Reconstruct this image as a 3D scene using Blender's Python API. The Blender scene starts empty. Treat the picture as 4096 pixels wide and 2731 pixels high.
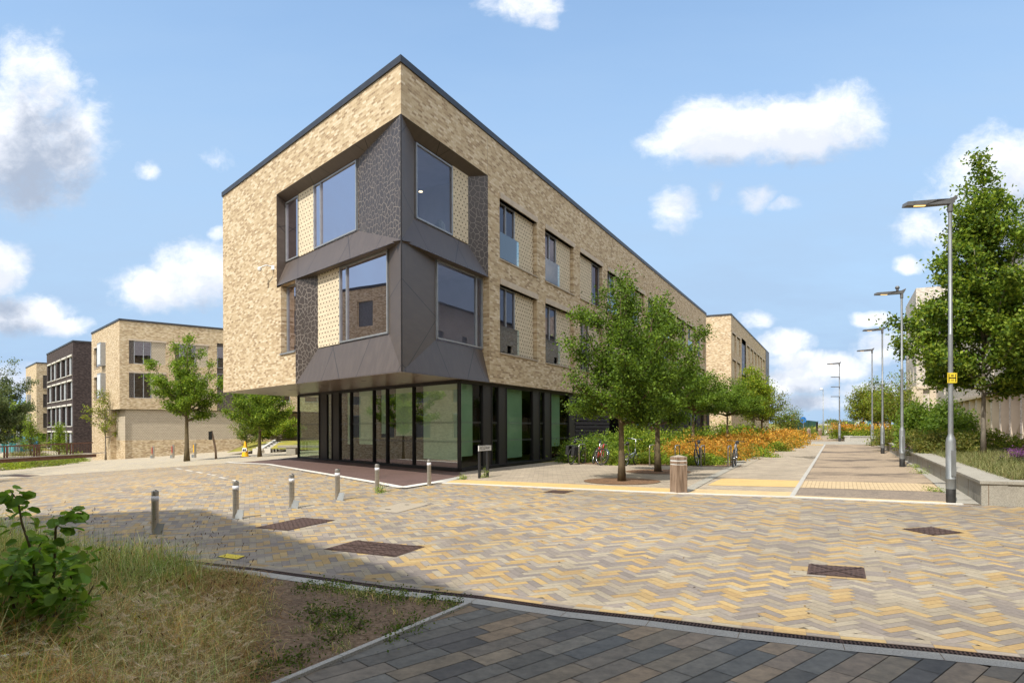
import bpy, bmesh, math, random
import numpy as np
from mathutils import Vector, Matrix
S = bpy.context.scene
COL = S.collection
RND = random.Random(7)
R = math.radians

# ------------------------------------------------------------------ camera
EZ = 1.53; FPX = 2731.0; HY = 1712.0; ROLL = 0.003
cam = bpy.data.cameras.new("camera"); co = bpy.data.objects.new("camera", cam); COL.objects.link(co)
cam.sensor_width = 36; cam.lens = 24.0; cam.shift_y = (HY - 1365.5) / 4096; cam.clip_end = 6000; cam.clip_start = .1
co.location = (0, 0, EZ); co.rotation_euler = Matrix.Rotation(math.pi/2, 3, 'X').to_euler()
co.matrix_world = Matrix.Translation((0, 0, EZ)) @ Matrix.Rotation(ROLL, 4, 'Y') @ Matrix.Rotation(math.pi/2, 4, 'X')
S.camera = co

# ------------------------------------------------------------------ sun, sky, exposure
SUN_EL = R(53); SUN_AZ = R(34)            # light travels towards (sin34, cos34)
sd = Vector((math.sin(SUN_AZ)*math.cos(SUN_EL), math.cos(SUN_AZ)*math.cos(SUN_EL), -math.sin(SUN_EL)))
sl = bpy.data.lights.new("sun", 'SUN'); sl.energy = 3.7; sl.angle = R(0.8); sl.color = (1, .955, .87)
so = bpy.data.objects.new("sun", sl); COL.objects.link(so); so.rotation_euler = sd.to_track_quat('-Z', 'Y').to_euler()
S.view_settings.view_transform = 'Standard'; S.view_settings.look = 'None'
S.view_settings.exposure = 0.62; S.view_settings.gamma = 1.0
W = bpy.data.worlds.new("World"); S.world = W; W.use_nodes = True

class NT:
    """small helper for node trees"""
    def __init__(s, tree): s.t = tree; s.n = tree.nodes; s.l = tree.links
    def new(s, typ, **k):
        n = s.n.new(typ)
        for a, b in k.items(): setattr(n, a, b)
        return n
    def put(s, sock, v):
        if isinstance(v, bpy.types.NodeSocket): s.l.new(v, sock)
        elif v is not None:
            if hasattr(sock.default_value, '__len__') and not hasattr(v, '__len__'): v = (v,)*len(sock.default_value)
            if hasattr(v, '__len__') and len(sock.default_value) == 4 and len(v) == 3: v = (*v, 1)
            sock.default_value = v
    def m(s, op, a, b=None, c=None, clamp=False):
        n = s.new('ShaderNodeMath', operation=op); n.use_clamp = clamp
        for i, v in enumerate((a, b, c)):
            if v is not None: s.put(n.inputs[i], v)
        return n.outputs[0]
    def vm(s, op, a, b=None, out=0):
        n = s.new('ShaderNodeVectorMath', operation=op)
        s.put(n.inputs[0], a)
        if b is not None: s.put(n.inputs[1], b)
        return n.outputs[out]
    def comb(s, x, y, z=0.0):
        n = s.new('ShaderNodeCombineXYZ')
        for i, v in enumerate((x, y, z)): s.put(n.inputs[i], v)
        return n.outputs[0]
    def sep(s, v):
        n = s.new('ShaderNodeSeparateXYZ'); s.put(n.inputs[0], v); return n.outputs
    def mix(s, f, a, b, mode='MIX'):
        n = s.new('ShaderNodeMix', data_type='RGBA', blend_type=mode)
        s.put(n.inputs[0], f); s.put(n.inputs[6], a); s.put(n.inputs[7], b); return n.outputs[2]
    def ramp(s, f, stops, interp='LINEAR'):
        n = s.new('ShaderNodeValToRGB'); n.color_ramp.interpolation = interp
        e = n.color_ramp.elements
        while len(e) < len(stops): e.new(.5)
        for i, (p, c) in enumerate(stops):
            e[i].position = p; e[i].color = (*c, 1) if hasattr(c, '__len__') else (c, c, c, 1)
        s.put(n.inputs[0], f); return n.outputs[0]
    def noise(s, v, scale, detail=3, rough=.55, dist=0.0, out=0):
        n = s.new('ShaderNodeTexNoise'); s.put(n.inputs['Vector'], v)
        n.inputs['Scale'].default_value = scale; n.inputs['Detail'].default_value = detail
        n.inputs['Roughness'].default_value = rough; n.inputs['Distortion'].default_value = dist
        return n.outputs[out]
    def smooth(s, x, a, b):
        n = s.new('ShaderNodeMapRange', interpolation_type='SMOOTHSTEP')
        s.put(n.inputs[0], x); n.inputs[1].default_value = a; n.inputs[2].default_value = b; return n.outputs[0]

def build_world():
    g = bpy.data.node_groups.new("cloud_density", 'ShaderNodeTree')
    g.interface.new_socket("P", in_out='INPUT', socket_type='NodeSocketVector')
    g.interface.new_socket("D", in_out='OUTPUT', socket_type='NodeSocketFloat')
    T = NT(g); gi = T.new('NodeGroupInput'); go = T.new('NodeGroupOutput')
    P = gi.outputs[0]
    # warp coordinates, then a field made of soft cloud bodies (x/y , z/y of the sky direction)
    w = T.vm('SUBTRACT', T.noise(P, 7, 4, .6, out=1), (.5, .5, .5))
    Pw = T.vm('ADD', P, T.vm('MULTIPLY', w, (.07, .055, 0)))
    blobs = [(100,520,290,300,1.0),(240,560,170,230,1.),(120,760,260,80,.75),(20,1050,125,110,.95),(60,1250,190,80,1.),(250,1300,120,40,.7),(620,1150,220,85,.85),(800,1090,190,125,1.),
             (860,640,100,48,.5),(580,675,75,42,.52),(880,915,55,38,.6),(2110,20,170,90,.62),(2190,90,60,60,.45),
             (2700,560,150,70,.62),(2900,540,250,130,.95),(3180,500,290,130,1.0),(3420,490,160,115,.8),(2720,830,100,95,.75),(2850,765,45,50,.6),
             (3000,800,120,60,.72),(3130,840,90,32,.6),(4010,830,250,230,1.1),(3720,900,170,80,.6),(4080,900,200,260,1.),(3640,1065,80,40,.6),
             (3010,1290,95,45,.7),(3120,1375,130,48,.8),(3330,1470,170,52,.85),(3180,1510,190,55,.9),(3560,1400,160,60,.85),(3690,1330,130,60,.8),(3450,1560,170,45,.6),(3250,1600,260,40,.7),(3600,1600,200,45,.75),(2950,1640,250,35,.6),(120,1500,250,70,.75),(560,1330,160,40,.6),(3500,1290,90,35,.55),(3180,1440,110,38,.8),(3000,1560,170,50,.7),
             (1150,-300,300,160,.9),(3300,-500,420,200,.9),(300,-500,300,150,.8),(-700,700,420,260,1.),(-500,1300,500,120,.9),(4900,700,460,240,1.),(4700,1300,500,130,.9)]
    f = None
    for cx, cy, rx, ry, a in blobs:
        rx, ry = rx*1.22, ry*1.25
        c = ((cx-2048)/FPX, (HY-cy)/FPX, 0)
        d = T.vm('MULTIPLY', T.vm('SUBTRACT', Pw, c), (FPX/rx, FPX/ry, 0))
        q = T.m('SUBTRACT', a, T.vm('DOT_PRODUCT', d, d, out=1))
        f = q if f is None else T.m('MAXIMUM', f, q)
    n1 = T.noise(T.vm('MULTIPLY', Pw, (1, 1.35, 1)), 8, 10, .66)
    n = T.m('SUBTRACT', n1, .5)
    f = T.m('ADD', T.m('MAXIMUM', f, -1.2), T.m('MULTIPLY', n, 3.1))
    T.l.new(T.smooth(f, -.15, .95), go.inputs[0])
    T = NT(W.node_tree); T.n.clear()
    sky = T.new('ShaderNodeTexSky', sky_type='NISHITA'); sky.sun_disc = False
    sky.sun_elevation = SUN_EL; sky.sun_rotation = math.pi + SUN_AZ
    sky.altitude = 0; sky.air_density = 1.15; sky.dust_density = 1.2; sky.ozone_density = 1.3
    tc = T.new('ShaderNodeTexCoord').outputs['Generated']
    x, y, z = T.sep(tc)
    ya = T.m('MAXIMUM', T.m('ABSOLUTE', y), .12)
    Pu = T.comb(T.m('DIVIDE', x, ya), T.m('DIVIDE', z, ya), T.m('MULTIPLY', T.m('LESS_THAN', y, 0), 7.0))
    def dens(off):
        gn = T.new('ShaderNodeGroup'); gn.node_tree = g
        T.l.new(T.vm('ADD', Pu, off), gn.inputs[0]); return gn.outputs[0]
    d0 = dens((0, 0, 0)); d1 = dens((-.012, .035, 0)); d2 = dens((-.02, .085, 0))
    shade = T.m('MULTIPLY', T.m('ADD', d1, d2), .5)
    ccol = T.ramp(shade, [(0, (.80, .80, .82)), (.35, (.66, .68, .73)), (1, (.30, .35, .44))])
    # thin veil near the horizon
    veil = T.m('MULTIPLY', T.m('ADD', .10, T.m('MULTIPLY', T.smooth(z, .72, .14), .9)), T.m('ADD', .72, T.m('MULTIPLY', T.noise(T.vm('MULTIPLY', Pu, (2, 7, 1)), 2.2, 5), .5)))
    bg = T.new('ShaderNodeBackground'); T.l.new(T.mix(1, sky.outputs[0], (.88, 1.02, 1.08), 'MULTIPLY'), bg.inputs[0]); bg.inputs[1].default_value = .15
    vb = T.new('ShaderNodeBackground'); T.put(vb.inputs[0], (.315, .445, .62)); vb.inputs[1].default_value = .95
    cb = T.new('ShaderNodeBackground'); T.l.new(ccol, cb.inputs[0]); cb.inputs[1].default_value = 1.0
    m0 = T.new('ShaderNodeMixShader'); T.l.new(T.m('MULTIPLY', veil, 1.0, clamp=True), m0.inputs[0]); T.l.new(bg.outputs[0], m0.inputs[1]); T.l.new(vb.outputs[0], m0.inputs[2])
    m1 = T.new('ShaderNodeMixShader'); T.l.new(T.m('MULTIPLY', d0, .96), m1.inputs[0])
    T.l.new(m0.outputs[0], m1.inputs[1]); T.l.new(cb.outputs[0], m1.inputs[2])
    # unseen bright broken cloud overhead and behind the viewpoint, added to fill shade
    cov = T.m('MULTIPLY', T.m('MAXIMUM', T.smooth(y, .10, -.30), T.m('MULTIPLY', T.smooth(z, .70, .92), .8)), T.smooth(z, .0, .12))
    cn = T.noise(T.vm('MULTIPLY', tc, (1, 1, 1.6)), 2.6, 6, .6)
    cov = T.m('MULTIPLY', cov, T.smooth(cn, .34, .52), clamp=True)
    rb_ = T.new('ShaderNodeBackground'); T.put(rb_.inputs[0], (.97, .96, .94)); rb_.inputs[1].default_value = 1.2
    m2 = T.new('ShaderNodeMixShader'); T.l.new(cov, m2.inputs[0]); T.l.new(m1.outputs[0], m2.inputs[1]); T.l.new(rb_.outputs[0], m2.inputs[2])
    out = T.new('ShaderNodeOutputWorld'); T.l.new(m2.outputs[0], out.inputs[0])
build_world()

# ------------------------------------------------------------------ rays and ground
def ray(px, py):
    u = (px-2048)/FPX; v = (HY-py)/FPX; c, s = math.cos(ROLL), math.sin(ROLL)
    return Vector((c*u - s*v, 1.0, s*u + c*v))
def zg(x, y):
    z = -.022*(19-y) if y < 19 else .0095*(min(y, 110)-19)
    return z - .065*min(max(0, -x-10), 35)
def G(px, py, dz=0.0):
    """where the line of sight through that spot of the photograph meets the ground"""
    d = ray(px, py); lo, hi = 1.0, 400.0
    for _ in range(50):
        m = (lo+hi)/2
        if EZ + d.z*m > zg(d.x*m, m) + dz: lo = m
        else: hi = m
    return Vector((d.x*lo, lo, EZ + d.z*lo))
def W3(px, py, Y): r_ = ray(px, py); return Vector((r_.x*Y, Y, EZ + r_.z*Y))
def px_x(px): return (px-2048)/FPX

# ------------------------------------------------------------------ mesh builder
class MB:
    def __init__(s): s.v = []; s.f = []; s.mi = []; s.uv = []; s.col = []; s.has_uv = False; s.has_col = False
    def face(s, pts, mi=0, uv=None, col=None):
        b = len(s.v); s.v += [tuple(p) for p in pts]; s.f.append(list(range(b, b+len(pts)))); s.mi.append(mi)
        s.uv.append(uv or [(0, 0)]*len(pts)); s.has_uv |= uv is not None
        s.col.append(col or (1, 1, 1)); s.has_col |= col is not None
    def box(s, c, d, rz=0.0, mi=0, M=None, uvm=False):
        hx, hy, hz = d[0]/2, d[1]/2, d[2]/2; cz, sz = math.cos(rz), math.sin(rz)
        P = []
        for z in (-hz, hz):
            for x, y in ((-hx, -hy), (hx, -hy), (hx, hy), (-hx, hy)):
                p = Vector((c[0]+x*cz-y*sz, c[1]+x*sz+y*cz, c[2]+z)); P.append(M @ p if M else p)
        L = [(0,3,2,1), (4,5,6,7), (0,1,5,4), (1,2,6,5), (2,3,7,6), (3,0,4,7)]
        for i, q in enumerate(L):
            uv = None
            if uvm:
                a, b = ((d[0], d[1]), (d[0], d[1]), (d[0], d[2]), (d[1], d[2]), (d[0], d[2]), (d[1], d[2]))[i]
                uv = [(0, 0), (a, 0), (a, b), (0, b)]
            s.face([P[k] for k in q], mi, uv)
    def tube(s, pts, rad, n=8, mi=0, caps=True):
        pts = [Vector(p) for p in pts]
        if not hasattr(rad, '__len__'): rad = [rad]*len(pts)
        base = len(s.v); up = None
        for i, p in enumerate(pts):
            t = (pts[min(i+1, len(pts)-1)] - pts[max(i-1, 0)]).normalized()
            if up is None: up = t.orthogonal().normalized()
            up = (up - t*up.dot(t)); up = up.normalized() if up.length > 1e-6 else t.orthogonal().normalized()
            w = t.cross(up)
            for k in range(n):
                a = 2*math.pi*k/n; s.v.append(tuple(p + (up*math.cos(a) + w*math.sin(a))*rad[i]))
        def add(q): s.f.append(q); s.mi.append(mi); s.uv.append([(0, 0)]*len(q)); s.col.append((1, 1, 1))
        for i in range(len(pts)-1):
            for k in range(n):
                k2 = (k+1) % n; add([base+i*n+k, base+i*n+k2, base+(i+1)*n+k2, base+(i+1)*n+k])
        if caps:
            add([base+k for k in reversed(range(n))]); add([base+(len(pts)-1)*n+k for k in range(n)])
    def lathe(s, prof, c=(0, 0, 0), n=20, mi=0):
        s.tube([(c[0], c[1], c[2]+z) for r, z in prof], [max(r, 1e-4) for r, z in prof], n, mi)
    def prism(s, poly, z0, z1, mi=0):
        s.face([(x, y, z1) for x, y in poly], mi); s.face([(x, y, z0) for x, y in reversed(poly)], mi)
        for i in range(len(poly)):
            a, b = poly[i], poly[(i+1) % len(poly)]
            s.face([(a[0], a[1], z0), (b[0], b[1], z0), (b[0], b[1], z1), (a[0], a[1], z1)], mi)
    def torus(s, c, R0, r0, M=None, N=28, n=8, mi=0, ax='X'):
        base = len(s.v)
        for i in range(N):
            a = 2*math.pi*i/N
            for k in range(n):
                b = 2*math.pi*k/n; rr = R0 + r0*math.cos(b)
                p = Vector((r0*math.sin(b), rr*math.cos(a), rr*math.sin(a))) + Vector(c)
                s.v.append(tuple(M @ p if M else p))
        for i in range(N):
            for k in range(n):
                i2, k2 = (i+1) % N, (k+1) % n
                s.f.append([base+i*n+k, base+i2*n+k, base+i2*n+k2, base+i*n+k2]); s.mi.append(mi); s.uv.append([(0, 0)]*4); s.col.append((1, 1, 1))
    def build(s, name, mat, parent=None, smooth=False, world=True, bevel=0, merge=True):
        me = bpy.data.meshes.new(name)
        off = Vector((0, 0, 0))
        if parent is not None and world:
            q = parent
            while q: off = off + q.location; q = q.parent
        me.from_pydata([(v[0]-off.x, v[1]-off.y, v[2]-off.z) for v in s.v], [], s.f)
        for m in (mat if isinstance(mat, (list, tuple)) else [mat]): me.materials.append(m)
        me.polygons.foreach_set('material_index', s.mi)
        if s.has_uv:
            u = me.uv_layers.new(name='UVMap'); u.data.foreach_set('uv', [c for f in s.uv for p in f for c in p])
        if s.has_col:
            a = me.attributes.new('Col', 'FLOAT_COLOR', 'FACE'); a.data.foreach_set('color', [c for f in s.col for c in (*f, 1)])
        if smooth is True: me.polygons.foreach_set('use_smooth', [True]*len(s.f))
        me.update()
        if smooth == 'auto':
            me.polygons.foreach_set('use_smooth', [True]*len(s.f)); me.set_sharp_from_angle(angle=R(40))
        o = bpy.data.objects.new(name, me); COL.objects.link(o)
        if parent is not None: o.parent = parent
        if bevel:
            b = o.modifiers.new('bevel', 'BEVEL'); b.width = bevel; b.segments = 2; b.limit_method = 'ANGLE'
            bm = bmesh.new(); bm.from_mesh(me); bmesh.ops.remove_doubles(bm, verts=bm.verts, dist=1e-5); bm.to_mesh(me); bm.free()
        return o

def tag(o, label, cat, group=None, kind=None):
    o['label'] = label; o['category'] = cat
    if group: o['group'] = group
    if kind: o['kind'] = kind
    return o
def thing(name, label, cat, loc=(0, 0, 0), rz=0.0, group=None):
    o = bpy.data.objects.new(name, None); COL.objects.link(o); o.empty_display_size = .2
    o.location = loc; o.rotation_euler = (0, 0, rz); return tag(o, label, cat, group)
def struct(o, label=None):
    o['kind'] = 'structure'
    if label: o['label'] = label
    return o
def kids(o): return [c for c in bpy.data.objects if c.parent == o]
def dup(root, loc, rz=0.0, label=None, scale=1.0):
    r = root.copy(); COL.objects.link(r); r.location = loc; r.rotation_euler = (0, 0, rz); r.scale = (scale,)*3
    if label: r['label'] = label
    for c in kids(root):
        k = c.copy(); COL.objects.link(k); k.parent = r
        for d in kids(c):
            e = d.copy(); COL.objects.link(e); e.parent = k
    return r

# ------------------------------------------------------------------ materials
def mat(name, col=(.5, .5, .5), rough=.6, metal=0.0, fn=None, spec=.5):
    m = bpy.data.materials.new(name); m.use_nodes = True; T = NT(m.node_tree)
    b = T.n['Principled BSDF']; b.inputs['Base Color'].default_value = (*col, 1)
    b.inputs['Roughness'].default_value = rough; b.inputs['Metallic'].default_value = metal
    b.inputs['Specular IOR Level'].default_value = spec
    if fn: fn(T, b)
    return m
def bump(T, b, h, strength=.3, dist=.01):
    n = T.new('ShaderNodeBump'); n.inputs['Strength'].default_value = strength; n.inputs['Distance'].default_value = dist
    T.l.new(h, n.inputs['Height']); T.l.new(n.outputs[0], b.inputs['Normal'])
def wcoord(T): return T.new('ShaderNodeNewGeometry').outputs['Position']
def varied(name, c1, c2, scale=3, rough=.7, metal=0., bs=0, stretch=(1, 1, 1), spec=.5, detail=5):
    def fn(T, b):
        p = T.vm('MULTIPLY', wcoord(T), stretch); n = T.noise(p, scale, detail, .6)
        T.l.new(T.mix(T.smooth(n, .3, .7), c1, c2), b.inputs['Base Color'])
        if bs: bump(T, b, T.noise(p, scale*4, 4), bs, .01)
    return mat(name, rough=rough, metal=metal, fn=fn, spec=spec)

def brick_mat(name, stops, mortar, bw=.225, bh=.075, mw=.011, rough=.85, bs=.28, lock=None):
    def fn(T, b):
        uv = T.new('ShaderNodeUVMap').outputs[0]; u, v, _ = T.sep(uv)
        r = T.m('DIVIDE', v, bh); row = T.m('FLOOR', r)
        c = T.m('ADD', T.m('DIVIDE', u, bw), T.m('MULTIPLY', T.m('MODULO', T.m('ABSOLUTE', row), 2), .5)); colm = T.m('FLOOR', c)
        wn = T.new('ShaderNodeTexWhiteNoise', noise_dimensions='2D'); T.l.new(T.comb(colm, row), wn.inputs['Vector'])
        fr = T.m('SUBTRACT', r, row); fc = T.m('SUBTRACT', c, colm)
        mm = T.m('MINIMUM', T.m('MULTIPLY', T.m('MINIMUM', fr, T.m('SUBTRACT', 1, fr)), bh), T.m('MULTIPLY', T.m('MINIMUM', fc, T.m('SUBTRACT', 1, fc)), bw))
        edge = T.noise(T.comb(u, v), 30, 2)
        mask = T.smooth(T.m('ADD', mm, T.m('MULTIPLY', T.m('SUBTRACT', edge, .5), .006)), mw*.35, mw*.65)
        big = T.noise(T.comb(u, v), .9, 3)
        fine = T.noise(T.comb(u, T.m('MULTIPLY', v, 1.6)), 14, 4, .7)
        val = T.m('ADD', T.m('MULTIPLY', wn.outputs[0], .58), T.m('ADD', T.m('MULTIPLY', fine, .42), T.m('MULTIPLY', T.m('SUBTRACT', big, .5), .22)))
        val = T.m('SUBTRACT', val, .0)
        colr = T.ramp(val, stops)
        strk = T.noise(T.comb(T.m('MULTIPLY', u, 2.2), T.m('MULTIPLY', v, .16)), 1.4, 5, .65)   # rain streaks and weathering
        colr = T.mix(T.m('MULTIPLY', T.smooth(strk, .52, .8), .30), colr, mortar)
        colr = T.mix(T.m('MULTIPLY', T.smooth(strk, .46, .22), .35), colr, tuple(c*.55 for c in stops[1][1]))
        T.l.new(T.mix(mask, mortar, colr), b.inputs['Base Color'])
        bump(T, b, T.m('ADD', T.m('MULTIPLY', mask, .8), T.m('ADD', T.m('MULTIPLY', fine, .7), T.m('MULTIPLY', wn.outputs[0], .5))), bs, .012)
    return mat(name, rough=rough, fn=fn, spec=.2)
BUFF = [(.10, (.19, .13, .075)), (.26, (.33, .235, .14)), (.42, (.45, .34, .205)), (.62, (.53, .42, .27)), (.84, (.66, .56, .41)), (1, (.80, .72, .58))]
M = {}
M['buff'] = brick_mat('buff_brick', BUFF, (.47, .38, .26))
M['buff_far'] = brick_mat('pale_buff_brick', [(p, (c[0]*1.04, c[1]*1.03, c[2]*1.05)) for p, c in BUFF], (.42, .34, .24))
M['brown'] = brick_mat('dark_brown_brick', [(.1, (.025, .018, .017)), (.5, (.06, .043, .04)), (.9, (.105, .078, .072))], (.045, .038, .036))
M['whitebrick'] = brick_mat('pale_grey_brick', [(.1, (.30, .25, .20)), (.5, (.50, .44, .37)), (.9, (.68, .63, .57))], (.5, .46, .4))
def perf_fn(T, b, cream=(.66, .56, .40), lin=(.5, .42, .3), amt=1.0, cw=.225):
    uv = T.new('ShaderNodeUVMap').outputs[0]; u, v, _ = T.sep(uv)
    r = T.m('DIVIDE', v, .075); row = T.m('FLOOR', r); fr = T.m('SUBTRACT', r, row)
    odd = T.m('MODULO', T.m('ABSOLUTE', row), 2)
    half = T.m('MODULO', T.m('FLOOR', T.m('DIVIDE', T.m('ABSOLUTE', row), 2)), 2)
    c = T.m('ADD', T.m('DIVIDE', u, cw), T.m('MULTIPLY', half, .5)); fc = T.m('FRACT', c)
    hole = T.m('MULTIPLY', T.m('MULTIPLY', T.m('LESS_THAN', fc, .32), T.m('LESS_THAN', T.m('ABSOLUTE', T.m('SUBTRACT', fr, .5)), .26)), odd)
    joint = T.m('LESS_THAN', T.m('MINIMUM', fr, T.m('SUBTRACT', 1, fr)), .07)
    wn = T.new('ShaderNodeTexWhiteNoise', noise_dimensions='2D'); T.l.new(T.comb(T.m('FLOOR', c), row), wn.inputs['Vector'])
    base = T.mix(wn.outputs[0], tuple(x*.86 for x in cream), cream)
    base = T.mix(joint, base, lin); base = T.mix(T.m('MULTIPLY', hole, amt), base, (.07, .05, .035))
    T.l.new(base, b.inputs['Base Color'])
    bump(T, b, T.m('SUBTRACT', 1, T.m('MAXIMUM', hole, T.m('MULTIPLY', joint, .4))), .8, .03)
M['perf'] = mat('pierced_cream_brick', rough=.8, fn=perf_fn, spec=.2)
M['basket'] = mat('basket_weave_brick', rough=.85, fn=lambda T, b: perf_fn(T, b, (.50, .43, .33), (.36, .30, .22), .55), spec=.2)
def patt(base, line, cell=5.2):
    def fn(T, b):
        uv = T.new('ShaderNodeUVMap').outputs[0]
        w = T.vm('ADD', uv, T.vm('MULTIPLY', T.noise(uv, 1.6, 2, out=1), (.25, .25, 0)))
        v = T.new('ShaderNodeTexVoronoi', feature='DISTANCE_TO_EDGE', voronoi_dimensions='2D'); v.inputs['Scale'].default_value = cell
        T.l.new(w, v.inputs['Vector'])
        wide = T.m('MULTIPLY', T.noise(uv, 1.1, 2), .09)
        l = T.m('SUBTRACT', 1, T.smooth(T.m('SUBTRACT', v.outputs[0], T.m('SUBTRACT', wide, .02)), .0, .045))
        u, vv, _ = T.sep(uv)
        j = T.m('LESS_THAN', T.m('ABSOLUTE', T.m('SUBTRACT', T.m('FRACT', T.m('ADD', T.m('MULTIPLY', vv, .52), T.m('MULTIPLY', u, .17))), .5)), .004)
        c = T.mix(l, base, line); c = T.mix(j, c, (.01, .01, .01))
        T.l.new(c, b.inputs['Base Color'])
        T.l.new(T.mix(l, (.42,)*3, (.6,)*3), b.inputs['Roughness'])
    return fn
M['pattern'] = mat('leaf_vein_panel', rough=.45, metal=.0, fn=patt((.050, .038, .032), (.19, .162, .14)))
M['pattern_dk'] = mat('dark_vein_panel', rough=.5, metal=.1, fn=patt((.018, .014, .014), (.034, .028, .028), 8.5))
def clad_fn(T, b):
    uv = T.new('ShaderNodeUVMap').outputs[0]
    u, v, _ = T.sep(uv)
    j1 = T.m('LESS_THAN', T.m('ABSOLUTE', T.m('SUBTRACT', T.m('FRACT', T.m('ADD', T.m('MULTIPLY', u, .40), T.m('MULTIPLY', v, .13))), .5)), .005)
    j2 = T.m('LESS_THAN', T.m('ABSOLUTE', T.m('SUBTRACT', T.m('FRACT', T.m('ADD', T.m('MULTIPLY', u, .25), T.m('MULTIPLY', v, -.21))), .3)), .004)
    n = T.noise(T.vm('MULTIPLY', uv, (3, .7, 1)), 2.2, 5)
    c = T.mix(T.smooth(n, .35, .75), (.088, .068, .056), (.108, .085, .071))
    T.l.new(T.mix(T.m('MAXIMUM', j1, j2), c, (.015, .012, .012)), b.inputs['Base Color'])
    T.l.new(T.mix(n, (.38,)*3, (.5,)*3), b.inputs['Roughness'])
M['clad'] = mat('bronze_cladding', rough=.45, metal=.12, fn=clad_fn)
M['coping'] = varied('grey_coping_metal', (.045, .045, .048), (.06, .06, .064), 2, .45, .5)
M['black'] = varied('black_frame_metal', (.012, .010, .010), (.02, .017, .017), 4, .5, .3)
M['frame'] = varied('grey_window_frame', (.30, .31, .32), (.36, .37, .38), 4, .45, .5)
M['lintel'] = varied('cast_stone', (.44, .36, .27), (.52, .44, .34), 2.5, .85, bs=.1)
M['sill'] = varied('sill_stone', (.33, .27, .20), (.42, .35, .27), 3, .85)
def soffit_fn(T, b):
    uv = T.new('ShaderNodeUVMap').outputs[0]; u, v, _ = T.sep(uv)
    j = T.m('LESS_THAN', T.m('FRACT', T.m('MULTIPLY', v, 6.5)), .1)
    n = T.noise(T.vm('MULTIPLY', uv, (.6, 8, 1)), 2, 4)
    T.l.new(T.mix(j, T.mix(n, (.17, .125, .09), (.26, .20, .15)), (.06, .045, .03)), b.inputs['Base Color'])
M['soffit'] = mat('slatted_soffit', rough=.32, fn=soffit_fn)
def ribbed(T, b):
    p = wcoord(T); n = T.noise(T.vm('MULTIPLY', p, (1, 1, 3)), 9, 5, .7)
    T.l.new(T.ramp(n, [(.3, (.018, .014, .013)), (.7, (.055, .045, .042))]), b.inputs['Base Color'])
    bump(T, b, n, .5, .01)
M['darkbrick'] = mat('charcoal_brick_rib', rough=.75, fn=ribbed, spec=.3)

def glass_mat(name, tint=(.8, .9, .85), refl=.12, boost=1.0, rough=0.0, rc=(1, 1, 1)):
    m = bpy.data.materials.new(name); m.use_nodes = True; T = NT(m.node_tree); T.n.clear()
    o = T.new('ShaderNodeOutputMaterial'); tr = T.new('ShaderNodeBsdfTransparent'); gl = T.new('ShaderNodeBsdfGlossy')
    T.put(tr.inputs[0], tint); gl.inputs['Roughness'].default_value = rough; T.put(gl.inputs[0], rc)
    p = wcoord(T); bn = T.new('ShaderNodeBump'); bn.inputs['Strength'].default_value = .02; bn.inputs['Distance'].default_value = .02
    T.l.new(T.noise(p, .9, 1), bn.inputs['Height']); T.l.new(bn.outputs[0], gl.inputs['Normal'])
    f = T.new('ShaderNodeFresnel'); f.inputs[0].default_value = 1.5
    k = T.m('ADD', T.m('MULTIPLY', f.outputs[0], boost), refl, clamp=True)
    ms = T.new('ShaderNodeMixShader'); T.l.new(k, ms.inputs[0]); T.l.new(tr.outputs[0], ms.inputs[1]); T.l.new(gl.outputs[0], ms.inputs[2])
    T.l.new(ms.outputs[0], o.inputs[0]); return m
M['glass'] = glass_mat('window_glass', (.74, .80, .82), .13, .85, rc=(.60, .55, .60))
M['shopglass'] = glass_mat('green_tinted_glass', (.72, .84, .72), .0, .36)
M['balglass'] = glass_mat('balustrade_glass', (.70, .86, .86), .12, 1.0)
M['blind'] = varied('pale_roller_blind', (.66, .74, .62), (.72, .80, .68), 2, .9)
M['blind_dk'] = varied('sage_blind', (.24, .33, .25), (.30, .40, .31), .8, .9)
M['curtain'] = varied('grey_curtain', (.42, .44, .44), (.6, .62, .62), 5, .9, stretch=(6, 6, .2))
M['room'] = varied('dim_room_wall', (.52, .51, .60), (.60, .58, .68), 1, .9)
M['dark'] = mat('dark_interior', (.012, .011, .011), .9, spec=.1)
M['concrete'] = varied('interior_concrete', (.18, .18, .17), (.24, .24, .22), 3, .9)
def speck(name, c1, c2, c3, scale=60, big=.6, rough=.85, bs=.15, lo=.48, hi=.8, sy=1.0):
    def fn(T, b):
        p = wcoord(T); n = T.noise(p, scale, 2, .7); g = T.noise(T.vm('MULTIPLY', p, (1, sy, 1)), big, 6, .7)
        c = T.mix(T.smooth(n, .35, .65), c1, c2); T.l.new(T.mix(T.smooth(g, lo, hi), c, c3), b.inputs['Base Color'])
        bump(T, b, n, bs, .01)
    return mat(name, rough=rough, fn=fn, spec=.25)
M['granite'] = speck('silver_granite', (.30, .285, .25), (.46, .44, .40), (.30, .28, .25), 90, 1.2)
M['granite_dk'] = speck('weathered_granite', (.24, .22, .18), (.37, .345, .29), (.17, .15, .12), 70, 1.5)
M['kerbwhite'] = speck('pale_kerb_stone', (.50, .47, .41), (.62, .59, .53), (.42, .38, .32), 60, 1.0)
M['palestone'] = speck('buff_stone', (.28, .235, .175), (.35, .30, .225), (.22, .185, .14), 40, 1.0)
M['aggregate'] = speck('exposed_aggregate', (.235, .175, .118), (.37, .288, .198), (.085, .065, .052), 26, .33, lo=.46, hi=.66, sy=1.5)
M['aggregate_dk'] = speck('worn_dark_aggregate', (.15, .12, .095), (.27, .215, .16), (.09, .075, .065), 26, 2.0)
M['brownstrip'] = speck('brown_resin_gravel', (.075, .045, .038), (.15, .095, .08), (.06, .04, .034), 60, .9)
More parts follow.
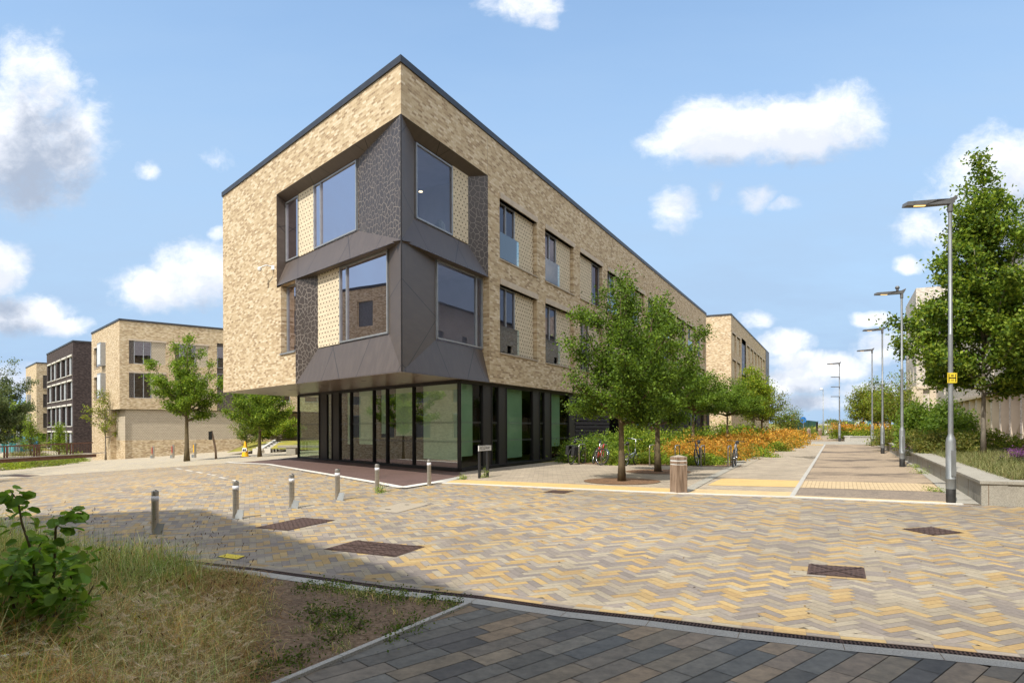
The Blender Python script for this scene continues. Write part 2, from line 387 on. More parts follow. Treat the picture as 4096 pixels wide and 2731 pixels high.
M['soil'] = speck('dry_soil', (.125, .078, .044), (.22, .148, .09), (.085, .053, .032), 22, 1.6, bs=.6)
M['mulch'] = speck('bark_mulch', (.10, .055, .03), (.24, .14, .075), (.07, .045, .03), 30, 2.5, bs=.7)
M['grout'] = speck('paving_joint_sand', (.10, .088, .07), (.16, .14, .11), (.09, .08, .07), 50, .8)
def colattr(name, rough=.8, nz=.25, stain=True, bs=.12, sc=25, tr=0., spec=.3, lichen=None):
    def fn(T, b):
        a = T.new('ShaderNodeAttribute', attribute_name='Col').outputs['Color']; p = wcoord(T)
        n = T.noise(p, sc, 4, .7)
        c = T.mix(1, a, T.ramp(n, [(.25, 1-nz), (.75, 1+nz*.5)]), 'MULTIPLY')
        if stain:
            g = T.noise(p, .35, 6, .7); c = T.mix(T.m('MULTIPLY', T.smooth(g, .44, .72), .42), c, (.17, .14, .10)); tt = T.noise(p, .13, 4, .6); c = T.mix(1, c, T.ramp(tt, [(.35, .86), (.65, 1.08)]), 'MULTIPLY')
            g2 = T.noise(T.vm('ADD', p, (31, 7, 0)), 1.7, 5, .7); c = T.mix(T.m('MULTIPLY', T.smooth(g2, .55, .78), .25), c, (.12, .10, .08))
        T.l.new(c, b.inputs['Base Color'])
        if bs: bump(T, b, n, bs, .006)
    return mat(name, rough=rough, fn=fn, spec=spec)
M['paver'] = colattr('clay_concrete_paver')
M['slate'] = colattr('riven_stone_slab', rough=.62, nz=.45, stain=False, bs=.25, sc=9, spec=.45)
M['tactile'] = speck('buff_tactile_paving', (.47, .31, .12), (.56, .385, .165), (.38, .25, .10), 30, 1.3, bs=.3)
M['yellowpave'] = speck('pale_yellow_paving', (.43, .31, .16), (.53, .39, .21), (.33, .24, .14), 20, 1.2)
M['iron'] = speck('rusty_cast_iron', (.050, .030, .024), (.105, .064, .050), (.04, .026, .022), 55, 4, .7, .8)
M['yellowpaint'] = speck('yellow_cover_paint', (.62, .47, .03), (.78, .62, .06), (.5, .38, .04), 30, 6, .6, .6)
def leafy(name, trans=.42, rough=.6):
    m = bpy.data.materials.new(name); m.use_nodes = True; T = NT(m.node_tree); T.n.clear()
    o = T.new('ShaderNodeOutputMaterial'); a = T.new('ShaderNodeAttribute', attribute_name='Col').outputs['Color']
    d = T.new('ShaderNodeBsdfPrincipled'); T.l.new(a, d.inputs['Base Color']); d.inputs['Roughness'].default_value = rough; d.inputs['Specular IOR Level'].default_value = .18
    t = T.new('ShaderNodeBsdfTranslucent'); T.l.new(T.mix(1, a, (1.5, 1.45, .7), 'MULTIPLY'), t.inputs[0])
    ms = T.new('ShaderNodeMixShader'); ms.inputs[0].default_value = trans
    T.l.new(d.outputs[0], ms.inputs[1]); T.l.new(t.outputs[0], ms.inputs[2]); T.l.new(ms.outputs[0], o.inputs[0]); return m
M['leaf'] = leafy('leaf')
M['blade'] = leafy('grass_blade', .25, .7)
M['bark'] = varied('mossy_bark', (.085, .06, .035), (.16, .125, .06), 7, .9, bs=.6, stretch=(1, 1, .35))
M['bark_grey'] = varied('grey_bark', (.13, .11, .085), (.22, .19, .15), 9, .9, bs=.5, stretch=(1, 1, .4))
M['steel'] = varied('brushed_steel', (.38, .35, .31), (.52, .49, .44), 5, .33, .85, stretch=(1, 1, 20))
M['steelband'] = mat('reflective_band', (.62, .62, .64), .5)
M['galv'] = varied('galvanised_steel', (.23, .245, .25), (.33, .345, .35), 6, .5, .6, stretch=(1, 1, .3))
M['blackbase'] = varied('black_base_paint', (.012, .012, .012), (.03, .028, .026), 9, .6)
M['lampgrey'] = varied('lamp_housing', (.12, .12, .12), (.16, .16, .16), 6, .5, .3)
M['wood'] = varied('weathered_timber', (.14, .088, .055), (.33, .235, .165), 4, .85, bs=.5, stretch=(6, 6, .45))
M['woodtop'] = varied('grey_timber_top', (.27, .22, .17), (.36, .30, .24), 8, .85)
M['corten'] = varied('rusted_steel', (.10, .040, .022), (.17, .075, .04), 5, .8)
M['decktop'] = varied('bridge_deck', (.36, .30, .26), (.44, .37, .32), 5, .85)
M['white'] = mat('white_paint', (.75, .75, .73), .5)
M['blackp'] = mat('black_paint', (.015, .015, .016), .4)
M['rubber'] = mat('tyre_rubber', (.018, .018, .018), .8)
M['chrome'] = mat('bright_metal', (.6, .6, .6), .25, 1.0)
M['red'] = mat('red_enamel', (.42, .03, .03), .35)
M['blue'] = mat('blue_enamel', (.02, .05, .15), .35)
M['greypaint'] = mat('grey_enamel', (.30, .32, .36), .35, .2)
M['coneyellow'] = mat('yellow_plastic', (.85, .45, .01), .5)
M['signyellow'] = mat('sign_yellow', (.80, .60, .04), .5)
M['skin'] = mat('skin', (.45, .27, .19), .6)
M['denim'] = varied('denim', (.04, .07, .16), (.07, .11, .22), 20, .9)
M['blackcloth'] = mat('black_cloth', (.02, .02, .02), .9)
M['hair'] = mat('brown_hair', (.05, .03, .02), .8)
M['helmet'] = mat('lime_helmet', (.5, .75, .02), .4)
def em(name, c, s):
    m = bpy.data.materials.new(name); m.use_nodes = True; T = NT(m.node_tree); b = T.n['Principled BSDF']
    b.inputs['Emission Color'].default_value = (*c, 1); b.inputs['Emission Strength'].default_value = s; b.inputs['Base Color'].default_value = (*c, 1); return m
M['led'] = em('amber_lit_led', (1, .62, .2), 1.6)
M['downlight'] = em('warm_downlight', (1, .75, .45), 2.2)

# ------------------------------------------------------------------ ground sheets
def sheet(name, poly, mt, dz, cuts=True, uv=False):
    """flat ground layer: polygon draped on the ground, dz above it"""
    bm = bmesh.new(); bm.faces.new([bm.verts.new((x, y, 0)) for x, y in poly])
    bm.normal_update()
    for co_, no in (((0, 19, 0), (0, 1, 0)), ((0, 110, 0), (0, 1, 0)), ((-10, 0, 0), (1, 0, 0)), ((-45, 0, 0), (1, 0, 0))):
        bmesh.ops.bisect_plane(bm, geom=bm.verts[:]+bm.edges[:]+bm.faces[:], plane_co=co_, plane_no=no)
    bmesh.ops.triangulate(bm, faces=bm.faces[:])
    for v in bm.verts: v.co.z = zg(v.co.x, v.co.y) + dz
    bmesh.ops.recalc_face_normals(bm, faces=bm.faces[:])
    me = bpy.data.meshes.new(name); bm.to_mesh(me); bm.free(); me.materials.append(mt)
    for p in me.polygons: pass
    o = bpy.data.objects.new(name, me); COL.objects.link(o)
    return struct(o)
def gp(*pts): return [tuple(G(a, b)[:2]) for a, b in pts]

def field_fn(T, b):
    p = wcoord(T); n = T.noise(p, .05, 6, .65); f = T.noise(p, .9, 5, .7)
    c = T.ramp(T.m('ADD', T.m('MULTIPLY', n, .6), T.m('MULTIPLY', f, .4)), [(.3, (.06, .085, .02)), (.48, (.15, .15, .04)), (.56, (.30, .25, .04)), (.7, (.24, .19, .09))])
    T.l.new(c, b.inputs['Base Color'])
M['field'] = mat('rough_meadow', rough=.95, fn=field_fn, spec=.1)
def clip(poly, a, b):
    """keep the part of poly on the left of line a->b"""
    out = []; n = len(poly)
    def side(p): return (b[0]-a[0])*(p[1]-a[1]) - (b[1]-a[1])*(p[0]-a[0])
    for i in range(n):
        p, q = poly[i], poly[(i+1) % n]; sp, sq = side(p), side(q)
        if sp >= 0: out.append(p)
        if (sp >= 0) != (sq >= 0):
            t = sp/(sp-sq); out.append((p[0]+(q[0]-p[0])*t, p[1]+(q[1]-p[1])*t))
    return out
def clip_all(poly, region):
    for i in range(len(region)):
        poly = clip(poly, region[i], region[(i+1) % len(region)])
        if len(poly) < 3: return None
    return poly
def ccw(P):
    a = sum(P[i][0]*P[(i+1) % len(P)][1]-P[(i+1) % len(P)][0]*P[i][1] for i in range(len(P)))
    return P if a > 0 else P[::-1]

# terrain reaching the horizon
tm = MB(); XS = [-2500, -600, -250, -120, -45, -10, 0, 30, 80, 250, 600, 2500]; YS = [-60, 0, 19, 60, 110, 200, 400, 900, 4000]
for i in range(len(XS)-1):
    for j in range(len(YS)-1):
        q = [(XS[i], YS[j]), (XS[i+1], YS[j]), (XS[i+1], YS[j+1]), (XS[i], YS[j+1])]
        tm.face([(x, y, zg(x, y)-.06) for x, y in q])
struct(tm.build('ground', M['field']), 'rough grassland around the buildings')

# drain line and foreground edge (world points along the line, left to right)
DR = [G(*p) for p in ((-900, 2035), (-400, 2090), (0, 2148), (417, 2195), (684, 2234), (1012, 2272.6), (1399, 2329), (1557, 2352), (1914, 2391), (2271, 2444.6), (2599, 2482), (2956, 2530), (3363, 2577.5), (3745, 2615.6), (4096, 2657), (4700, 2725))]
DR = [Vector((p.x, p.y)) for p in DR]
def offset(line, d):
    out = []
    for i, p in enumerate(line):
        t = (line[min(i+1, len(line)-1)] - line[max(i-1, 0)]).normalized(); out.append(p + Vector((-t.y, t.x))*d)
    return out
def strip(name, line, d0, d1, mt, dz, gap=0.0, seg=None):
    a = offset(line, d0); b = offset(line, d1); m = MB()
    for i in range(len(line)-1):
        m.face([(*a[i], zg(*a[i])+dz), (*a[i+1], zg(*a[i+1])+dz), (*b[i+1], zg(*b[i+1])+dz), (*b[i], zg(*b[i])+dz)])
    return m.build(name, mt)
# --- herringbone plaza
plaza_poly = [(-95, 78), (-60, 20), (-22, 5), *[tuple(p) for p in DR[1:]], (20, 11.5), (9.7, 14.3), (-1.2, 18.9), (-2.0, 19.4), (-10, 32), (8, 72), (-14, 95), (-60, 105)]
struct(sheet('plaza_base', [(-95, 78), (-60, 20), (-24, 8), (-12, 5.5), (8, 3.5), (22, 2), (22, 14), (6, 17.5), (-2, 21), (0, 40), (10, 75), (-14, 98), (-60, 105)], M['grout'], -.006), 'sanded base of the square')
def far_fn(T, b):
    p = wcoord(T); v = T.new('ShaderNodeTexBrick'); T.l.new(T.vm('MULTIPLY', p, (1, 1, 0)), v.inputs['Vector'])
    v.inputs['Scale'].default_value = 1; v.inputs['Brick Width'].default_value = .3; v.inputs['Row Height'].default_value = .1; v.inputs['Mortar Size'].default_value = .003
    T.put(v.inputs['Color1'], (.46, .37, .23)); T.put(v.inputs['Color2'], (.30, .275, .24)); T.put(v.inputs['Mortar'], (.2, .18, .14))
    n = T.noise(p, 2.5, 5, .7)
    T.l.new(T.mix(1, v.outputs[0], T.ramp(n, [(.3, .82), (.7, 1.15)]), 'MULTIPLY'), b.inputs['Base Color'])
M['farpave'] = mat('distant_paving', rough=.85, fn=far_fn, spec=.2)
sheet('far_plaza', [(-92, 78), (-60, 33), (-10, 33), (-9, 34), (8, 72), (-14, 95), (-60, 103)], M['farpave'], -.002)['label'] = 'paved square running on behind the building'
PC = [(.33, .28, .20), (.305, .255, .185), (.35, .30, .22), (.235, .20, .17), (.26, .22, .185), (.215, .183, .158), (.40, .275, .118), (.425, .30, .135), (.37, .25, .112), (.28, .24, .195)]
pm = MB(); aA = math.radians(21); ex = Vector((math.cos(aA), math.sin(aA))); ey = Vector((-ex.y, ex.x))
region_far = 33.0; PW, PL_, gp_ = .1, .3, .004
org = Vector((0, 10))
def above_drain(c):
    # c is on the plaza side of the drain line (0.24 m clear for the edge courses)
    for i in range(len(DRC)-1):
        a, b = DRC[i], DRC[i+1]
        if a.x <= c.x <= b.x: return c.y > a.y + (b.y-a.y)*(c.x-a.x)/(b.x-a.x)
    return c.y > 6
DRC = offset(DR, .20)
rr = random.Random(3)
def paver(u0, v0, du, dv):
    g = gp_/2
    cs = [(u0+g, v0+g), (u0+du-g, v0+g), (u0+du-g, v0+dv-g), (u0+g, v0+dv-g)]
    P = [org + ex*(a*1.0) + ey*b for a, b in cs]
    c = (P[0]+P[2])/2
    if not (-.80*c.y-1.5 < c.x < .8*c.y+1.2): return
    if c.y > region_far or c.y < 4.5: return
    k = rr.random(); col = PC[int(k*len(PC))]; j = .92+.16*rr.random()
    if not above_drain(c): return
    # keep to the plaza side of the kerb of the footway and of the brown strip
    if c.x > -8 and c.y > 13 and not kerb_ok(c): return
    pm.face([(p.x, p.y, zg(p.x, p.y)) for p in P], 0, None, tuple(x*j for x in col))
K0 = G(900, 1844); K1 = G(1612, 1953); K2 = G(1770, 1929.5); K3 = G(2700, 1976); K4 = G(3850, 2030); K5 = G(3924, 2032); K6 = G(4096, 2040); K7 = G(4900, 2075)
KL = [Vector((k.x, k.y)) for k in (K0, K1, K2, K3, K4, K5, K6, K7)]
def kerb_ok(c):
    if c.x < KL[0].x: return True
    for a, b in zip(KL, KL[1:]):
        if a.x <= c.x <= b.x: return c.y < a.y + (b.y-a.y)*(c.x-a.x)/(b.x-a.x) - .02
    return True
# herringbone cell: L x W blocks, step 3
N = 3
for i in range(-330, 330):
    for j in range(-330, 330):
        # grid square (i,j) is the first square of a block?
        s_ = (i - j) % (2*N)
        if s_ == 0: paver(i*PW, j*PW, PL_, PW)            # lies along u
        elif s_ == N*2-1: paver(i*PW, j*PW, PW, PL_)   # lies along v
po = struct(pm.build('herringbone_plaza', M['paver']), 'buff, cream and grey herringbone block paving of the square')
# edge courses beside the drain
ec = MB(); rr = random.Random(5)
def course(line, d0, d1, L, dz, m, cols):
    a0 = offset(line, d0); b0 = offset(line, d1)
    for i in range(len(line)-1):
        n = max(1, int(round((line[i+1]-line[i]).length/L)))
        for k in range(n):
            t0, t1 = k/n + .004/L/n*L, (k+1)/n - .004/L/n*L
            q = [a0[i].lerp(a0[i+1], t0), a0[i].lerp(a0[i+1], t1), b0[i].lerp(b0[i+1], t1), b0[i].lerp(b0[i+1], t0)]
            c = cols[int(rr.random()*len(cols))]; j = .92+.16*rr.random()
            m.face([(*p, zg(*p)+dz) for p in q], 0, None, tuple(x*j for x in c))
course(DR, .075, .172, .3, .005, ec, PC); course(DR, .176, .275, .3, .005, ec, PC)
struct(ec.build('edge_paving', M['paver']), 'two straight courses of blocks beside the drain')
struct(strip('kerb', DR, -.235, -.06, M['granite'], .012), 'flush silver granite kerb beside the drain channel')
km = MB()
for i, p in enumerate(DR[:-1]):
    n = max(1, round((DR[i+1]-p).length/.9))
    a, b = offset(DR, -.232), offset(DR, -.062)
    for k in range(n):
        t = k/n; q0, q1 = a[i].lerp(a[i+1], t), b[i].lerp(b[i+1], t); t_ = (DR[i+1]-p).normalized()*.003
        km.face([(q0.x-t_.x, q0.y-t_.y, zg(*q0)+.0135), (q0.x+t_.x, q0.y+t_.y, zg(*q0)+.0135), (q1.x+t_.x, q1.y+t_.y, zg(*q1)+.0135), (q1.x-t_.x, q1.y-t_.y, zg(*q1)+.0135)])
struct(km.build('kerb_joints', M['soil']), 'joints of the granite kerb')
# drain channel: frame, dark slot, grating bars
dt = thing('drain_channel', 'long rusty cast iron slot drain running across the square beside the flush kerb', 'drain', (DR[8].x, DR[8].y, zg(*DR[8])))
dm = strip('channel', DR, -.058, .070, M['dark'], .002); dm.parent = dt; dm.location = -dt.location
gm = MB(); grng = random.Random(9)
for i in range(len(DR)-1):
    a, b = DR[i], DR[i+1]; L = (b-a).length; t = (b-a)/L; nn = Vector((-t.y, t.x))
    for s0, w in ((-.058, .012), (.058, .012), (-.003, .012)):
        q = [a+nn*s0, b+nn*s0, b+nn*(s0+w), a+nn*(s0+w)]; gm.face([(*p, zg(*p)+.010) for p in q])
    k = 0
    while k*.032 < L and a.x > -7:
        c = a + t*(k*.032); k += 1
        q = [c-nn*.056, c+t*.014-nn*.056, c+t*.014+nn*.066, c+nn*.066]; gm.face([(*p, zg(*p)+.0075) for p in q])
gm.build('grating', M['iron'], dt)

# slate-like slab paving in the foreground right
sm = MB(); rr = random.Random(11)
SC = [(a*1.42, b*1.30, c*1.14) for a, b, c in [(.056, .055, .054), (.075, .074, .068), (.095, .092, .082), (.125, .108, .082), (.155, .122, .084), (.084, .086, .082), (.062, .066, .068), (.11, .10, .085), (.14, .115, .088)]]
# slab courses run away to the right
q0, q1 = G(1200+130/1.68, 1900+1390/1.68), G(1200+1130/1.68, 1900+1110/1.68)
sd2 = Vector((q1.x-q0.x, q1.y-q0.y)).normalized(); sn = Vector((-sd2.y, sd2.x))
line_k = offset(DR, -.237)
B0 = Vector(G(1885, 2418)[:2]); B1 = Vector(G(1140, 2731)[:2])
B1e = B0 + (B1-B0)*2.2
for r_ in range(-60, 60):
    v0 = r_*.2; u = -12 + rr.random()*.6
    while u < 14:
        L = .38+.34*rr.random(); g = .004
        P = [(B0.x+sd2.x*a+sn.x*b, B0.y+sd2.y*a+sn.y*b) for a, b in ((u+g, v0+g), (u+L-g, v0+g), (u+L-g, v0+.2-g), (u+g, v0+.2-g))]
        u += L
        c = (sum(p[0] for p in P)/4, sum(p[1] for p in P)/4)
        if c[0] > 8.5 or c[1] > np.interp(c[0], [p.x for p in line_k], [p.y for p in line_k])+.3: continue
        if c[1] < 3 or c[1] > 9 or abs(c[0]) > .8*c[1]+1.5: continue
        P = clip(ccw(P), tuple(B0), tuple(B1e))
        # right of bed edge
        if len(P) < 3: continue
        for a, b in zip(line_k[6:], line_k[7:]):
            if min(p[0] for p in P) < b.x and max(p[0] for p in P) > a.x:
                P = clip(P, tuple(b), tuple(a))
                if len(P) < 3: break
        if len(P) < 3: continue
        j = .85+.3*rr.random(); col = tuple(x*j*1.25 for x in SC[int(rr.random()*len(SC))])
        sm.face([(x, y, zg(x, y)+.010) for x, y in P], 0, None, col)
struct(sm.build('slab_paving', M['slate']), 'dark blue-grey and brown stone slab paving in long courses')
# thin kerb between slabs and planting bed
bk = MB(); d_ = (B1e-B0).normalized(); n_ = Vector((-d_.y, d_.x)); Lk = (B1e-B0).length
k = 0
while k*.9 < Lk:
    a = B0 + d_*(k*.9+.003) ; b = B0 + d_*(min((k+1)*.9, Lk)-.003); k += 1
    q = [a-n_*.055, b-n_*.055, b+n_*.0, a+n_*.0]
    c = (a+b)/2 - n_*.028
    zc = zg(c.x, c.y); P = []
    for dz in (-.05, .035):
        for p in q: P.append((p.x, p.y, zg(p.x, p.y)+dz))
    for f in ((4, 5, 6, 7), (0, 1, 5, 4), (1, 2, 6, 5), (2, 3, 7, 6), (3, 0, 4, 7)): bk.face([P[i] for i in f])
struct(bk.build('bed_edging', M['granite']), 'narrow stone edging between slabs and the planted corner')
# soil of the near bed
bed = [tuple(p) for p in offset(DR, -.24)[0:8]] + [tuple(B0-n_*.05), tuple(B1e-n_*.05), (-14, 1.5), (-22, 4)]
struct(sheet('near_bed', bed, M['soil'], .008), 'bare dry soil of the grassed corner bed')

# --- footway beyond the kerb line
def lerp2(a, b, t): return (a[0]+(b[0]-a[0])*t, a[1]+(b[1]-a[1])*t)
far_l = G(3142, 1769)
sheet('footway', gp((1745, 1931), (1770, 1893), (2290, 1838), (2330, 1850), (2960, 1872), (3020, 1834), (3130, 1787), (3142, 1771), (3310, 1771), (3300, 1784), (3166, 1993.5), (2700, 1975.5)) , M['farpave'], .000)['label'] = 'narrow grey-buff block paving of the footway'
def block_fn(T, b):
    p = wcoord(T); r = T.new('ShaderNodeVectorRotate', rotation_type='Z_AXIS'); r.inputs['Angle'].default_value = R(3); T.l.new(p, r.inputs['Vector'])
    v = T.new('ShaderNodeTexBrick'); T.l.new(T.vm('MULTIPLY', r.outputs[0], (1, 1, 0)), v.inputs['Vector'])
    v.inputs['Scale'].default_value = 1; v.inputs['Brick Width'].default_value = .3; v.inputs['Row Height'].default_value = .1; v.inputs['Mortar Size'].default_value = .004; v.inputs['Bias'].default_value = -.1
    T.put(v.inputs['Color1'], (.40, .33, .24)); T.put(v.inputs['Color2'], (.28, .235, .18)); T.put(v.inputs['Mortar'], (.12, .10, .08))
    n = T.noise(p, .8, 6, .7); st = T.noise(T.vm('MULTIPLY', p, (.5, 2.5, 1)), 3, 4)
    c = T.mix(1, v.outputs[0], T.ramp(T.m('ADD', T.m('MULTIPLY', n, .6), T.m('MULTIPLY', st, .4)), [(.35, .74), (.65, 1.12)]), 'MULTIPLY')
    T.l.new(c, b.inputs['Base Color'])
M['footway'] = mat('footway_blocks', rough=.85, fn=block_fn, spec=.2)
bpy.data.objects['footway'].data.materials[0] = M['footway']
sheet('carriageway', gp((3166, 1993), (3300, 1784), (3310, 1768), (3500, 1781), (3530, 1800), (3690, 1890), (3795, 1968), (3924, 2031), (3850, 2030)), M['aggregate'], .001)['label'] = 'brown exposed aggregate path with dark worn patches'
sheet('aggregate_band', gp((3185, 1957), (3770, 1978), (3835, 2019), (3170, 1990)), M['aggregate_dk'], .005)['label'] = 'darker worn band of aggregate near the kerb'
def ribs(T, b):
    p = wcoord(T); x, y, z = T.sep(p)
    j = T.m('LESS_THAN', T.m('FRACT', T.m('MULTIPLY', T.m('ADD', x, T.m('MULTIPLY', y, -.48)), 9)), .12); n = T.noise(p, 5, 5, .7)
    c = T.ramp(n, [(.3, (.38, .28, .155)), (.7, (.50, .38, .225))]); T.l.new(T.mix(j, c, (.22, .15, .08)), b.inputs['Base Color'])
M['ribbed'] = mat('ribbed_yellow_paving', rough=.85, fn=ribs)
sheet('yellow_band', gp((3206, 1930), (3728, 1945.6), (3770, 1978), (3192, 1957)), M['ribbed'], .009)['label'] = 'pale yellow ribbed paving band across the path'
sheet('kerb_edging', gp((2700, 1971), (3166, 1988), (3850, 2020), (3850, 2027), (3166, 1994), (2700, 1976)), M['yellowpave'], .009)['label'] = 'yellow paving strip along the kerb'
sheet('yellow_strip', gp((2720, 1958), (3178, 1975), (3166, 1989), (2700, 1971.5)), M['yellowpave'], .0075)['label'] = 'yellow paving strip behind the kerb'
sheet('tactile_strip', gp((1775, 1921), (1860, 1918.5), (2690, 1958), (2690, 1973), (1785, 1929)), M['tactile'], .0095)['label'] = 'buff blister paving along the kerb'
sheet('tactile_pad', gp((2888, 1918), (3200, 1929), (3192, 1955), (2828, 1945)), M['tactile'], .006)['label'] = 'golden tactile paving slab across the footway'
sheet('cross_strip', gp((3142, 1784), (3300, 1784.5), (3560, 1786), (3560, 1773), (3300, 1773), (3160, 1774)), M['granite_dk'], .006)['label'] = 'grey paving band crossing the path'
sheet('cross_edge', gp((3150, 1787), (3292, 1787.5), (3295, 1784.5), (3150, 1784.5)), M['tactile'], .010)
sheet('far_path', gp((3130, 1772), (3385, 1773), (3371, 1752), (3364, 1748), (3190, 1748), (3165, 1757)), M['aggregate'], .012)['label'] = 'sandy far end of the path'
sheet('far_crossroad', gp((3120, 1747.5), (3372, 1747.5), (3372, 1741), (3240, 1741)), M['granite_dk'], .016)
sheet('far_track', gp((3260, 1741), (3375, 1741), (3352, 1729), (3300, 1728)), M['kerbwhite'], .02)['label'] = 'pale gravel track beyond the wooden bollards'
def line_strip(name, pts, w, mt, dz, label=None, h=None):
    L0_ = [Vector(G(*p)[:2]) for p in pts]; L = []
    for p, q in zip(L0_, L0_[1:]):
        n = max(1, int((q-p).length/.7)); L += [p.lerp(q, k/n) for k in range(n)]
    L.append(L0_[-1]); a, b = offset(L, -w/2), offset(L, w/2); m = MB()
    for i in range(len(L)-1):
        q = [a[i], a[i+1], b[i+1], b[i]]
        m.face([(*p, zg(*p)+dz) for p in q])
        if h:
            for s0, s1 in ((a[i], a[i+1]), (b[i+1], b[i])): m.face([(*s0, zg(*s0)+dz-h), (*s1, zg(*s1)+dz-h), (*s1, zg(*s1)+dz), (*s0, zg(*s0)+dz)])
    o = struct(m.build(name, mt), label); return o
line_strip('grey_edging', [(2736, 1972), (2800, 1938), (2912, 1881), (2975, 1851), (3039, 1827), (3085, 1805), (3136, 1786), (3150, 1782)], .26, M['granite_dk'], .013, 'curved grey stone line along the footway')
line_strip('pale_edging', [(2960, 1869), (3000, 1850), (3060, 1822), (3105, 1798), (3140, 1784), (3150, 1779)], .42, M['palestone'], .011, 'pale stone margin beside the orange planting')
line_strip('centre_line', [(3166, 1993), (3200, 1941), (3240, 1879), (3270, 1832), (3300, 1785)], .11, M['granite'], .016, 'narrow pale stone line down the middle of the path')
line_strip('kerb_line', [(1772, 1930), (2200, 1952), (2700, 1976.5), (3166, 1995), (3500, 2011), (3850, 2028.5)], .13, M['kerbwhite'], .020, 'white kerb line between square and footway', h=.03)
line_strip('planter_margin', [(3870, 2027), (3790, 1962), (3700, 1893), (3620, 1840), (3545, 1800), (3498, 1783)], .42, M['granite_dk'], .013, 'weedy stone margin along the planter wall')
# brown strip and its white border under the overhang
sheet('resin_strip', gp((955, 1844.5), (1612, 1944), (1741, 1922), (1850, 1900), (1810, 1860), (1194, 1822)), M['brownstrip'], .006)['label'] = 'dark brown gravel strip in front of the glazed ground floor'
line_strip('white_border', [(905, 1843), (1612, 1948.5)], .26, M['kerbwhite'], .016, 'white stone border of the brown strip')
line_strip('white_border', [(1606, 1948.5), (1770, 1924)], .30, M['kerbwhite'], .019, 'white stone border of the brown strip, right end')
line_strip('white_border', [(905, 1843), (1194, 1824)], .26, M['kerbwhite'], .018, 'white stone border running to the building corner')
sheet('kerb_corner', gp((1722, 1926), (1770, 1931), (1840, 1912), (1835, 1905)), M['granite'], .012)

# small things let into the paving
def cover(name, pts, label, m='iron', inset=2, frame=True):
    P = [G(*p) for p in pts]; c = sum(P, Vector())/4
    t = thing(name, label, 'cover', c)
    a, b, d = P[0], P[1], P[3]
    q = MB(); 
    def pl(pp, dz, mi=0): q.face([(p.x, p.y, zg(p.x, p.y)+dz) for p in pp], mi)
    pl(P, .006)
    q.build('frame', M['iron'], t)
    q = MB(); I = [c + (p-c)*.93 for p in P]
    pl(I, .009); rim = [c+(p-c)*.93 for p in P]
    nu = max(6, int((P[1]-P[0]).length/.055)); nv = max(6, int((P[3]-P[0]).length/.055))
    for i in range(nu):
        for j in range(nv):
            u0, v0 = (i+.2)/nu, (j+.2+.0*(i % 2))/nv; u1, v1 = u0+.6/nu, v0+.35/nv
            f = lambda u, v: I[0].lerp(I[1], u).lerp(I[3].lerp(I[2], u), v)
            if (i+j) % 2: pl([f(u0, v0), f(u1, v0), f(u1, v1), f(u0, v1)], .014)
    q.build('lid', M[m], t)
    if inset:
        q = MB()
        f = lambda u, v: I[0].lerp(I[1], u).lerp(I[3].lerp(I[2], u), v)
        for (ua, va, ub, vb) in ((.0, .0, 1, 1), (0, 1, 1, 0)) if inset == 1 else ((0, 0, .5, 1), (.5, 0, 1, 1), (.5, 0, .5, 1), (0, 1, .5, 0), (.5, 1, 1, 0)):
            A, B = f(ua, va), f(ub, vb); d = (B-A).normalized(); n = Vector((-d.y, d.x, 0))*.012
            pl([A-n, B-n, B+n, A+n], .017)
        q.build('rib', M['iron'], t)
    return t
cover('access_cover', [(1291, 2192.3), (1421.8, 2157.2), (1698.1, 2183.8), (1578, 2224.6)], 'large double rusty cover nearest the planted corner')
cover('access_cover', [(1014, 2104), (1209.6, 2064.9), (1340.5, 2075.9), (1148.4, 2116.7)], 'rusty gridded cover between the steel bollards and the double cover', inset=0)
cover('access_cover', [(3231.6, 2262.5), (3453.6, 2279.5), (3461.2, 2323.7), (3224.8, 2303.3)], 'rectangular ribbed cover framed by straight blocks right of centre', inset=1)
cover('access_cover', [(3605, 2124.5), (3722, 2117), (3853, 2141.7), (3731, 2151.3)], 'diamond-wise cover in front of the nearest street lamp', inset=1)
cover('access_cover', [(2170, 1969), (2210, 1961), (2293, 1965), (2254, 1975)], 'small cover beside the white kerb in front of the bike stands', inset=0)
cover('access_cover', [(10, 1891), (60, 1886), (160, 1889), (100, 1895)], 'far cover at the left side of the square', inset=0)
cover('valve_cover', [(863, 2220), (905, 2208), (982, 2218), (945, 2232)], 'small yellow painted cover beside the drain channel', 'yellowpaint', 0)
t = thing('concrete_cover', 'pale recessed concrete cover with two slots between bollards and cover', 'cover', G(1580, 2025))
q = MB(); P = [G(*p) for p in ((1485, 2040), (1600, 2009), (1720, 2013), (1585, 2049))]
q.face([(p.x, p.y, zg(p.x, p.y)+.007) for p in P]); q.build('lid', M['palestone'], t)
for a in ((1538, 2034.5, 1560, 2036), (1617, 2017, 1634, 2018)):
    q = MB(); A, B = G(a[0], a[1]), G(a[2], a[3]); d = Vector((0, .05, 0)); q.face([(p.x, p.y, zg(p.x, p.y)+.011) for p in (A, B, B+d, A+d)]); q.build('slot', M['dark'], t)
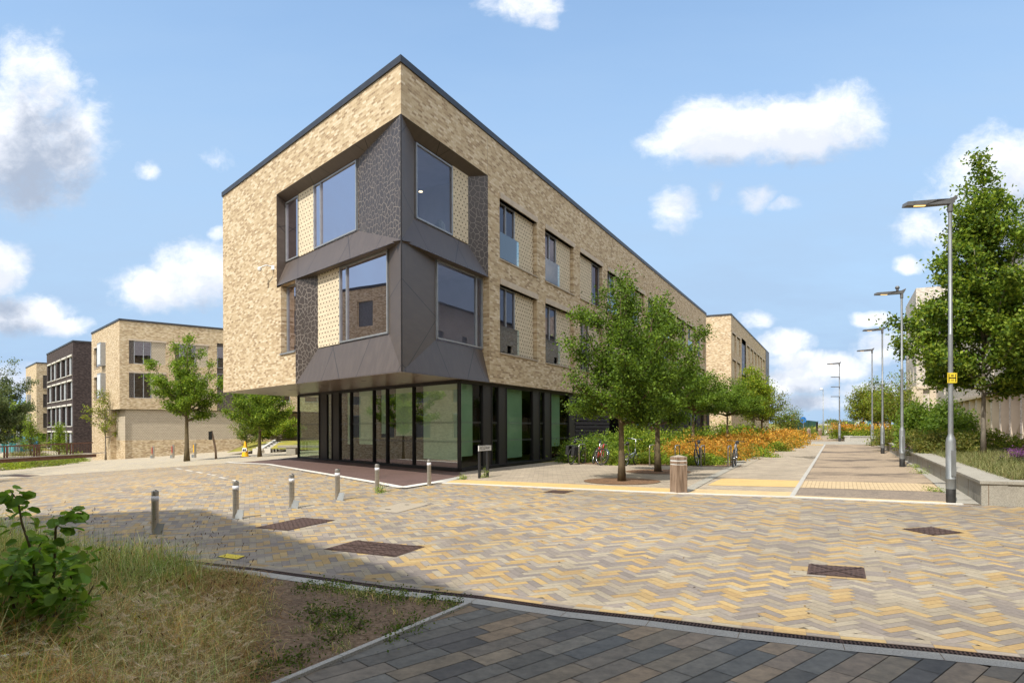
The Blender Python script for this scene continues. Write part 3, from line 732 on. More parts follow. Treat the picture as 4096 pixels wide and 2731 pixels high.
# straight block frame round the rectangular cover
fm = MB(); Pc = [G(*p) for p in ((3231.6, 2262.5), (3453.6, 2279.5), (3461.2, 2323.7), (3224.8, 2303.3))]
uu = (Pc[1]-Pc[0]).normalized(); vv = (Pc[0]-Pc[3]).normalized(); rr = random.Random(2)
def fblk(o, a0, a1, b0, b1):
    P = [o+uu*a0+vv*b0, o+uu*a1+vv*b0, o+uu*a1+vv*b1, o+uu*a0+vv*b1]; c = PC[int(rr.random()*len(PC))]
    fm.face([(p.x, p.y, zg(p.x, p.y)+.004) for p in P], 0, None, c)
o0 = Pc[3]; Wd = (Pc[1]-Pc[0]).length; Hd = (Pc[0]-Pc[3]).length
for k in range(3):
    fblk(o0, Wd*k/3+.003, Wd*(k+1)/3-.003, -.1, -.004); fblk(o0, Wd*k/3+.003, Wd*(k+1)/3-.003, Hd+.004, Hd+.1)
    for a in (-.2, Wd+.004): fblk(o0, a, a+.196, (Hd+.2)*k/3-.1+.003, (Hd+.2)*(k+1)/3-.1-.003)
struct(fm.build('cover_surround', M['paver']), 'straight blocks framing the rectangular cover')
# faded white arrow marks on the square
am = MB()
for a, b in (((704, 1865), (724, 1868)), ((742, 1872), (768, 1876)), ((786, 1880), (808, 1884)), ((830, 1888), (856, 1893)), ((878, 1901), (900, 1906)), ((930, 1912), (950, 1918))):
    A, B = G(*a), G(*b); d = (B-A).normalized(); n = Vector((-d.y, d.x, 0))*.05
    am.face([(p.x, p.y, zg(p.x, p.y)+.006) for p in (A-n, B-n, B+n, A+n)])
struct(am.build('painted_marks', M['kerbwhite']), 'faded row of white paint dashes on the square')

# ------------------------------------------------------------------ buildings
def frm(O, D, Nn):
    O = Vector((O[0], O[1])); D = Vector((D[0], D[1])).normalized(); Nn = Vector((Nn[0], Nn[1])).normalized()
    return lambda u, z, d=0.0: Vector((O.x+D.x*u+Nn.x*d, O.y+D.y*u+Nn.y*d, z))
def wall_mb(m, f, u0, u1, z0, z1, holes=(), depth=.22, mi=0, d0=0.0, uo=0.0):
    us = sorted({u0, u1, *[h[i] for h in holes for i in (0, 1) if u0 < h[i] < u1]}); zs = sorted({z0, z1, *[h[i] for h in holes for i in (2, 3) if z0 < h[i] < z1]})
    for a, b in zip(us, us[1:]):
        for c, e in zip(zs, zs[1:]):
            mu, mz = (a+b)/2, (c+e)/2
            if any(h[0] < mu < h[1] and h[2] < mz < h[3] for h in holes): continue
            m.face([f(a, c, d0), f(b, c, d0), f(b, e, d0), f(a, e, d0)], mi, [(a+uo, c), (b+uo, c), (b+uo, e), (a+uo, e)])
    for h in holes:
        dp = h[4] if len(h) > 4 else depth
        if dp <= 0: continue
        a, b, c, e = h[:4]
        for x in (a, b): m.face([f(x, c, d0), f(x, c, dp), f(x, e, dp), f(x, e, d0)], mi, [(x+uo, c), (x+uo+dp, c), (x+uo+dp, e), (x+uo, e)])
        for z in (c, e): m.face([f(a, z, d0), f(b, z, d0), f(b, z, dp), f(a, z, dp)], mi, [(a, z), (b, z), (b, z+dp), (a, z+dp)])
def panel_mb(m, f, u0, u1, z0, z1, d, th=.03, mi=0):
    P = [f(u0, z0, d), f(u1, z0, d), f(u1, z1, d), f(u0, z1, d)]; Q = [f(u0, z0, d+th), f(u1, z0, d+th), f(u1, z1, d+th), f(u0, z1, d+th)]
    m.face(P, mi, [(u0, z0), (u1, z0), (u1, z1), (u0, z1)])
    for i in range(4):
        k = (i+1) % 4; m.face([P[i], Q[i], Q[k], P[k]], mi, [(0, 0), (th, 0), (th, 1), (0, 1)])
    m.face(Q[::-1], mi, [(0, 0), (1, 0), (1, 1), (0, 1)])
def bar(m, f, u0, u1, z0, z1, d0, d1, mi=0):
    P = [f(u, z, d) for d in (d0, d1) for (u, z) in ((u0, z0), (u1, z0), (u1, z1), (u0, z1))]
    for q in ((0, 1, 2, 3), (7, 6, 5, 4), (0, 4, 5, 1), (1, 5, 6, 2), (2, 6, 7, 3), (3, 7, 4, 0)):
        m.face([P[i] for i in q], mi, [(u0, z0), (u1, z0), (u1, z1), (u0, z1)])
def window(f, u0, u1, z0, z1, d, parent, mull=(), fw=.05, fm='frame', gm='glass', trans=(), name='window'):
    m = MB()
    bar(m, f, u0, u0+fw, z0, z1, d-.05, d+.03); bar(m, f, u1-fw, u1, z0, z1, d-.05, d+.03)
    bar(m, f, u0+fw, u1-fw, z0, z0+fw, d-.045, d+.03); bar(m, f, u0+fw, u1-fw, z1-fw, z1, d-.045, d+.03)
    for x in mull: bar(m, f, x-fw*.55, x+fw*.55, z0+fw, z1-fw, d-.05, d+.03)
    for z in trans: bar(m, f, u0+fw, u1-fw, z-fw*.5, z+fw*.5, d-.04, d+.03)
    w = m.build(name, M[fm], parent)
    g = MB(); g.face([f(u0+fw, z0+fw, d), f(u1-fw, z0+fw, d), f(u1-fw, z1-fw, d), f(u0+fw, z1-fw, d)]); g.build('pane', M[gm], w)
    return w
def poly3(m, pts, uvs, mi=0): m.face(pts, mi, uvs)

# ---- main building
O = Vector((-3.19, 19.77)); DL = Vector((-.65904, .75211)); DRr = Vector((.43464, .90060))
NL = Vector((.75211, .65904)); NR = Vector((-.90060, .43464))
fL = frm(O, DL, NL); fR = frm(O, DRr, NR)
LU, RU, ZB, ZT = 15.15, 49.5, 3.20, 12.12
main = thing('brick_building', 'large three storey buff brick corner building with dark faceted window bays and glazed ground floor', 'building', (O.x, O.y, 0))
cladL1 = (0, 9.02, 7.0, 10.64, 0); cladL2 = (0, 7.30, ZB, 7.0, 0); slit = (7.30, 8.63, 4.42, 7.03, .30)
m = MB(); wall_mb(m, fL, 0, LU, ZB, ZT, [cladL1, cladL2, slit])
wall_mb(m, frm(O+DL*LU, DRr, (-DL.x, -DL.y)), 0, RU, ZB, ZT, uo=LU)
# underside closing strip of the brick
m.build('wall', M['buff'], main)
holesR = [(0, 5.40, 7.0, 10.64, 0), (0, 5.49, ZB, 7.0, 0)]
wins = []
for i in range(10):
    u = 6.33 + 4.345*i
    for (zb, zt) in ((7.86, 10.10), (4.36, 6.90)): holesR.append((u, u+3.45, zb, zt, .24)); wins.append((i, u, zb, zt))
m = MB(); wall_mb(m, fR, 0, RU, ZB, ZT, holesR)
wall_mb(m, frm(O+DRr*RU, DL, (-DRr.x, -DRr.y)), 0, LU, 0, ZT, uo=RU)
m.build('wall', M['buff'], main)
m = MB()   # roof deck and back closure
P = [O, O+DRr*RU, O+DRr*RU+DL*LU, O+DL*LU]; m.face([(p.x, p.y, ZT-.15) for p in P]); m.build('roof', M['coping'], main)
m = MB()
def coping(m, f, u0, u1, z0=ZT, z1=12.30): bar(m, f, u0, u1, z0, z1, -.04, .35)
def offpt(a, b, e):   # building corner pushed out by e on both facades
    na, nb_ = -a[1], -b[1]; p = a[0]; det = na.x*nb_.y-na.y*nb_.x; return Vector((p.x + (nb_.y-na.y)*e/det, p.y + (na.x-nb_.x)*e/det))
PLc, PRc, PBc = O+DL*LU, O+DRr*RU, O+DL*LU+DRr*RU
crn = [offpt((O, NL), (O, NR), .045), offpt((PRc, NR), (PRc, -NL), .045), offpt((PBc, -NL), (PBc, -NR), .045), offpt((PLc, -NR), (PLc, NL), .045)]
m.prism([tuple(p) for p in crn], ZT, 12.32)
m.build('coping', M['coping'], main)
# soffit
m = MB(); P = [O, O+DRr*RU, O+DRr*RU+DL*LU, O+DL*LU]
Q = [(DL.x*0, 0), (0, RU), (LU, RU), (LU, 0)]
m.face([(p.x, p.y, ZB-.005) for p in P], 0, [(0, 0), (RU, 0), (RU, LU), (0, LU)])
m.build('soffit', M['soffit'], main)
m = MB()
for (a, b) in ((1.2, 1.3), (4.4, 1.2), (7.6, 1.2), (11.5, 1.6), (13.6, 1.8)):
    m = MB(); p = fL(a, ZB-.012, b); m.lathe([(0, 0), (.09, 0), (.09, .006), (0, .006)], p, 14); m.build('downlight', M['lampgrey'], main)
# cladding bays. face(list of (u,z,d)) on a facade
def cf(f, pts, mt='clad', name='cladding_panel', th=True):
    P = [f(*p) for p in pts]; a = (P[1]-P[0]).normalized(); n = (P[1]-P[0]).cross(P[2]-P[0]).normalized(); b = n.cross(a)
    uv = [((p-P[0]).dot(a)+pts[0][0], (p-P[0]).dot(b)+pts[0][1]) for p in P]
    m = MB(); m.face(P, 0, uv); return m.build(name, M[mt], main)
dU, dW = .40, .30
# left facade, upper bay
zp, zb1 = 10.64, 7.0
cf(fL, [(0, zp, 0), (9.02, zp, 0), (9.02, 10.40, dU), (3.30, 10.40, dU)])
cf(fL, [(9.02, zp, 0), (9.02, zb1+.08, 0), (9.02, 8.05, dU), (9.02, 10.40, dU)])
cf(fL, [(0, zb1, 0), (9.02, zb1+.08, 0), (9.02, 8.05, dU), (3.30, 8.05, dU)])
cf(fL, [(0, zb1, 0), (0, zp, 0), (3.30, 10.40, dU), (3.30, 8.05, dU)], 'pattern', 'patterned_panel')
cf(fL, [(0, zb1-.02, 0), (9.02, zb1+.06, 0), (9.02, zb1+.06, .35), (0, zb1-.02, .35)])
window(fL, 7.86, 9.00, 8.07, 10.39, dU, main); window(fL, 3.33, 6.52, 8.07, 10.39, dU, main, mull=(5.97,))
m = MB(); panel_mb(m, fL, 6.54, 7.84, 8.05, 10.42, dU-.03, .06); m.build('pierced_brick_panel', M['perf'], main)
# left facade, lower bay
cf(fL, [(7.30, ZB, 0), (7.30, zb1+.06, 0), (6.02, zb1+.05, dW), (6.02, 4.42, dW)], 'pattern', 'patterned_panel')
cf(fL, [(0, ZB-.03, 0), (7.30, ZB-.01, 0), (6.02, 4.42, dW), (1.19, 4.42, dW)])
cf(fL, [(0, ZB-.03, 0), (0, zb1, 0), (1.19, 6.99, dW), (1.19, 4.42, dW)])
window(fL, 1.21, 4.34, 4.44, 7.0, dW, main, mull=(3.84,))
m = MB(); panel_mb(m, fL, 4.36, 6.0, 4.42, 7.06, dW-.03, .06); m.build('pierced_brick_panel', M['perf'], main)
window(fL, 7.32, 8.61, 4.46, 7.02, .27, main)
m = MB(); bar(m, fL, 7.31, 8.66, 4.36, 4.42, -.05, .3); m.build('sill', M['frame'], main)
# right facade, upper bay
cf(fR, [(0, zp, 0), (5.40, zp, 0), (4.60, 10.40, dU), (1.30, 10.40, dU)])
cf(fR, [(0, zb1, 0), (0, zp, 0), (1.30, 10.40, dU), (1.30, 8.02, dU)])
cf(fR, [(0, zb1, 0), (5.40, zb1, 0), (4.60, 8.02, dU), (1.30, 8.02, dU)])
cf(fR, [(5.40, zb1, 0), (5.40, zp, 0), (4.60, 10.40, dU), (4.60, 8.02, dU)], 'pattern', 'patterned_panel')
cf(fR, [(0, zb1-.02, 0), (5.40, zb1-.02, 0), (5.45, zb1-.02, .33), (0, zb1-.02, .33)])
window(fR, 1.32, 3.52, 8.04, 10.38, dU, main)
m = MB(); panel_mb(m, fR, 3.54, 4.60, 8.02, 10.42, dU-.03, .06); m.build('pierced_brick_panel', M['perf'], main)
# right facade, lower bay
cf(fR, [(0, ZB-.03, 0), (0, zb1, 0), (2.33, 6.97, dW), (2.33, 4.38, dW)])
cf(fR, [(0, ZB-.03, 0), (5.49, ZB-.01, 0), (5.49, 4.38, dW), (2.33, 4.38, dW)])
window(fR, 2.35, 5.47, 4.42, 6.97, dW, main, mull=(5.0,))
m = MB(); m.face([fR(5.49, ZB, 0), fR(5.49, 7, 0), fR(5.49, 7, .3), fR(5.49, ZB, .3)], 0, [(0, ZB), (0, 7), (.3, 7), (.3, ZB)]); m.build('reveal', M['buff'], main)
# vertical nose trim at the prow
m = MB(); m.tube([(O.x, O.y, ZB-.02), (O.x, O.y, 10.62)], .022, 8); m.build('corner_trim', M['black'], main)
# regular windows of the long facade
tight = {}
for i, u, zb, zt in wins:
    upper = zb > 7
    m = MB(); bar(m, fR, u-.02, u+3.49, zt, zt+.22, -.05, .26); m.build('lintel', M['lintel'], main)
    m = MB(); bar(m, fR, u-.03, u+3.5, zb-.05, zb, -.05, .24); m.build('sill', M['sill'], main)
    rev = (i in (2, 7)) and upper
    wa, wb = (u+2.2, u+3.4) if rev else (u+.03, u+1.62)
    w = window(fR, wa, wb, zb+.01, zt-.01, .20, main, mull=((wa+wb)/2,) if not rev else ())
    pa_, pb_ = (u+.03, u+2.18) if rev else (u+1.64, u+3.42)
    m = MB(); panel_mb(m, fR, pa_, pb_, zb, zt, .17, .06); m.build('pierced_brick_panel', M['perf'], main)
    if not rev and i in (0, 1, 3, 4, 6, 8):
        m = MB(); bar(m, fR, wa+.02, wb+.1, zb+.05, zb+1.02, .02, .035); g = m.build('glass_guard', M['balglass'], main)
    if i in (0, 1) and upper:      # an opened leaf, dark inside
        m = MB(); P0 = fR(wb-.08, zb+.08, .24); Dd = (NR*.95+DRr*-.15).normalized(); fo = frm(Vector((P0.x, P0.y)), Dd, DRr)
        bar(m, fo, 0, .72, zb+.06, zt-.06, 0, .05); m.build('open_casement', M['black'], main)
    if (i+int(upper)) % 2 == 0 or i < 2:
        m = MB()
        for k in range(9):
            a = wa+.05+k*.055; m.face([fR(a, zb+.02, .45+.03*(k % 2)), fR(a+.055, zb+.02, .45+.03*((k+1) % 2)), fR(a+.055, zt, .45+.03*((k+1) % 2)), fR(a, zt, .45+.03*(k % 2))])
        m.build('curtain', M['curtain'], main)
# rooms: floors and inner walls behind the windows
m = MB()
for z in (3.3, 7.2, 10.9):
    m.face([(*(O+DL*.9+DRr*.9)[:2], z), (*(O+DRr*(RU-.5)+DL*.8)[:2], z), (*(O+DRr*(RU-.5)+DL*(LU-.5))[:2], z), (*(O+DL*(LU-.5)+DRr*.6)[:2], z)])
m.build('floor_slab', M['room'], main)
m = MB()
pin = [fL(14.6, 0, 4.2), fL(5.5, 0, 4.2), fR(9.0, 0, 4.2), fR(RU-.5, 0, 4.2)]
for a, b in zip(pin, pin[1:]): m.face([(a.x, a.y, 3.3), (b.x, b.y, 3.3), (b.x, b.y, 10.9), (a.x, a.y, 10.9)])
for u in (6.1, 10.4, 14.8, 19.1, 23.5, 27.8, 32.2, 36.5, 40.8, 45.2): m.face([fR(u, 3.3, .3), fR(u, 3.3, 4.2), fR(u, 10.9, 4.2), fR(u, 10.9, .3)])
m.build('room_partition', M['room'], main)
m = MB()
for p in (fL(4.0, 10.0, 1.6), fR(3.0, 9.5, 1.3), fR(3.2, 10.2, 2.2)): m.lathe([(0, 0), (.07, 0), (.07, .02), (0, .02)], p, 12)
m.build('ceiling_lamp', M['downlight'], main)
m = MB()
for uu_, h in ((3.7, .45), (4.6, .5), (5.2, .35)):
    p = fL(uu_, 8.1, .55); m.lathe([(.02, 0), (.09, .02), (.07, h*.4), (.02, h*.6), (.05, h*.8), (.01, h)], p, 10)
p = fR(3.1, 8.08, .6); m.lathe([(.02, 0), (.18, .05), (.16, .28), (.05, .4)], p, 10)
m.build('ornament', M['curtain'], main)

# ---- glazed ground floor
OG = Vector((-1.795, 23.29)); gL = frm(OG, DL, NL); gR = frm(OG, DRr, NR)
gz0, gz1 = .10, 3.14; GLU = 12.95
gg = lambda f: None
m = MB(); bar(m, gL, -.02, GLU, -.35, gz0-.02, -.06, .25); bar(m, gR, -.02, 19.2, -.35, gz0-.022, -.062, .25); bar(m, frm(OG+DL*GLU, DRr, (-DL.x, -DL.y)), 0, 12, -.35, gz0-.021, -.06, .25)
m.build('plinth', M['darkbrick'], main)
m = MB(); bar(m, gL, 0, GLU, gz1-.04, ZB-.008, -.03, .12); bar(m, gR, 0, RU-2, gz1-.042, ZB-.009, -.05, .12); bar(m, gL, 0, GLU, gz0-.02, gz0+.07, -.09, .1); bar(m, gR, 0, 11.1, gz0-.02, gz0+.07, -.092, .1)
m.build('head_rail', M['black'], main)
glz = [(0.03, 2.80, 1), (2.86, 4.68, 1), (4.76, 5.72, 1), (5.78, 7.62, 1), (7.69, 8.68, 1), (8.73, 9.36, 2), (9.40, 9.90, 1), (9.93, 10.60, 2), (10.66, 12.93, 1)]
for a, b, k in glz:
    if k == 1: window(gL, a, b, gz0+.05, gz1-.04, .02, main, fw=.03, fm='black', gm='shopglass', name='glazing')
    else:
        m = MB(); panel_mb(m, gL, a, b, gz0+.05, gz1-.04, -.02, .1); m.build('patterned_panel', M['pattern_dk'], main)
glr = [(.03, 1.62, 1), (1.65, 2.31, 2), (2.34, 2.88, 1), (2.9, 3.56, 2), (3.59, 6.08, 1), (6.11, 6.78, 2), (6.8, 7.32, 1), (7.34, 8.06, 2), (8.09, 10.32, 1), (10.34, 11.13, 2)]
for a, b, k in glr:
    if k == 1: window(gR, a, b, gz0+.05, gz1-.04, .02, main, fw=.035, fm='black', gm='shopglass', name='glazing')
    else:
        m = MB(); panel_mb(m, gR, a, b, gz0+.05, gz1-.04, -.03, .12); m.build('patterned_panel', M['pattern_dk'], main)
gE = frm(OG+DL*GLU, DRr, (-DL.x, -DL.y))
for a, b in ((.03, 2.6), (2.65, 5.2), (5.25, 7.8)): window(gE, a, b, gz0+.05, gz1-.04, .02, main, fw=.04, fm='black', gm='shopglass', name='glazing')
m = MB(); wall_mb(m, gE, 7.85, 38, -.5, ZB, uo=3); m.build('wall', M['buff'], main)
m = MB()
for f, us in ((gL, (2.83, 4.72, 5.75, 7.655, 8.70, 9.38, 10.63)), (gR, (1.635, 2.325, 2.89, 3.575, 6.095, 6.79, 7.33, 8.075, 10.33))):
    for u in us: bar(m, f, u-.03, u+.03, gz0, gz1-.04, -.05, .1)
bar(m, gL, -.05, .05, gz0, gz1, -.05, .05); bar(m, gL, GLU-.03, GLU+.03, gz0, gz1, -.05, .06)
m.build('mullion', M['black'], main)
# black inner columns behind each pane, blinds, dark room
m = MB()
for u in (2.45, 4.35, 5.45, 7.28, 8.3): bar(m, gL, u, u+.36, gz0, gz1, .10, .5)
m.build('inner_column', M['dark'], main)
for a, b, zb in ((.10, 2.42, .42), (2.85, 4.33, 1.25), (4.76, 5.42, 1.32), (5.78, 7.25, .88), (7.69, 8.28, .86)):
    m = MB(); panel_mb(m, gL, a, b, zb, gz1-.05, .16, .01); m.build('blind', M['blind'], main)
for a, b, zb in ((.12, 1.2, .55), (2.36, 2.62, .3), (3.6, 5.4, .35), (8.12, 9.6, .7)):
    m = MB(); panel_mb(m, gR, a, b, zb, gz1-.05, .16, .01); m.build('blind', M['blind_dk'], main)
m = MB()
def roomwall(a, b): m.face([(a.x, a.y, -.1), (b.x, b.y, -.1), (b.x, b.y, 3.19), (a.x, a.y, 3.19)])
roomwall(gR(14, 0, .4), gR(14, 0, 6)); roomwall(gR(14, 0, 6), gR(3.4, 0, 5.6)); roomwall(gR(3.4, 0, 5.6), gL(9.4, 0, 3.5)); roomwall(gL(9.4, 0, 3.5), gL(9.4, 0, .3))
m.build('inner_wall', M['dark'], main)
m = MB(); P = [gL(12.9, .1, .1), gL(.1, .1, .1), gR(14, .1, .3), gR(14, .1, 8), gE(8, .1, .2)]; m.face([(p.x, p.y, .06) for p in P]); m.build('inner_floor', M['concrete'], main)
p = gL(11.35, 0, 1.1); m = MB(); m.tube([(p.x, p.y, -.1), (p.x, p.y, 3.19)], .30, 24, caps=False); m.build('round_column', M['concrete'], main, True)
m = MB()
for z, zs in ((1.70, 1), (1.03, 1)):
    for f, rngs in ((gL, [(a, b) for a, b, k in glz if k == 1]), (gR, [(a, b) for a, b, k in glr if k == 1])):
        for a, b in rngs:
            u = a+.05
            while u < b-.06: 
                bar(m, f, u, u+.012, z, z+.075, .003, .006); u += .06
o = m.build('manifestation_marks', M['lampgrey'], main); o['kind'] = 'stuff'
# ribbed dark brick, entrance recess and rest of the ground floor
m = MB()
def ribwall(a, b, d=0):
    z = -.2
    while z < gz1:
        P = [gR(a, z, d-.05), gR(b, z, d-.05), gR(b, z+.15, d-.03), gR(a, z+.15, d-.03)]; m.face(P)
        m.face([gR(a, z+.15, d-.03), gR(b, z+.15, d-.03), gR(b, z+.19, d+.06), gR(a, z+.19, d+.06)])
        m.face([gR(a, z+.19, d+.06), gR(b, z+.19, d+.06), gR(b, z+.19, d-.05), gR(a, z+.19, d-.05)]); z += .19
for a_r, b_r in ((11.15, 16.6), (28.9, 38.6), (42, 43.8)):
    m = MB(); ribwall(a_r, b_r); m.build('ribbed_wall', M['darkbrick'], main)
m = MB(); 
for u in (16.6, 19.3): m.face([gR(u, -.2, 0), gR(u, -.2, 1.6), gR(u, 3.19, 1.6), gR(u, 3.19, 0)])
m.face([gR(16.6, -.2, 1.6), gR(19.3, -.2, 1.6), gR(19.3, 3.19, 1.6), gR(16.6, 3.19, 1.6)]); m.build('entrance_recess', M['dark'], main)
for a, b, k in ((19.35, 20.2, 2), (20.25, 20.6, 1), (20.65, 21.5, 2), (21.55, 23.75, 1), (23.8, 24.55, 2), (24.6, 25.05, 1), (25.1, 25.75, 2), (25.8, 26.9, 1), (26.95, 28.85, 2), (38.7, 39.4, 1), (39.45, 40.5, 2), (40.6, 41.9, 1), (43.9, 45.2, 1), (45.3, 46.2, 2), (46.3, 47.6, 1)):
    if k == 1: window(gR, a, b, .3, gz1-.04, .02, main, fw=.04, fm='black', gm='glass', name='glazing')
    else:
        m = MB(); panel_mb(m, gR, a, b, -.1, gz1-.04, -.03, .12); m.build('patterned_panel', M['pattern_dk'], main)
m = MB(); m.face([gR(11.2, -.3, .3), gR(49, -.3, .3), gR(49, 3.19, .3), gR(11.2, 3.19, .3)]) if False else None
bar(m, gR, 20, RU-.6, -.3, .3, -.02, .2); m.face([gR(19.3, -.1, 2.5), gR(48.8, -.1, 2.5), gR(48.8, 3.19, 2.5), gR(19.3, 3.19, 2.5)])
m.face([gR(47.7, -.3, 0), gR(49, -.3, 0), gR(49, 3.19, 0), gR(47.7, 3.19, 0)])
m.build('inner_wall', M['darkbrick'], main)
# rainwater cables / small camera on the wall
t = thing('security_camera', 'small white dome camera on a bracket on the sunlit brick wall', 'camera', fL(9.45, 7.80, -.02))
m = MB(); b0 = fL(9.30, 7.86, 0); b1 = fL(9.33, 7.9, -.30); b2 = fL(9.75, 7.86, -.38)
m.tube([b0, b1], .028, 8); m.tube([b1, b2], .024, 8); m.box(tuple(fL(9.30, 7.84, -.02)), (.12, .12, .16)); m.build('bracket', M['white'], t)
m = MB(); m.lathe([(.02, -.14), (.07, -.11), (.09, -.05), (.09, .0), (.04, .03)], b2, 14); m.build('dome', M['white'], t, 'auto')
# expansion joints
m = MB()
for u in (9.08, 5.38): 
    f = fL if u > 9 else fR; bar(m, f, u-.008, u+.008, 10.66, ZT, -.004, .01)
m.build('movement_joint', M['sill'], main)

# ---- neighbouring buff building on the left
Dn = Vector((.7389, .6738)); Dl = (ray(-400, 1700)); Dl = Vector((-(2048+400), FPX)).normalized()
def box_building(name, label, C, Da, La, Db, Lb, z0, z1, brick, holesA, holesB, coping_t=.2):
    """Da: face running left-back from corner C, Db: face running right-back. outward normals face the camera"""
    t = thing(name, label, 'building', (C[0], C[1], 0))
    C = Vector((C[0], C[1])); na = Vector((-Da.y, Da.x)); nb = Vector((-Db.y, Db.x))
    if na.dot(Db) < 0: na = -na
    if nb.dot(Da) < 0: nb = -nb
    fa = frm(C, Da, na); fb = frm(C, Db, nb)
    m = MB(); wall_mb(m, fa, 0, La, z0, z1, holesA); m.build('wall', M[brick], t)
    m = MB(); wall_mb(m, fb, 0, Lb, z0, z1, holesB, uo=La); m.build('wall', M[brick], t)
    m = MB(); wall_mb(m, frm(C+Da*La, Db, -Da), 0, Lb, z0, z1); wall_mb(m, frm(C+Db*Lb, Da, -Db), 0, La, z0, z1); m.build('wall', M[brick], t)
    m = MB(); P = [C, C+Db*Lb, C+Db*Lb+Da*La, C+Da*La]; m.face([(p.x, p.y, z1-.1) for p in P]); m.build('roof', M['coping'], t)
    m = MB(); bar(m, fa, -.05, La+.05, z1, z1+coping_t, -.06, .3); bar(m, fb, -.04, Lb+.05, z1, z1+coping_t-.003, -.061, .3); m.build('coping', M['coping'], t)
    return t, fa, fb
def simple_win(f, t, a, b, c, e, d=.2, mull=(), gm='glass', fm='frame', sill=True, lint=True, lm='lintel'):
    window(f, a+.02, b-.02, c+.02, e-.02, d, t, mull=mull, fw=.07, gm=gm, fm=fm)
    if lint: m = MB(); bar(m, f, a-.05, b+.05, e, e+.2, -.05, d); m.build('lintel', M[lm], t)
    if sill: m = MB(); bar(m, f, a-.05, b+.05, c-.07, c, -.05, d); m.build('sill', M[lm], t)
CN = (-37.93, 66.0)
hA = [(8.85, 11.65, 8.15, 10.3), (8.85, 11.65, 4.8, 7.15)]
hB = []
for zb, zt in ((7.95, 10.2), (4.6, 7.05)): hB += [(.82, 4.15, zb, zt), (5.0, 8.3, zb, zt)]
hB += [(9.15, 13.0, 3.5, 10.6, 0), (14, 17.3, 7.95, 10.2), (14, 17.3, 4.6, 7.05), (19, 22.3, 4.6, 7.05), (24, 27.3, 4.6, 7.05), (29, 32, 4.6, 7.05)]
nb, fa, fb = box_building('brick_building', 'three storey buff brick building beyond the square with pale textured ground storey', CN, Dl, 12.85, Dn, 48, 3.5, 12.05, 'buff', hA, hB)
for h in hA:
    simple_win(fa, nb, h[0], h[1], h[2], h[3], .3); 
    m = MB(); bar(m, fa, 5.95, 7.7, h[2]-.05, h[3]+.2, -.45, .0); m.build('oriel_frame', M['frame'], nb)
    m = MB(); bar(m, fa, 6.1, 7.55, h[2]+.1, h[3]+.05, -.47, -.455); m.build('pane', M['curtain'], nb)
for h in hB[:4]:
    a, b, c, e = h; window(fb, a+.45, a+2.0, c, e, .12, nb, mull=(a+1.3,), fw=.06); m = MB(); panel_mb(m, fb, a, a+.43, c, e, .08, .05); m.build('patterned_panel', M['pattern'], nb)
    m = MB(); panel_mb(m, fb, a+2.03, b, c, e, .06, .1); m.build('pierced_brick_panel', M['basket'], nb)
    m = MB(); bar(m, fb, a-.05, b+.05, e, e+.18, -.04, .2); m.build('lintel', M['lintel'], nb)
for h in hB[5:]: simple_win(fb, nb, *h[:4], .2, mull=(h[0]+1.6,))
m = MB(); panel_mb(m, fb, 9.15, 13.0, 3.5, 10.6, .3, .1); m.build('cladding_panel', M['clad'], nb)
window(fb, 9.2, 12, 8.0, 10.2, .1, nb, mull=(10.6,)); window(fb, 9.2, 10.6, 5.9, 7.4, .1, nb)
m = MB(); poly = [fb(9.15, 5.6, .0), fb(10.6, 5.6, 0), fb(12.0, 3.5, 0), fb(9.15, 3.5, 0)]; m.face(poly, 0, [(0, 2), (1.4, 2), (2.8, 0), (0, 0)]); m.build('patterned_panel', M['pattern'], nb)
m = MB(); m.face([fb(9.4, 3.5, -.02), fb(13.2, 3.5, -.02), fb(12.6, 5.2, -.02), fb(11.3, 5.2, -.02)], 0, [(0, 0), (4, 0), (3, 2), (1, 2)]); m.build('cladding_panel', M['clad'], nb)
# ground storey, set back a little
m = MB(); wall_mb(m, fa, 3.85, 12.85, -2.6, 3.5, uo=3); m.build('wall', M['buff'], nb)
C2 = Vector(CN) + Dl*.0 + Dn*.25; nA = Vector((-Dl.y, Dl.x)); nA = nA if nA.dot(Dn) > 0 else -nA; nB = Vector((-Dn.y, Dn.x)); nB = nB if nB.dot(Dl) > 0 else -nB
ga = frm(Vector(CN)+nA*.5, Dl, nA); gb = frm(Vector(CN)+nB*.25, Dn, nB)
m = MB(); wall_mb(m, ga, .1, 3.85, .45, 3.48); wall_mb(m, gb, .5, 15.5, .45, 3.48); m.build('textured_brick_panel', M['basket'], nb)
m = MB(); wall_mb(m, frm(Vector(CN)+Dl*3.85, nA, -Dl), 0, .6, -2.6, 3.5); wall_mb(m, ga, .1, 3.85, -2.6, .45); wall_mb(m, gb, .5, 15.5, -2.6, .45); wall_mb(m, frm(Vector(CN)+nB*.25+Dn*15.5, nB, Dn), 0, 7, -2.6, 3.48); wall_mb(m, frm(Vector(CN)+nB*7+Dn*15.5, Dn, nB), 0, 30, -2.6, 3.48); m.build('wall', M['buff'], nb)
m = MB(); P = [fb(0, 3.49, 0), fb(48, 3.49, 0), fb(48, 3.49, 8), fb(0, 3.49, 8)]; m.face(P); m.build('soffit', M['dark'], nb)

M['shutter'] = varied('grey_shutter', (.24, .25, .26), (.30, .31, .32), 2, .7)
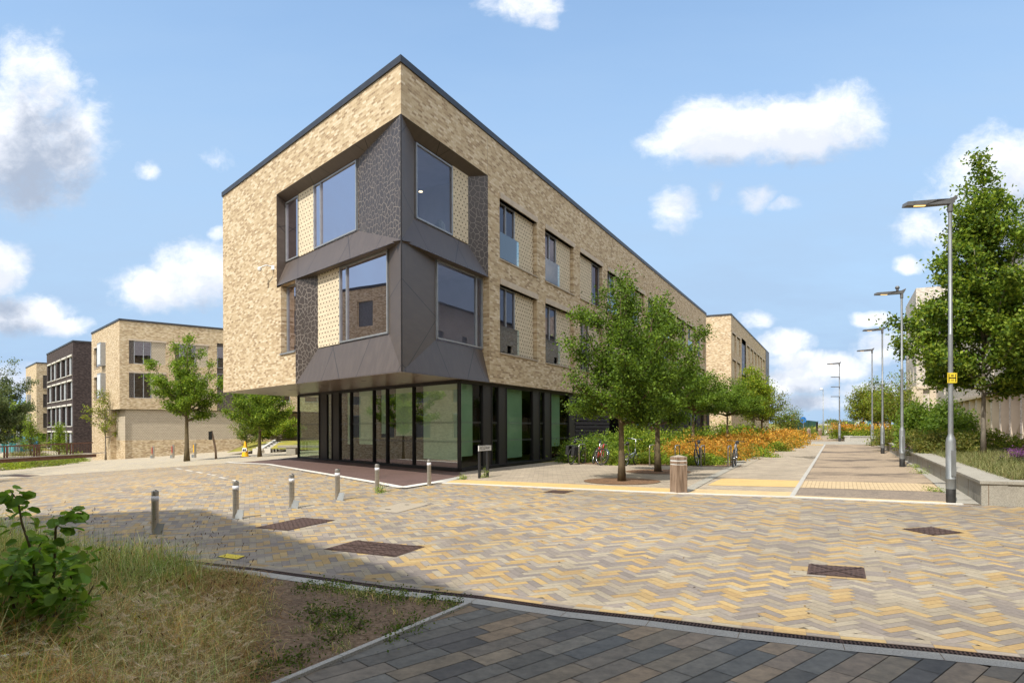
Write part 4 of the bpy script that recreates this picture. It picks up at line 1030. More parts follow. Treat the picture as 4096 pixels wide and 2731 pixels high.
# ---- dark brown brick building
CB = (-57.85, 90.0); hA = []
rows = [(8.82, 11.3), (5.62, 8.0), (2.0, 4.75), (-1.3, 1.15)]
cols = [.65, 4.85, 8.95, 13.1, 17.3]
for zb, zt in rows:
    for c in cols: hA.append((c, c+3.4, zb, zt))
bb, fa, fb = box_building('brown_brick_building', 'dark brown brick building with rows of narrow windows behind the bridge railing', CB, Dl, 21.6, Dn, 30, -6, 13.1, 'brown', hA, [])
for i, h in enumerate(hA):
    a, b, c, e = h
    m = MB(); bar(m, fa, a, b, e-.02, e+.2, -.08, .3); m.build('lintel', M['kerbwhite'], bb)
    m = MB(); bar(m, fa, a, b, c-.1, c, -.1, .3); m.build('sill', M['kerbwhite'], bb)
    sh = 1.9 if i % 5 in (4, 1) else 1.2
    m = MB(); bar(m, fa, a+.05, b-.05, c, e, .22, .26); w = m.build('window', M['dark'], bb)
    k = .45 if (i*7) % 3 else 1.5
    m = MB(); bar(m, fa, a+k, a+k+1.15, c, e, .12, .2); m.build('shutter', M['shutter'], w)

# ---- far buff block
CF = (-78.0, 112.0)
hB = [(.9, 3.2, 8.33, 10.5), (.9, 3.2, 5.2, 7.4), (.9, 3.2, 1.8, 4.25)]
fbld, fa, fb = box_building('brick_building', 'most distant pale buff brick block at the left with three screened windows', CF, Dl, 12.6, Dn, 26, .9, 12.4, 'buff_far', [], hB)
for h in hB:
    m = MB(); panel_mb(m, fb, h[0], h[1], h[2], h[3], .1, .1); w = m.build('window', M['pattern'], fbld); m = MB(); bar(m, fb, h[0]-.1, h[1]+.1, h[2]-.1, h[2], -.08, .2); m.build('sill', M['lintel'], fbld)
    m = MB(); bar(m, fa, 6.2, 7.4, h[2], h[3]+.1, -.5, 0); m.build('oriel_frame', M['frame'], fbld)
m = MB(); gfa = frm(Vector(CF)+nB*1.5, Dl, nA); gfb = frm(Vector(CF)+nB*1.5+nA*1.5, Dn, nB); wall_mb(m, gfb, 0, 20, -7, .9); wall_mb(m, frm(Vector(CF)+nA*.1, Dl, nA), 2.5, 12.6, -7, .9); m.build('wall', M['buff_far'], fbld)
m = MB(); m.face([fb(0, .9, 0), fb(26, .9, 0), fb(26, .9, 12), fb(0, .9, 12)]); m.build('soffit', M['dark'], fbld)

# ---- second block along the path
Dp = Vector((.43357, .90112)); Dc = Vector((-.90112, .43357)); C2_ = (26.03, 81.0); hB = []
cs = [1.01, 5.24, 15.33, 19.6, 23.9, 28.2, 32.4, 36.6]
for zb, zt in ((10.71, 12.9), (7.44, 9.7), (4.2, 6.45)):
    for c in cs: hB.append((c, c+3.1, zb, zt))
hB.append((9.68, 14.03, 3.6, 13.3, 0))
b2, fa, fb = box_building('brick_building', 'four storey buff brick block further along the path with a sunlit blank end wall', C2_, Dc, 30, Dp, 47.3, 0, 14.85, 'buff_far', [], hB)
for h in hB[:-1]:
    a, b, c, e = h; rv = int(a*10) % 2
    window(fb, a+.02, a+1.0, c, e, .2, b2, fw=.06); m = MB(); panel_mb(m, fb, a+1.05, b, c, e, .16, .08); m.build('pierced_brick_panel', M['perf'], b2)
    m = MB(); bar(m, fb, a-.05, b+.05, e, e+.2, -.06, .2); m.build('lintel', M['lintel'], b2)
m = MB(); panel_mb(m, fb, 9.68, 14.03, 3.6, 13.3, .5, .1); bar(m, fb, 41.4, 47.4, 3.2, 15.0, -.05, -.02); bar(m, frm(Vector(C2_)+Dp*47.36, Dc, -Dp), 0, 4, 3, 15, -.03, 0)
m.build('cladding_panel', M['clad'], b2)
window(fb, 9.9, 13.0, 8.6, 12.6, .05, b2, mull=(11.4,)); window(fb, 10.2, 13.6, 4.0, 7.3, .3, b2); window(fb, 43, 44.6, 8.8, 12, -.06, b2)

# ---- long building to the right of the path, with a finned ground storey
CR = Vector((38.0, 54.0)); nRt = Vector((.90112, -.43357)); fr_ = frm(CR, Dp, nRt)
rb = thing('brick_building', 'pale buff brick building at the right edge with slanted cream fins along its ground storey', 'building', (CR.x, CR.y, 0))
H_ = []
for k in range(-18, 8):
    a = k*4.6 - 1.0
    for zb, zt in ((5.2, 7.5), (8.4, 10.8)):
        if a < 30: H_.append((a, a+1.2, zb, zt)); 
m = MB(); wall_mb(m, fr_, -85, 34, 4.1, 13.3, H_); m.build('wall', M['whitebrick'], rb)
for h in H_:
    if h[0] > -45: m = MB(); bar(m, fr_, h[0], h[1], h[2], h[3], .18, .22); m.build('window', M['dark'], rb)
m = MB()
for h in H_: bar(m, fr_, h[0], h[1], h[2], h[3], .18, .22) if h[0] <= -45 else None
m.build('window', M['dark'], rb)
m = MB(); bar(m, fr_, -85, 34, 4.0, 4.22, -.25, .9); m.build('ledge', M['lintel'], rb)
m = MB(); bar(m, fr_, -85, 34, 13.3, 13.5, -.1, .4); m.build('coping', M['coping'], rb)
m = MB(); P = [fr_(-85, 0, 0), fr_(34, 0, 0), fr_(34, 0, 14), fr_(-85, 0, 14)]; m.face([(p.x, p.y, 13.2) for p in P]); wall_mb(m, frm(CR+Dp*34, nRt, -Dp), 0, 14, 0, 13.3); m.build('roof', M['coping'], rb)
k = -20
M['fin'] = varied('cream_render', (.50, .41, .31), (.58, .49, .38), .8, .9)
while k*3.35 < 31:
    a = k*3.35+.15
    # brick pier with a slanting cream cheek running into the recess
    cr = MB(); bar(cr, fr_, a, a+.55, .1, 4.0, -.02, .12); cr.build('pier', M['whitebrick'], rb); fm_ = MB()
    P = [fr_(a+.55, .1, 0), fr_(a+.55, 4.0, 0), fr_(a+1.9, 4.0, 1.0), fr_(a+1.15, .1, 1.0)]; fm_.face(P, 0, [(0, 0), (0, 4), (1, 4), (1, 0)])
    fm_.build('fin', M['fin'], rb); fm_ = MB()
    P = [fr_(a, .1, 0), fr_(a, 4.0, 0), fr_(a-.75, 4.0, 1.0), fr_(a-.1, .1, 1.0)]; fm_.face(P, 0, [(0, 0), (0, 4), (1, 4), (1, 0)]); fm_.build('fin', M['fin'], rb)
    k += 1
m = MB()
m.face([fr_(-85, 0, 1.0), fr_(34, 0, 1.0), fr_(34, 4.05, 1.0), fr_(-85, 4.05, 1.0)]); m.face([fr_(-85, 4.0, 0), fr_(34, 4.0, 0), fr_(34, 4.0, 1.1), fr_(-85, 4.0, 1.1)]); m.build('recess_wall', M['fin'], rb)
# taller block with projecting ground storey at its far end
CT = CR + Dp*34.5; ft = frm(CT - nRt*2.2, Dp, nRt)
tb = thing('brick_building', 'taller cream brick block standing at the far end of the finned building', 'building', (CT.x, CT.y, 0))
Hh = [(a, a+1.1, z, z+2.3) for a in (3, 7, 11) for z in (7.3, 10.6, 13.9)]
m = MB(); wall_mb(m, ft, 0, 15, 6.6, 19, Hh); wall_mb(m, frm(CT-nRt*2.2, nRt, Dp), 0, 14, 0, 19, [(1.0, 1.9, 7.6, 10), (1.0, 1.9, 11, 13.4), (3.2, 4.1, 7.6, 10), (3.2, 4.1, 11, 13.4)], uo=20); m.build('wall', M['whitebrick'], tb)
m = MB()
for h in Hh: bar(m, ft, h[0], h[1], h[2], h[3], .18, .22)
ft2 = frm(CT-nRt*2.2, nRt, Dp)
for h in ((1.0, 1.9, 7.6, 10), (1.0, 1.9, 11, 13.4), (3.2, 4.1, 7.6, 10), (3.2, 4.1, 11, 13.4)): bar(m, ft2, h[0], h[1], h[2], h[3], .18, .22)
m.build('window', M['dark'], tb)
m = MB(); P = [ft(0, 0, 0), ft(15, 0, 0), ft(15, 0, 14), ft(0, 0, 14)]; m.face([(p.x, p.y, 18.9) for p in P]); m.build('roof', M['coping'], tb)
m = MB()
for k in range(6): bar(m, ft, k*2.6, k*2.6+1.0, .4, 6.3, -.5, .2)
bar(m, ft, 0, 15, 6.3, 6.65, -.6, .3); bar(m, ft, 0, 15, .4, 6.3, .6, .7)
for k in range(4): bar(m, ft2, k*1.4, k*1.4+.7, .4, 6.3, -.35, .1)
bar(m, ft2, 0, 6, 6.3, 6.6, -.45, .1)
m.build('fin', M['fin'], tb)

# ---- building behind the camera that shades the corner bed and shows in the glass
cA = Vector((-11.35, 6.75)); e1 = Vector((.659, -.752)); e2 = Vector((-.95, -.31))
sb = thing('brick_building', 'buff brick building standing beside the viewpoint, seen only as reflection and shade, with a wing added to shade the slabs', 'building', (cA.x, cA.y, 0))
cB_ = cA + e1*9.35; e3 = Vector((.92, -.40)).normalized(); cC_ = cB_ + e3*15; cD_ = Vector((-2, -26)); cE_ = cA + e2*24  # unseen second wing, added and shaped so its shadow falls just below the kerb
f1 = frm(cA, e1, Vector((-.752, -.659))); f2 = frm(cA, e2, Vector((.31, -.95))); f3 = frm(cB_, e3, Vector((-e3.y, e3.x))*-1)
Hs = [(a, a+1.9, z, z+2.3) for a in (1.2, 5.0) for z in (1.0, 4.4, 7.8)]; Hs3 = [(a, a+1.9, z, z+2.3) for a in (1.5, 5.5, 9.5) for z in (1.0, 4.4, 7.8)]
m = MB(); wall_mb(m, f1, 0, 9.35, -1, 11.4, Hs, .25); wall_mb(m, f3, 0, 15, -1, 11.4, Hs3, .25, uo=3); wall_mb(m, f2, 0, 24, -1, 11.4, [], uo=7)
for p, q in ((cC_, cD_), (cD_, cE_)): wall_mb(m, frm(p, q-p, Vector((0, 1))), 0, (q-p).length, -1, 11.4)
m.build('wall', M['buff'], sb)
for f_, H__ in ((f1, Hs), (f3, Hs3)):
    for h in H__:
        m = MB(); bar(m, f_, h[0]+.02, h[1]-.02, h[2]+.02, h[3]-.02, .18, .2); m.build('window', M['lampgrey'], sb)
m = MB(); m.prism([tuple(p) for p in (cA, cE_, cD_, cC_, cB_)], 11.4, 11.6); m.build('coping', M['coping'], sb)
# building out of frame on the left that the glass looks at
cL = Vector((-35, 17)); eL = Vector((-14, 32)).normalized(); fl = frm(cL, eL, Vector((-eL.y, eL.x)))
lb_ = thing('brick_building', 'buff brick building left of the picture, seen only as a reflection in the corner glass', 'building', (cL.x, cL.y, 0))
Hs = [(a, a+1.9, z, z+2.3) for a in (1.5, 6, 10.5, 15, 19.5, 24, 28.5) for z in (.6, 4.0, 7.4, 10.8)]
m = MB(); wall_mb(m, fl, 0, 33, -3, 14.2, Hs, .25); wall_mb(m, fl, 33, 66, -3, 8); wall_mb(m, frm(cL, Vector((-eL.y, eL.x)), eL), 0, 12, -3, 14.2, uo=7); m.build('wall', M['buff'], lb_)
m = MB()
for h in Hs: bar(m, fl, h[0]+.02, h[1]-.02, h[2]+.02, h[3]-.02, .18, .2)
m.build('window', M['lampgrey'], lb_)
m = MB(); bar(m, fl, -.1, 33, 14.2, 14.45, -.05, .3); m.build('coping', M['coping'], lb_)

# ------------------------------------------------------------------ foliage
def leaf_mesh(name, P, Ln, Wn, cols, mt, parent, up=.35, axis=None, seed=1, fold=.0):
    """many small leaves: P (n,3), sizes, colour per leaf"""
    r = np.random.default_rng(seed); n = len(P); P = np.asarray(P, float)
    nor = r.normal(size=(n, 3)); nor[:, 2] += up*2; nor /= np.linalg.norm(nor, axis=1)[:, None]
    a = r.normal(size=(n, 3)) if axis is None else np.asarray(axis)+r.normal(size=(n, 3))*.35
    a -= nor*(a*nor).sum(1)[:, None]; a /= np.linalg.norm(a, axis=1)[:, None]+1e-9
    b = np.cross(nor, a); sc = r.uniform(.65, 1.25, n)[:, None]
    v = np.stack([P-a*Ln*.5*sc, P+b*Wn*.5*sc+a*Ln*.02*sc, P+a*Ln*.5*sc-nor*Ln*.12*sc, P-b*Wn*.5*sc+a*Ln*.02*sc], 1).reshape(-1, 3)
    return quads(name, v, cols, mt, parent)
def quads(name, v, cols, mt, parent):
    n = len(v)//4; me = bpy.data.meshes.new(name)
    me.vertices.add(4*n); me.vertices.foreach_set('co', v.astype(np.float32).ravel())
    me.loops.add(4*n); me.loops.foreach_set('vertex_index', np.arange(4*n, dtype=np.int32))
    me.polygons.add(n); me.polygons.foreach_set('loop_start', np.arange(0, 4*n, 4, dtype=np.int32)); me.polygons.foreach_set('loop_total', np.full(n, 4, dtype=np.int32))
    at_ = me.attributes.new('Col', 'FLOAT_COLOR', 'FACE'); c = np.ones((n, 4), np.float32); c[:, :3] = cols; at_.data.foreach_set('color', c.ravel())
    me.update(calc_edges=True); me.materials.append(mt)
    o = bpy.data.objects.new(name, me); COL.objects.link(o); o.parent = parent; return o
def palette(r, n, pal, var=.22):
    p = np.asarray(pal)[r.integers(0, len(pal), n)]; return np.clip(p*(1+r.uniform(-var, var, (n, 1))), 0, 1)
DG = [(0.091, 0.157, 0.022), (0.119, 0.195, 0.028), (0.075, 0.131, 0.022), (0.162, 0.242, 0.034)]
MG = [(0.143, 0.218, 0.028), (0.192, 0.268, 0.036), (0.105, 0.17, 0.026), (0.248, 0.308, 0.045)]
YG = [(0.194, 0.272, 0.026), (0.257, 0.315, 0.035), (0.145, 0.222, 0.023), (0.322, 0.343, 0.041)]
OL = [(0.156, 0.178, 0.041), (0.202, 0.208, 0.047), (0.117, 0.149, 0.034), (0.25, 0.223, 0.061)]
def tree(label, base, H, z0, rx, prof, nleaf, ls, pal, seed, trunk=.09, limbs=16, group=None, bark='bark', clump=.16, name='tree', cat='tree', droop=0.0, fork=.35, lean=(0, 0), sub=6):
    r = np.random.default_rng(seed); t = thing(name, label, cat, base, 0, group); m = MB()
    top = H*.86; trp = []
    for k in range(9):
        f = k/8; trp.append(Vector((lean[0]*f + .05*math.sin(f*5+seed)*f, lean[1]*f + .05*math.cos(f*4+seed)*f, top*f)))
    trad = [trunk*(1.25 if k == 0 else 1-.86*(k/8)**.8) for k in range(9)]
    m.tube(trp, trad, 9)
    def tp(z): f = min(max(z/top, 0), 1)*8; i = min(int(f), 7); return trp[i].lerp(trp[i+1], f-i)
    pts = []; ax = []
    for k in range(limbs):
        f = (k+.5)/limbs; te = f**.85; az = k*2.4 + r.uniform(-.4, .4)
        R_ = prof(te)*rx*r.uniform(.74, 1.06); ze = z0 + (H-z0)*te*r.uniform(.93, 1.05)
        zs = z0*r.uniform(.88, 1.02) + (ze-z0)*fork*r.uniform(.7, 1.2); zs = min(zs, top*.95)
        s = tp(zs); e = Vector((s.x*.6+math.cos(az)*R_, s.y*.6+math.sin(az)*R_, ze - droop*R_))
        c = s.lerp(e, .45) + Vector((0, 0, -(ze-zs)*.18+.06*R_)); L = []
        for q in range(7):
            w = q/6; L.append(s*(1-w)**2 + c*2*w*(1-w) + e*w*w + Vector(r.normal(size=3)*.03*(q > 0)))
        r0 = trunk*(.52-.3*te); m.tube(L, [r0*(1-.85*q/6)+.004 for q in range(7)], 6)
        ns = sub + int(R_*1.5)
        for b_ in range(ns):
            w = r.uniform(.28, 1.0); i = min(int(w*6), 5); p = L[i].lerp(L[i+1], w*6-i)
            dr_ = Vector((math.cos(az), math.sin(az), .25))*.55 + Vector(r.normal(size=3)*.6); dr_.z = abs(dr_.z)*.8 - droop
            ln = r.uniform(.35, .95)*(.26*rx+.12)*(1.1-.3*w); q1 = p + dr_.normalized()*ln
            m.tube([p, p.lerp(q1, .5)+Vector((0, 0, .03)), q1], [.012, .008, .003], 4, caps=False)
            kk = 5 + int(ln*9)
            for s_ in range(kk):
                a = (s_+r.uniform(0, 1))/kk; pts.append(p.lerp(q1, .15+.95*a)); ax.append(dr_)
        for s_ in range(8): w = r.uniform(.45, 1.02); i = min(int(w*6), 5); pts.append(L[i].lerp(L[i+1], w*6-i)); ax.append(e-s)
    for s_ in range(40): f_ = r.uniform(.78, 1.1); pts.append(tp(top*f_)+Vector((0, 0, max(0, f_-1)*top))+Vector(r.normal(size=3)*.16)); ax.append(Vector((0, 0, 1)))
    m.build('trunk', M[bark], t, True, world=False)
    A = np.array([tuple(p) for p in pts]); idx = r.integers(0, len(A), nleaf); P = A[idx] + r.normal(size=(nleaf, 3))*clump*np.array([1, 1, .75])
    tone = r.uniform(.70, 1.35, len(A))[idx][:, None]*np.array([1.0, 1.0, .9])
    cols = np.clip(palette(r, nleaf, pal)*tone, 0, 1)
    leaf_mesh('crown', P, ls, ls*.62, cols, M['leaf'], t, seed=seed)
    return t
rnd = lambda t: (max(0, math.sin(math.pi*min(1, .12+.86*t))))**.6
vase = lambda t: (.55+.55*math.sin(math.pi*min(1, .15+.75*t)))*(1 if t < .75 else max(.12, (1-t)*4*.9))
cone = lambda t: max(.04, (1-t)**.95*1.12)*(1 if t > .1 else .75)
flat = lambda t: (1.1 if t < .35 else 1.1*(1-(t-.35)/.65)**.7+.05)
tree('front maple beside the wooden bollard, the nearest tree before the long brick facade', G(2486, 1927), 6.25, 1.65, 1.62, vase, 30000, .085, DG+[(.06, .10, .018)], 3, .105, 20, 'trees in front of the long facade', fork=.25)
tree('second maple just behind the nearest one, in front of the long brick facade', G(2631, 1890), 5.9, 1.7, 1.45, vase, 24000, .09, DG, 4, .11, 20, 'trees in front of the long facade', fork=.25)
tree('dark low spreading tree with a forked trunk rising from the orange bushes', G(2772, 1826), 4.5, 2.25, 1.75, flat, 15000, .10, DG, 5, .11, 16, 'trees in front of the long facade', fork=.15)
tree('dark spreading tree directly behind the bicycle at the right end of the stands', G(2908, 1812), 4.0, 2.15, 1.9, flat, 14000, .10, DG+MG[:1], 6, .10, 16, 'trees in front of the long facade', fork=.15)
tree('bright yellow-green tree before the second brick block', G(3014, 1793), 5.4, 2.1, 1.45, lambda t: rnd(t)*(1-.35*t), 12000, .12, YG+MG[:1], 8, .12, 20, 'trees in front of the long facade')
tree('light green tree with long trailing twigs beside the far path', G(3048, 1782), 4.6, 1.7, 2.0, lambda t: rnd(t)*.85, 9000, .12, MG+OL, 9, .10, 22, 'trees in front of the long facade', clump=.22)
tree('rounded green tree standing alone on the square before the pale brick building', G(747, 1836), 7.8, 2.7, 2.15, vase, 22000, .12, [(c[0]*1.15, c[1]*1.15, c[2]) for c in DG]+MG, 10, .16, 20, fork=.22)
tree('broad tree under the corner overhang, standing next to the yellow cone', G(1038, 1820), 4.7, 1.7, 1.9, rnd, 20000, .11, MG+DG, 11, .12, 18, 'trees beyond the overhang')
tree('pale sapling tree immediately behind the yellow cone', G(985, 1806), 3.9, 0.9, 1.3, rnd, 7000, .10, OL+DG, 12, .07, 14, 'trees beyond the overhang', bark='bark_grey')
tree('bushy light green tree between the steps and the stone bench', G(1105, 1794), 3.8, 1.1, 2.3, rnd, 13000, .13, MG+YG, 13, .11, 16, 'trees beyond the overhang')
tree('dark green tree behind the steps on the grass bank', G(1050, 1790), 3.4, 1.1, 1.7, rnd, 12000, .16, DG, 14, .10, 14, 'trees beyond the overhang')
tree('thin sparse sapling against the sunlit corner of the pale brick building', G(422, 1829), 7.4, 2.4, 2.3, lambda t: rnd(t)*.9, 2600, .17, OL+YG[:1], 15, .09, 13, 'saplings by the pale building', bark='bark_grey', clump=.2)
tree('thin sapling against the textured ground storey, beside the leaning board', G(817, 1802), 3.6, 1.1, 1.25, rnd, 2200, .11, OL+YG[:1], 16, .07, 12, 'saplings by the pale building', bark='bark_grey', clump=.2)
tree('sparse sapling behind the bridge railing before the far buff block', W3(122, 1808, 58), 3.3, 0.3, 1.1, cone, 3000, .12, MG, 17, .07, 16, 'saplings behind the bridge')
tree('sparse sapling behind the bridge railing before the brown building', W3(236, 1806, 58), 2.7, 0.2, 1.05, cone, 3000, .12, MG+YG[:1], 18, .07, 16, 'saplings behind the bridge')
def willow():
    b = G(-35, 1830); t = tree('grey-green willow cut by the left edge of the picture', b, 11.2, 2.2, 3.9, rnd, 30000, .20, [(.13, .165, .085), (.09, .125, .06), (.17, .20, .12), (.07, .10, .04)], 19, .16, 24, clump=.3, name='willow_tree', droop=.12)
    return t
willow()
tree('leafy tree left of the picture, reflected in the glazed corner', (-26, 25, -.6), 7.5, 2.2, 3.0, rnd, 9000, .2, MG+DG, 31, .12, 16, 'trees reflected in the glass')
tree('second leafy tree left of the picture, reflected in the glazed corner', (-31, 34, -1.0), 8.0, 2.2, 3.2, rnd, 9000, .2, MG+DG, 32, .12, 16, 'trees reflected in the glass')
tree('large maple in the raised bed behind the nearest street lamp', (17.6, 25.5, .42), 10.6, 2.35, 3.25, lambda t: (cone(t)*.93+.07)*(.62+.5*min(1, t*4)), 60000, .145, MG+[(.09, .16, .022), (.05, .095, .018), (.17, .22, .03)], 20, .095, 34, bark='bark_grey', fork=.42, clump=.19, sub=8, name='maple_tree')
tree('slender light tree rising above the big shrub beside the second lamp', G(3602, 1772), 6.0, 1.8, 1.7, lambda t: rnd(t)*.8, 3000, .15, MG+OL, 21, .08, 16, 'trees beyond the planter', clump=.3)
tree('yellowish maple at the left of the group beyond the planter', G(3455, 1748), 6.0, 1.7, 2.2, lambda t: rnd(t)*(1-.25*t), 7000, .2, YG+OL, 22, .12, 16, 'trees beyond the planter', clump=.3)
tree('dark trunked tree in the middle of the group beyond the planter', G(3497, 1746), 7.0, 1.8, 2.1, lambda t: rnd(t)*(1-.3*t), 7000, .2, DG+OL, 23, .20, 16, 'trees beyond the planter', clump=.3)
tree('green tree at the right of the group beyond the planter', G(3560, 1752), 5.4, 1.6, 2.6, rnd, 7000, .2, MG+OL, 24, .12, 16, 'trees beyond the planter', clump=.3)
tree('small dark tree at the far end of the planting on the left of the path', G(3148, 1752), 3.2, 0.8, 1.8, rnd, 3500, .16, DG+OL, 25, .10, 14, clump=.3)

def bush(name, label, c, rx, ry, h, n, ls, pal, seed, group=None, cat='shrub', lift=0.0, top=None, clump=6, wid=.6, axis=None):
    r = np.random.default_rng(seed); t = thing(name, label, cat, c, 0, group)
    nc = max(10, int(rx*ry*22)) if clump else 10
    cc = []
    while len(cc) < nc:
        p = r.uniform(-1, 1, 3); p[2] = abs(p[2])
        d = math.sqrt(p[0]**2+p[1]**2+p[2]**2)
        if .35 < d < 1: cc.append(p)
    cc = np.array(cc)*np.array([rx, ry, h]); cc[:, 2] *= r.uniform(.75, 1.08, nc)
    idx = r.integers(0, nc, n); sp = np.array([.22*rx/max(1, rx)+.06, .22, .16*h+.03])
    P = cc[idx]+r.normal(size=(n, 3))*sp*.8; P[:, 2] = np.maximum(P[:, 2], .02)
    tone = r.uniform(.7, 1.3, nc)[idx][:, None]
    cols = palette(r, n, pal)*tone
    if top is not None:
        up_ = (P[:, 2] > h*.62+r.normal(size=n)*h*.12); cols[up_] = (palette(r, n, top)*tone)[up_]
    m = MB()
    for k in range(7):
        e = cc[r.integers(0, nc)]; m.tube([(e[0]*.15, e[1]*.15, 0), (e[0]*.5, e[1]*.5, e[2]*.5), tuple(e)], [.02, .012, .004], 5)
    m.build('stem', M['bark'], t, True, world=False)
    leaf_mesh('foliage', P, ls, ls*wid, np.clip(cols, 0, 1), M['leaf'], t, seed=seed, up=.25, axis=axis)
    return t
OR_ = [(.50, .25, .035), (.58, .33, .05), (.42, .17, .03), (.35, .24, .05), (.62, .38, .08)]
# green shrubs in front of the long facade
gr_ = [(2342, 1806, 1.1, 'darkest of the green shrubs, next to the charcoal ribbed wall'), (2420, 1798, 1.25, 'green shrub behind the red bicycle'), (2505, 1798, 1.4, 'green shrub hidden in part by the nearest maple trunk'), (2570, 1800, 1.45, 'tallest feathery green shrub behind the folding bicycle'), (2660, 1795, 1.4, 'feathery green shrub right of the second maple trunk'), (2735, 1785, 1.4, 'feathery green shrub above the left end of the orange planting'), (2800, 1776, 1.3, 'green shrub behind the forked dark tree'), (2860, 1770, 1.5, 'light green shrub against the end of the long facade'), (2925, 1766, 1.6, 'loose green shrub before the sunlit end wall'), (2990, 1763, 1.5, 'green shrub beneath the yellow-green tree')]
for i, (px, py, hh, lb) in enumerate(gr_):
    g = G(px, py+(42 if i < 4 else 30)); bush('green_shrub', lb, g, 1.25+.05*i, 1.0+.08*i, hh*(1.0 if i < 4 else .92), 5200, .10+.006*i, YG+MG+DG[:1] if i not in (0, 1) else DG+MG, 40+i, 'green shrubs before the long facade')
or_l = [(2700, 1852, 1.15, .80, 'orange bush behind the wooden bollard'), (2780, 1846, 1.3, .85, 'orange bush behind the dark blue bicycle'), (2860, 1846, 1.3, .85, 'orange bush between the two right-hand bicycles'), (2925, 1838, 1.2, .85, 'orange bush behind the grey bicycle'), (2800, 1828, 1.7, .95, 'yellow-orange bush at the foot of the forked tree'), (2890, 1822, 1.8, .95, 'yellow-orange bush behind the right-hand bicycle'), (2970, 1822, 1.6, .9, 'rust orange bush beside the pale stone margin'), (3030, 1806, 1.9, .95, 'orange bush halfway along the planting'), (3075, 1795, 2.1, .95, 'orange bush near the curve of the footway'), (3110, 1784, 2.3, .95, 'orange bush at the far curve of the footway'), (3150, 1765, 2.6, .95, 'last orange bush beside the far path'), (3040, 1782, 2.6, 1.1, 'golden bush behind the far orange planting'), (2955, 1800, 2.4, 1.0, 'golden bush in the middle of the planting')]
for i, (px, py, rx, hh, lb) in enumerate(or_l):
    g = G(px, py); bush('orange_bush', lb, g, rx, rx*.9, hh, 4600, .075+.007*i, [(.13, .18, .03), (.32, .24, .05)]+OR_[:2], 70+i, 'orange bushes beside the footway', top=OR_, clump=8)
lo = [(2480, 1860, .5, .45, 'low lime bush under the folding bicycle'), (2560, 1858, .8, .55, 'low lime bush right of the folding bicycle'), (2625, 1854, .8, .6, 'lime bush behind the second maple trunk'), (2672, 1851, .8, .55, 'lime bush left of the wooden bollard'), (2745, 1863, .7, .4, 'low green groundcover left of the dark blue bicycle'), (2835, 1862, .7, .4, 'low green groundcover between two bicycles'), (3010, 1832, 1.0, .5, 'fresh green low bush by the bare mulch'), (3085, 1810, .9, .45, 'grassy green tuft beside the stone margin')]
for i, (px, py, rx, hh, lb) in enumerate(lo):
    bush('low_bush', lb, G(px, py), rx, rx*.8, hh, 2400, .085, YG+MG, 90+i, 'low green bushes beside the footway')
sheet('planting_bed', gp((2300, 1858), (2330, 1857), (2960, 1872), (3010, 1846), (3060, 1822), (3105, 1798), (3140, 1783), (3145, 1768), (3170, 1756), (3200, 1747), (3050, 1742), (2900, 1752), (2700, 1775), (2500, 1800), (2380, 1830)), M['mulch'], .009)['label'] = 'bark mulched planting bed along the facade'
struct(sheet('timber_edging', gp((2850, 1856), (2985, 1857), (2982, 1853), (2850, 1851)), M['slate'] if 0 else M['granite_dk'], .05))
for px, py, r_ in ((2486, 1927, .95), (2631, 1890, .95)):
    c = G(px, py); struct(sheet('tree_pit', [(c.x+r_*1.15*math.cos(a*.35+.1), c.y+r_*1.1*math.sin(a*.35+.1)) for a in range(18)], M['mulch'], .014), 'bark mulch pit round a tree')
# raised bed on the right
PW_ = [G(3924, 2030), G(4900, 2072)]
def wallrun(name, label, A, B, zt, depth, side, parent, h0=-.3):
    pass
pa_, pf_ = Vector(G(3924, 2030)[:2]), Vector(G(3500, 1781.5)[:2]); pr_ = Vector((30.0, 15.9)) ; pr_ = pa_ + (Vector(G(4096, 2039.5)[:2])-pa_).normalized()*18
pl = thing('planter_wall', 'long low granite-faced planter wall with a projecting coping running beside the path', 'wall', (pa_.x, pa_.y, 0))
dA_ = (pf_-pa_).normalized(); dB_ = (pr_-pa_).normalized(); nA_ = Vector((dA_.y, -dA_.x)); nB_ = Vector((-dB_.y, dB_.x))
LA = (pf_-pa_).length; zt0, zt1 = .42, .86
m = MB(); 
def slab(m, p0, d, n, a, b, w0, w1, zf, t0, t1):
    P = []
    for zz in (0, 1):
        for (u, w) in ((a, w0), (b, w0), (b, w1), (a, w1)):
            q = p0+d*u+n*w; P.append((q.x, q.y, zf(u)+(t0, t1)[zz]))
    for f in ((0, 3, 2, 1), (4, 5, 6, 7), (0, 1, 5, 4), (1, 2, 6, 5), (2, 3, 7, 6), (3, 0, 4, 7)): m.face([P[i] for i in f])
zfA = lambda u: .40 + (.78-.40)*u/LA; zfB = lambda u: .40
slab(m, pa_, dA_, nA_, 0, LA, 0, .35, zfA, -1.2, -.06); slab(m, pa_, dB_, nB_, .0, 18, .002, .35, zfB, -1.2, -.06)
m.build('wall_face', M['granite_dk'], pl)
m = MB(); n = int(LA/1.8)
mit = .0
for k in range(n): slab(m, pa_, dA_, nA_, k*LA/n+(.004 if k else -.03), (k+1)*LA/n-.004, -.03, .62, zfA, -.06, 0)
for k in range(10): slab(m, pa_, dB_, nB_, k*1.8+(.45 if k == 0 else .004), (k+1)*1.8-.004, -.03, .60, zfB, -.058, .002)
m.build('coping', M['granite_dk'], pl)
m = MB()
for k in range(1, 22): slab(m, pa_, dA_, nA_, k*1.5, k*1.5+.012, -.003, .01, zfA, -1.2, -.062)
for k in (.12, 1.95, 3.8, 5.6): slab(m, pa_, dB_, nB_, k, k+.012, -.002, .01, zfB, -1.2, -.062)
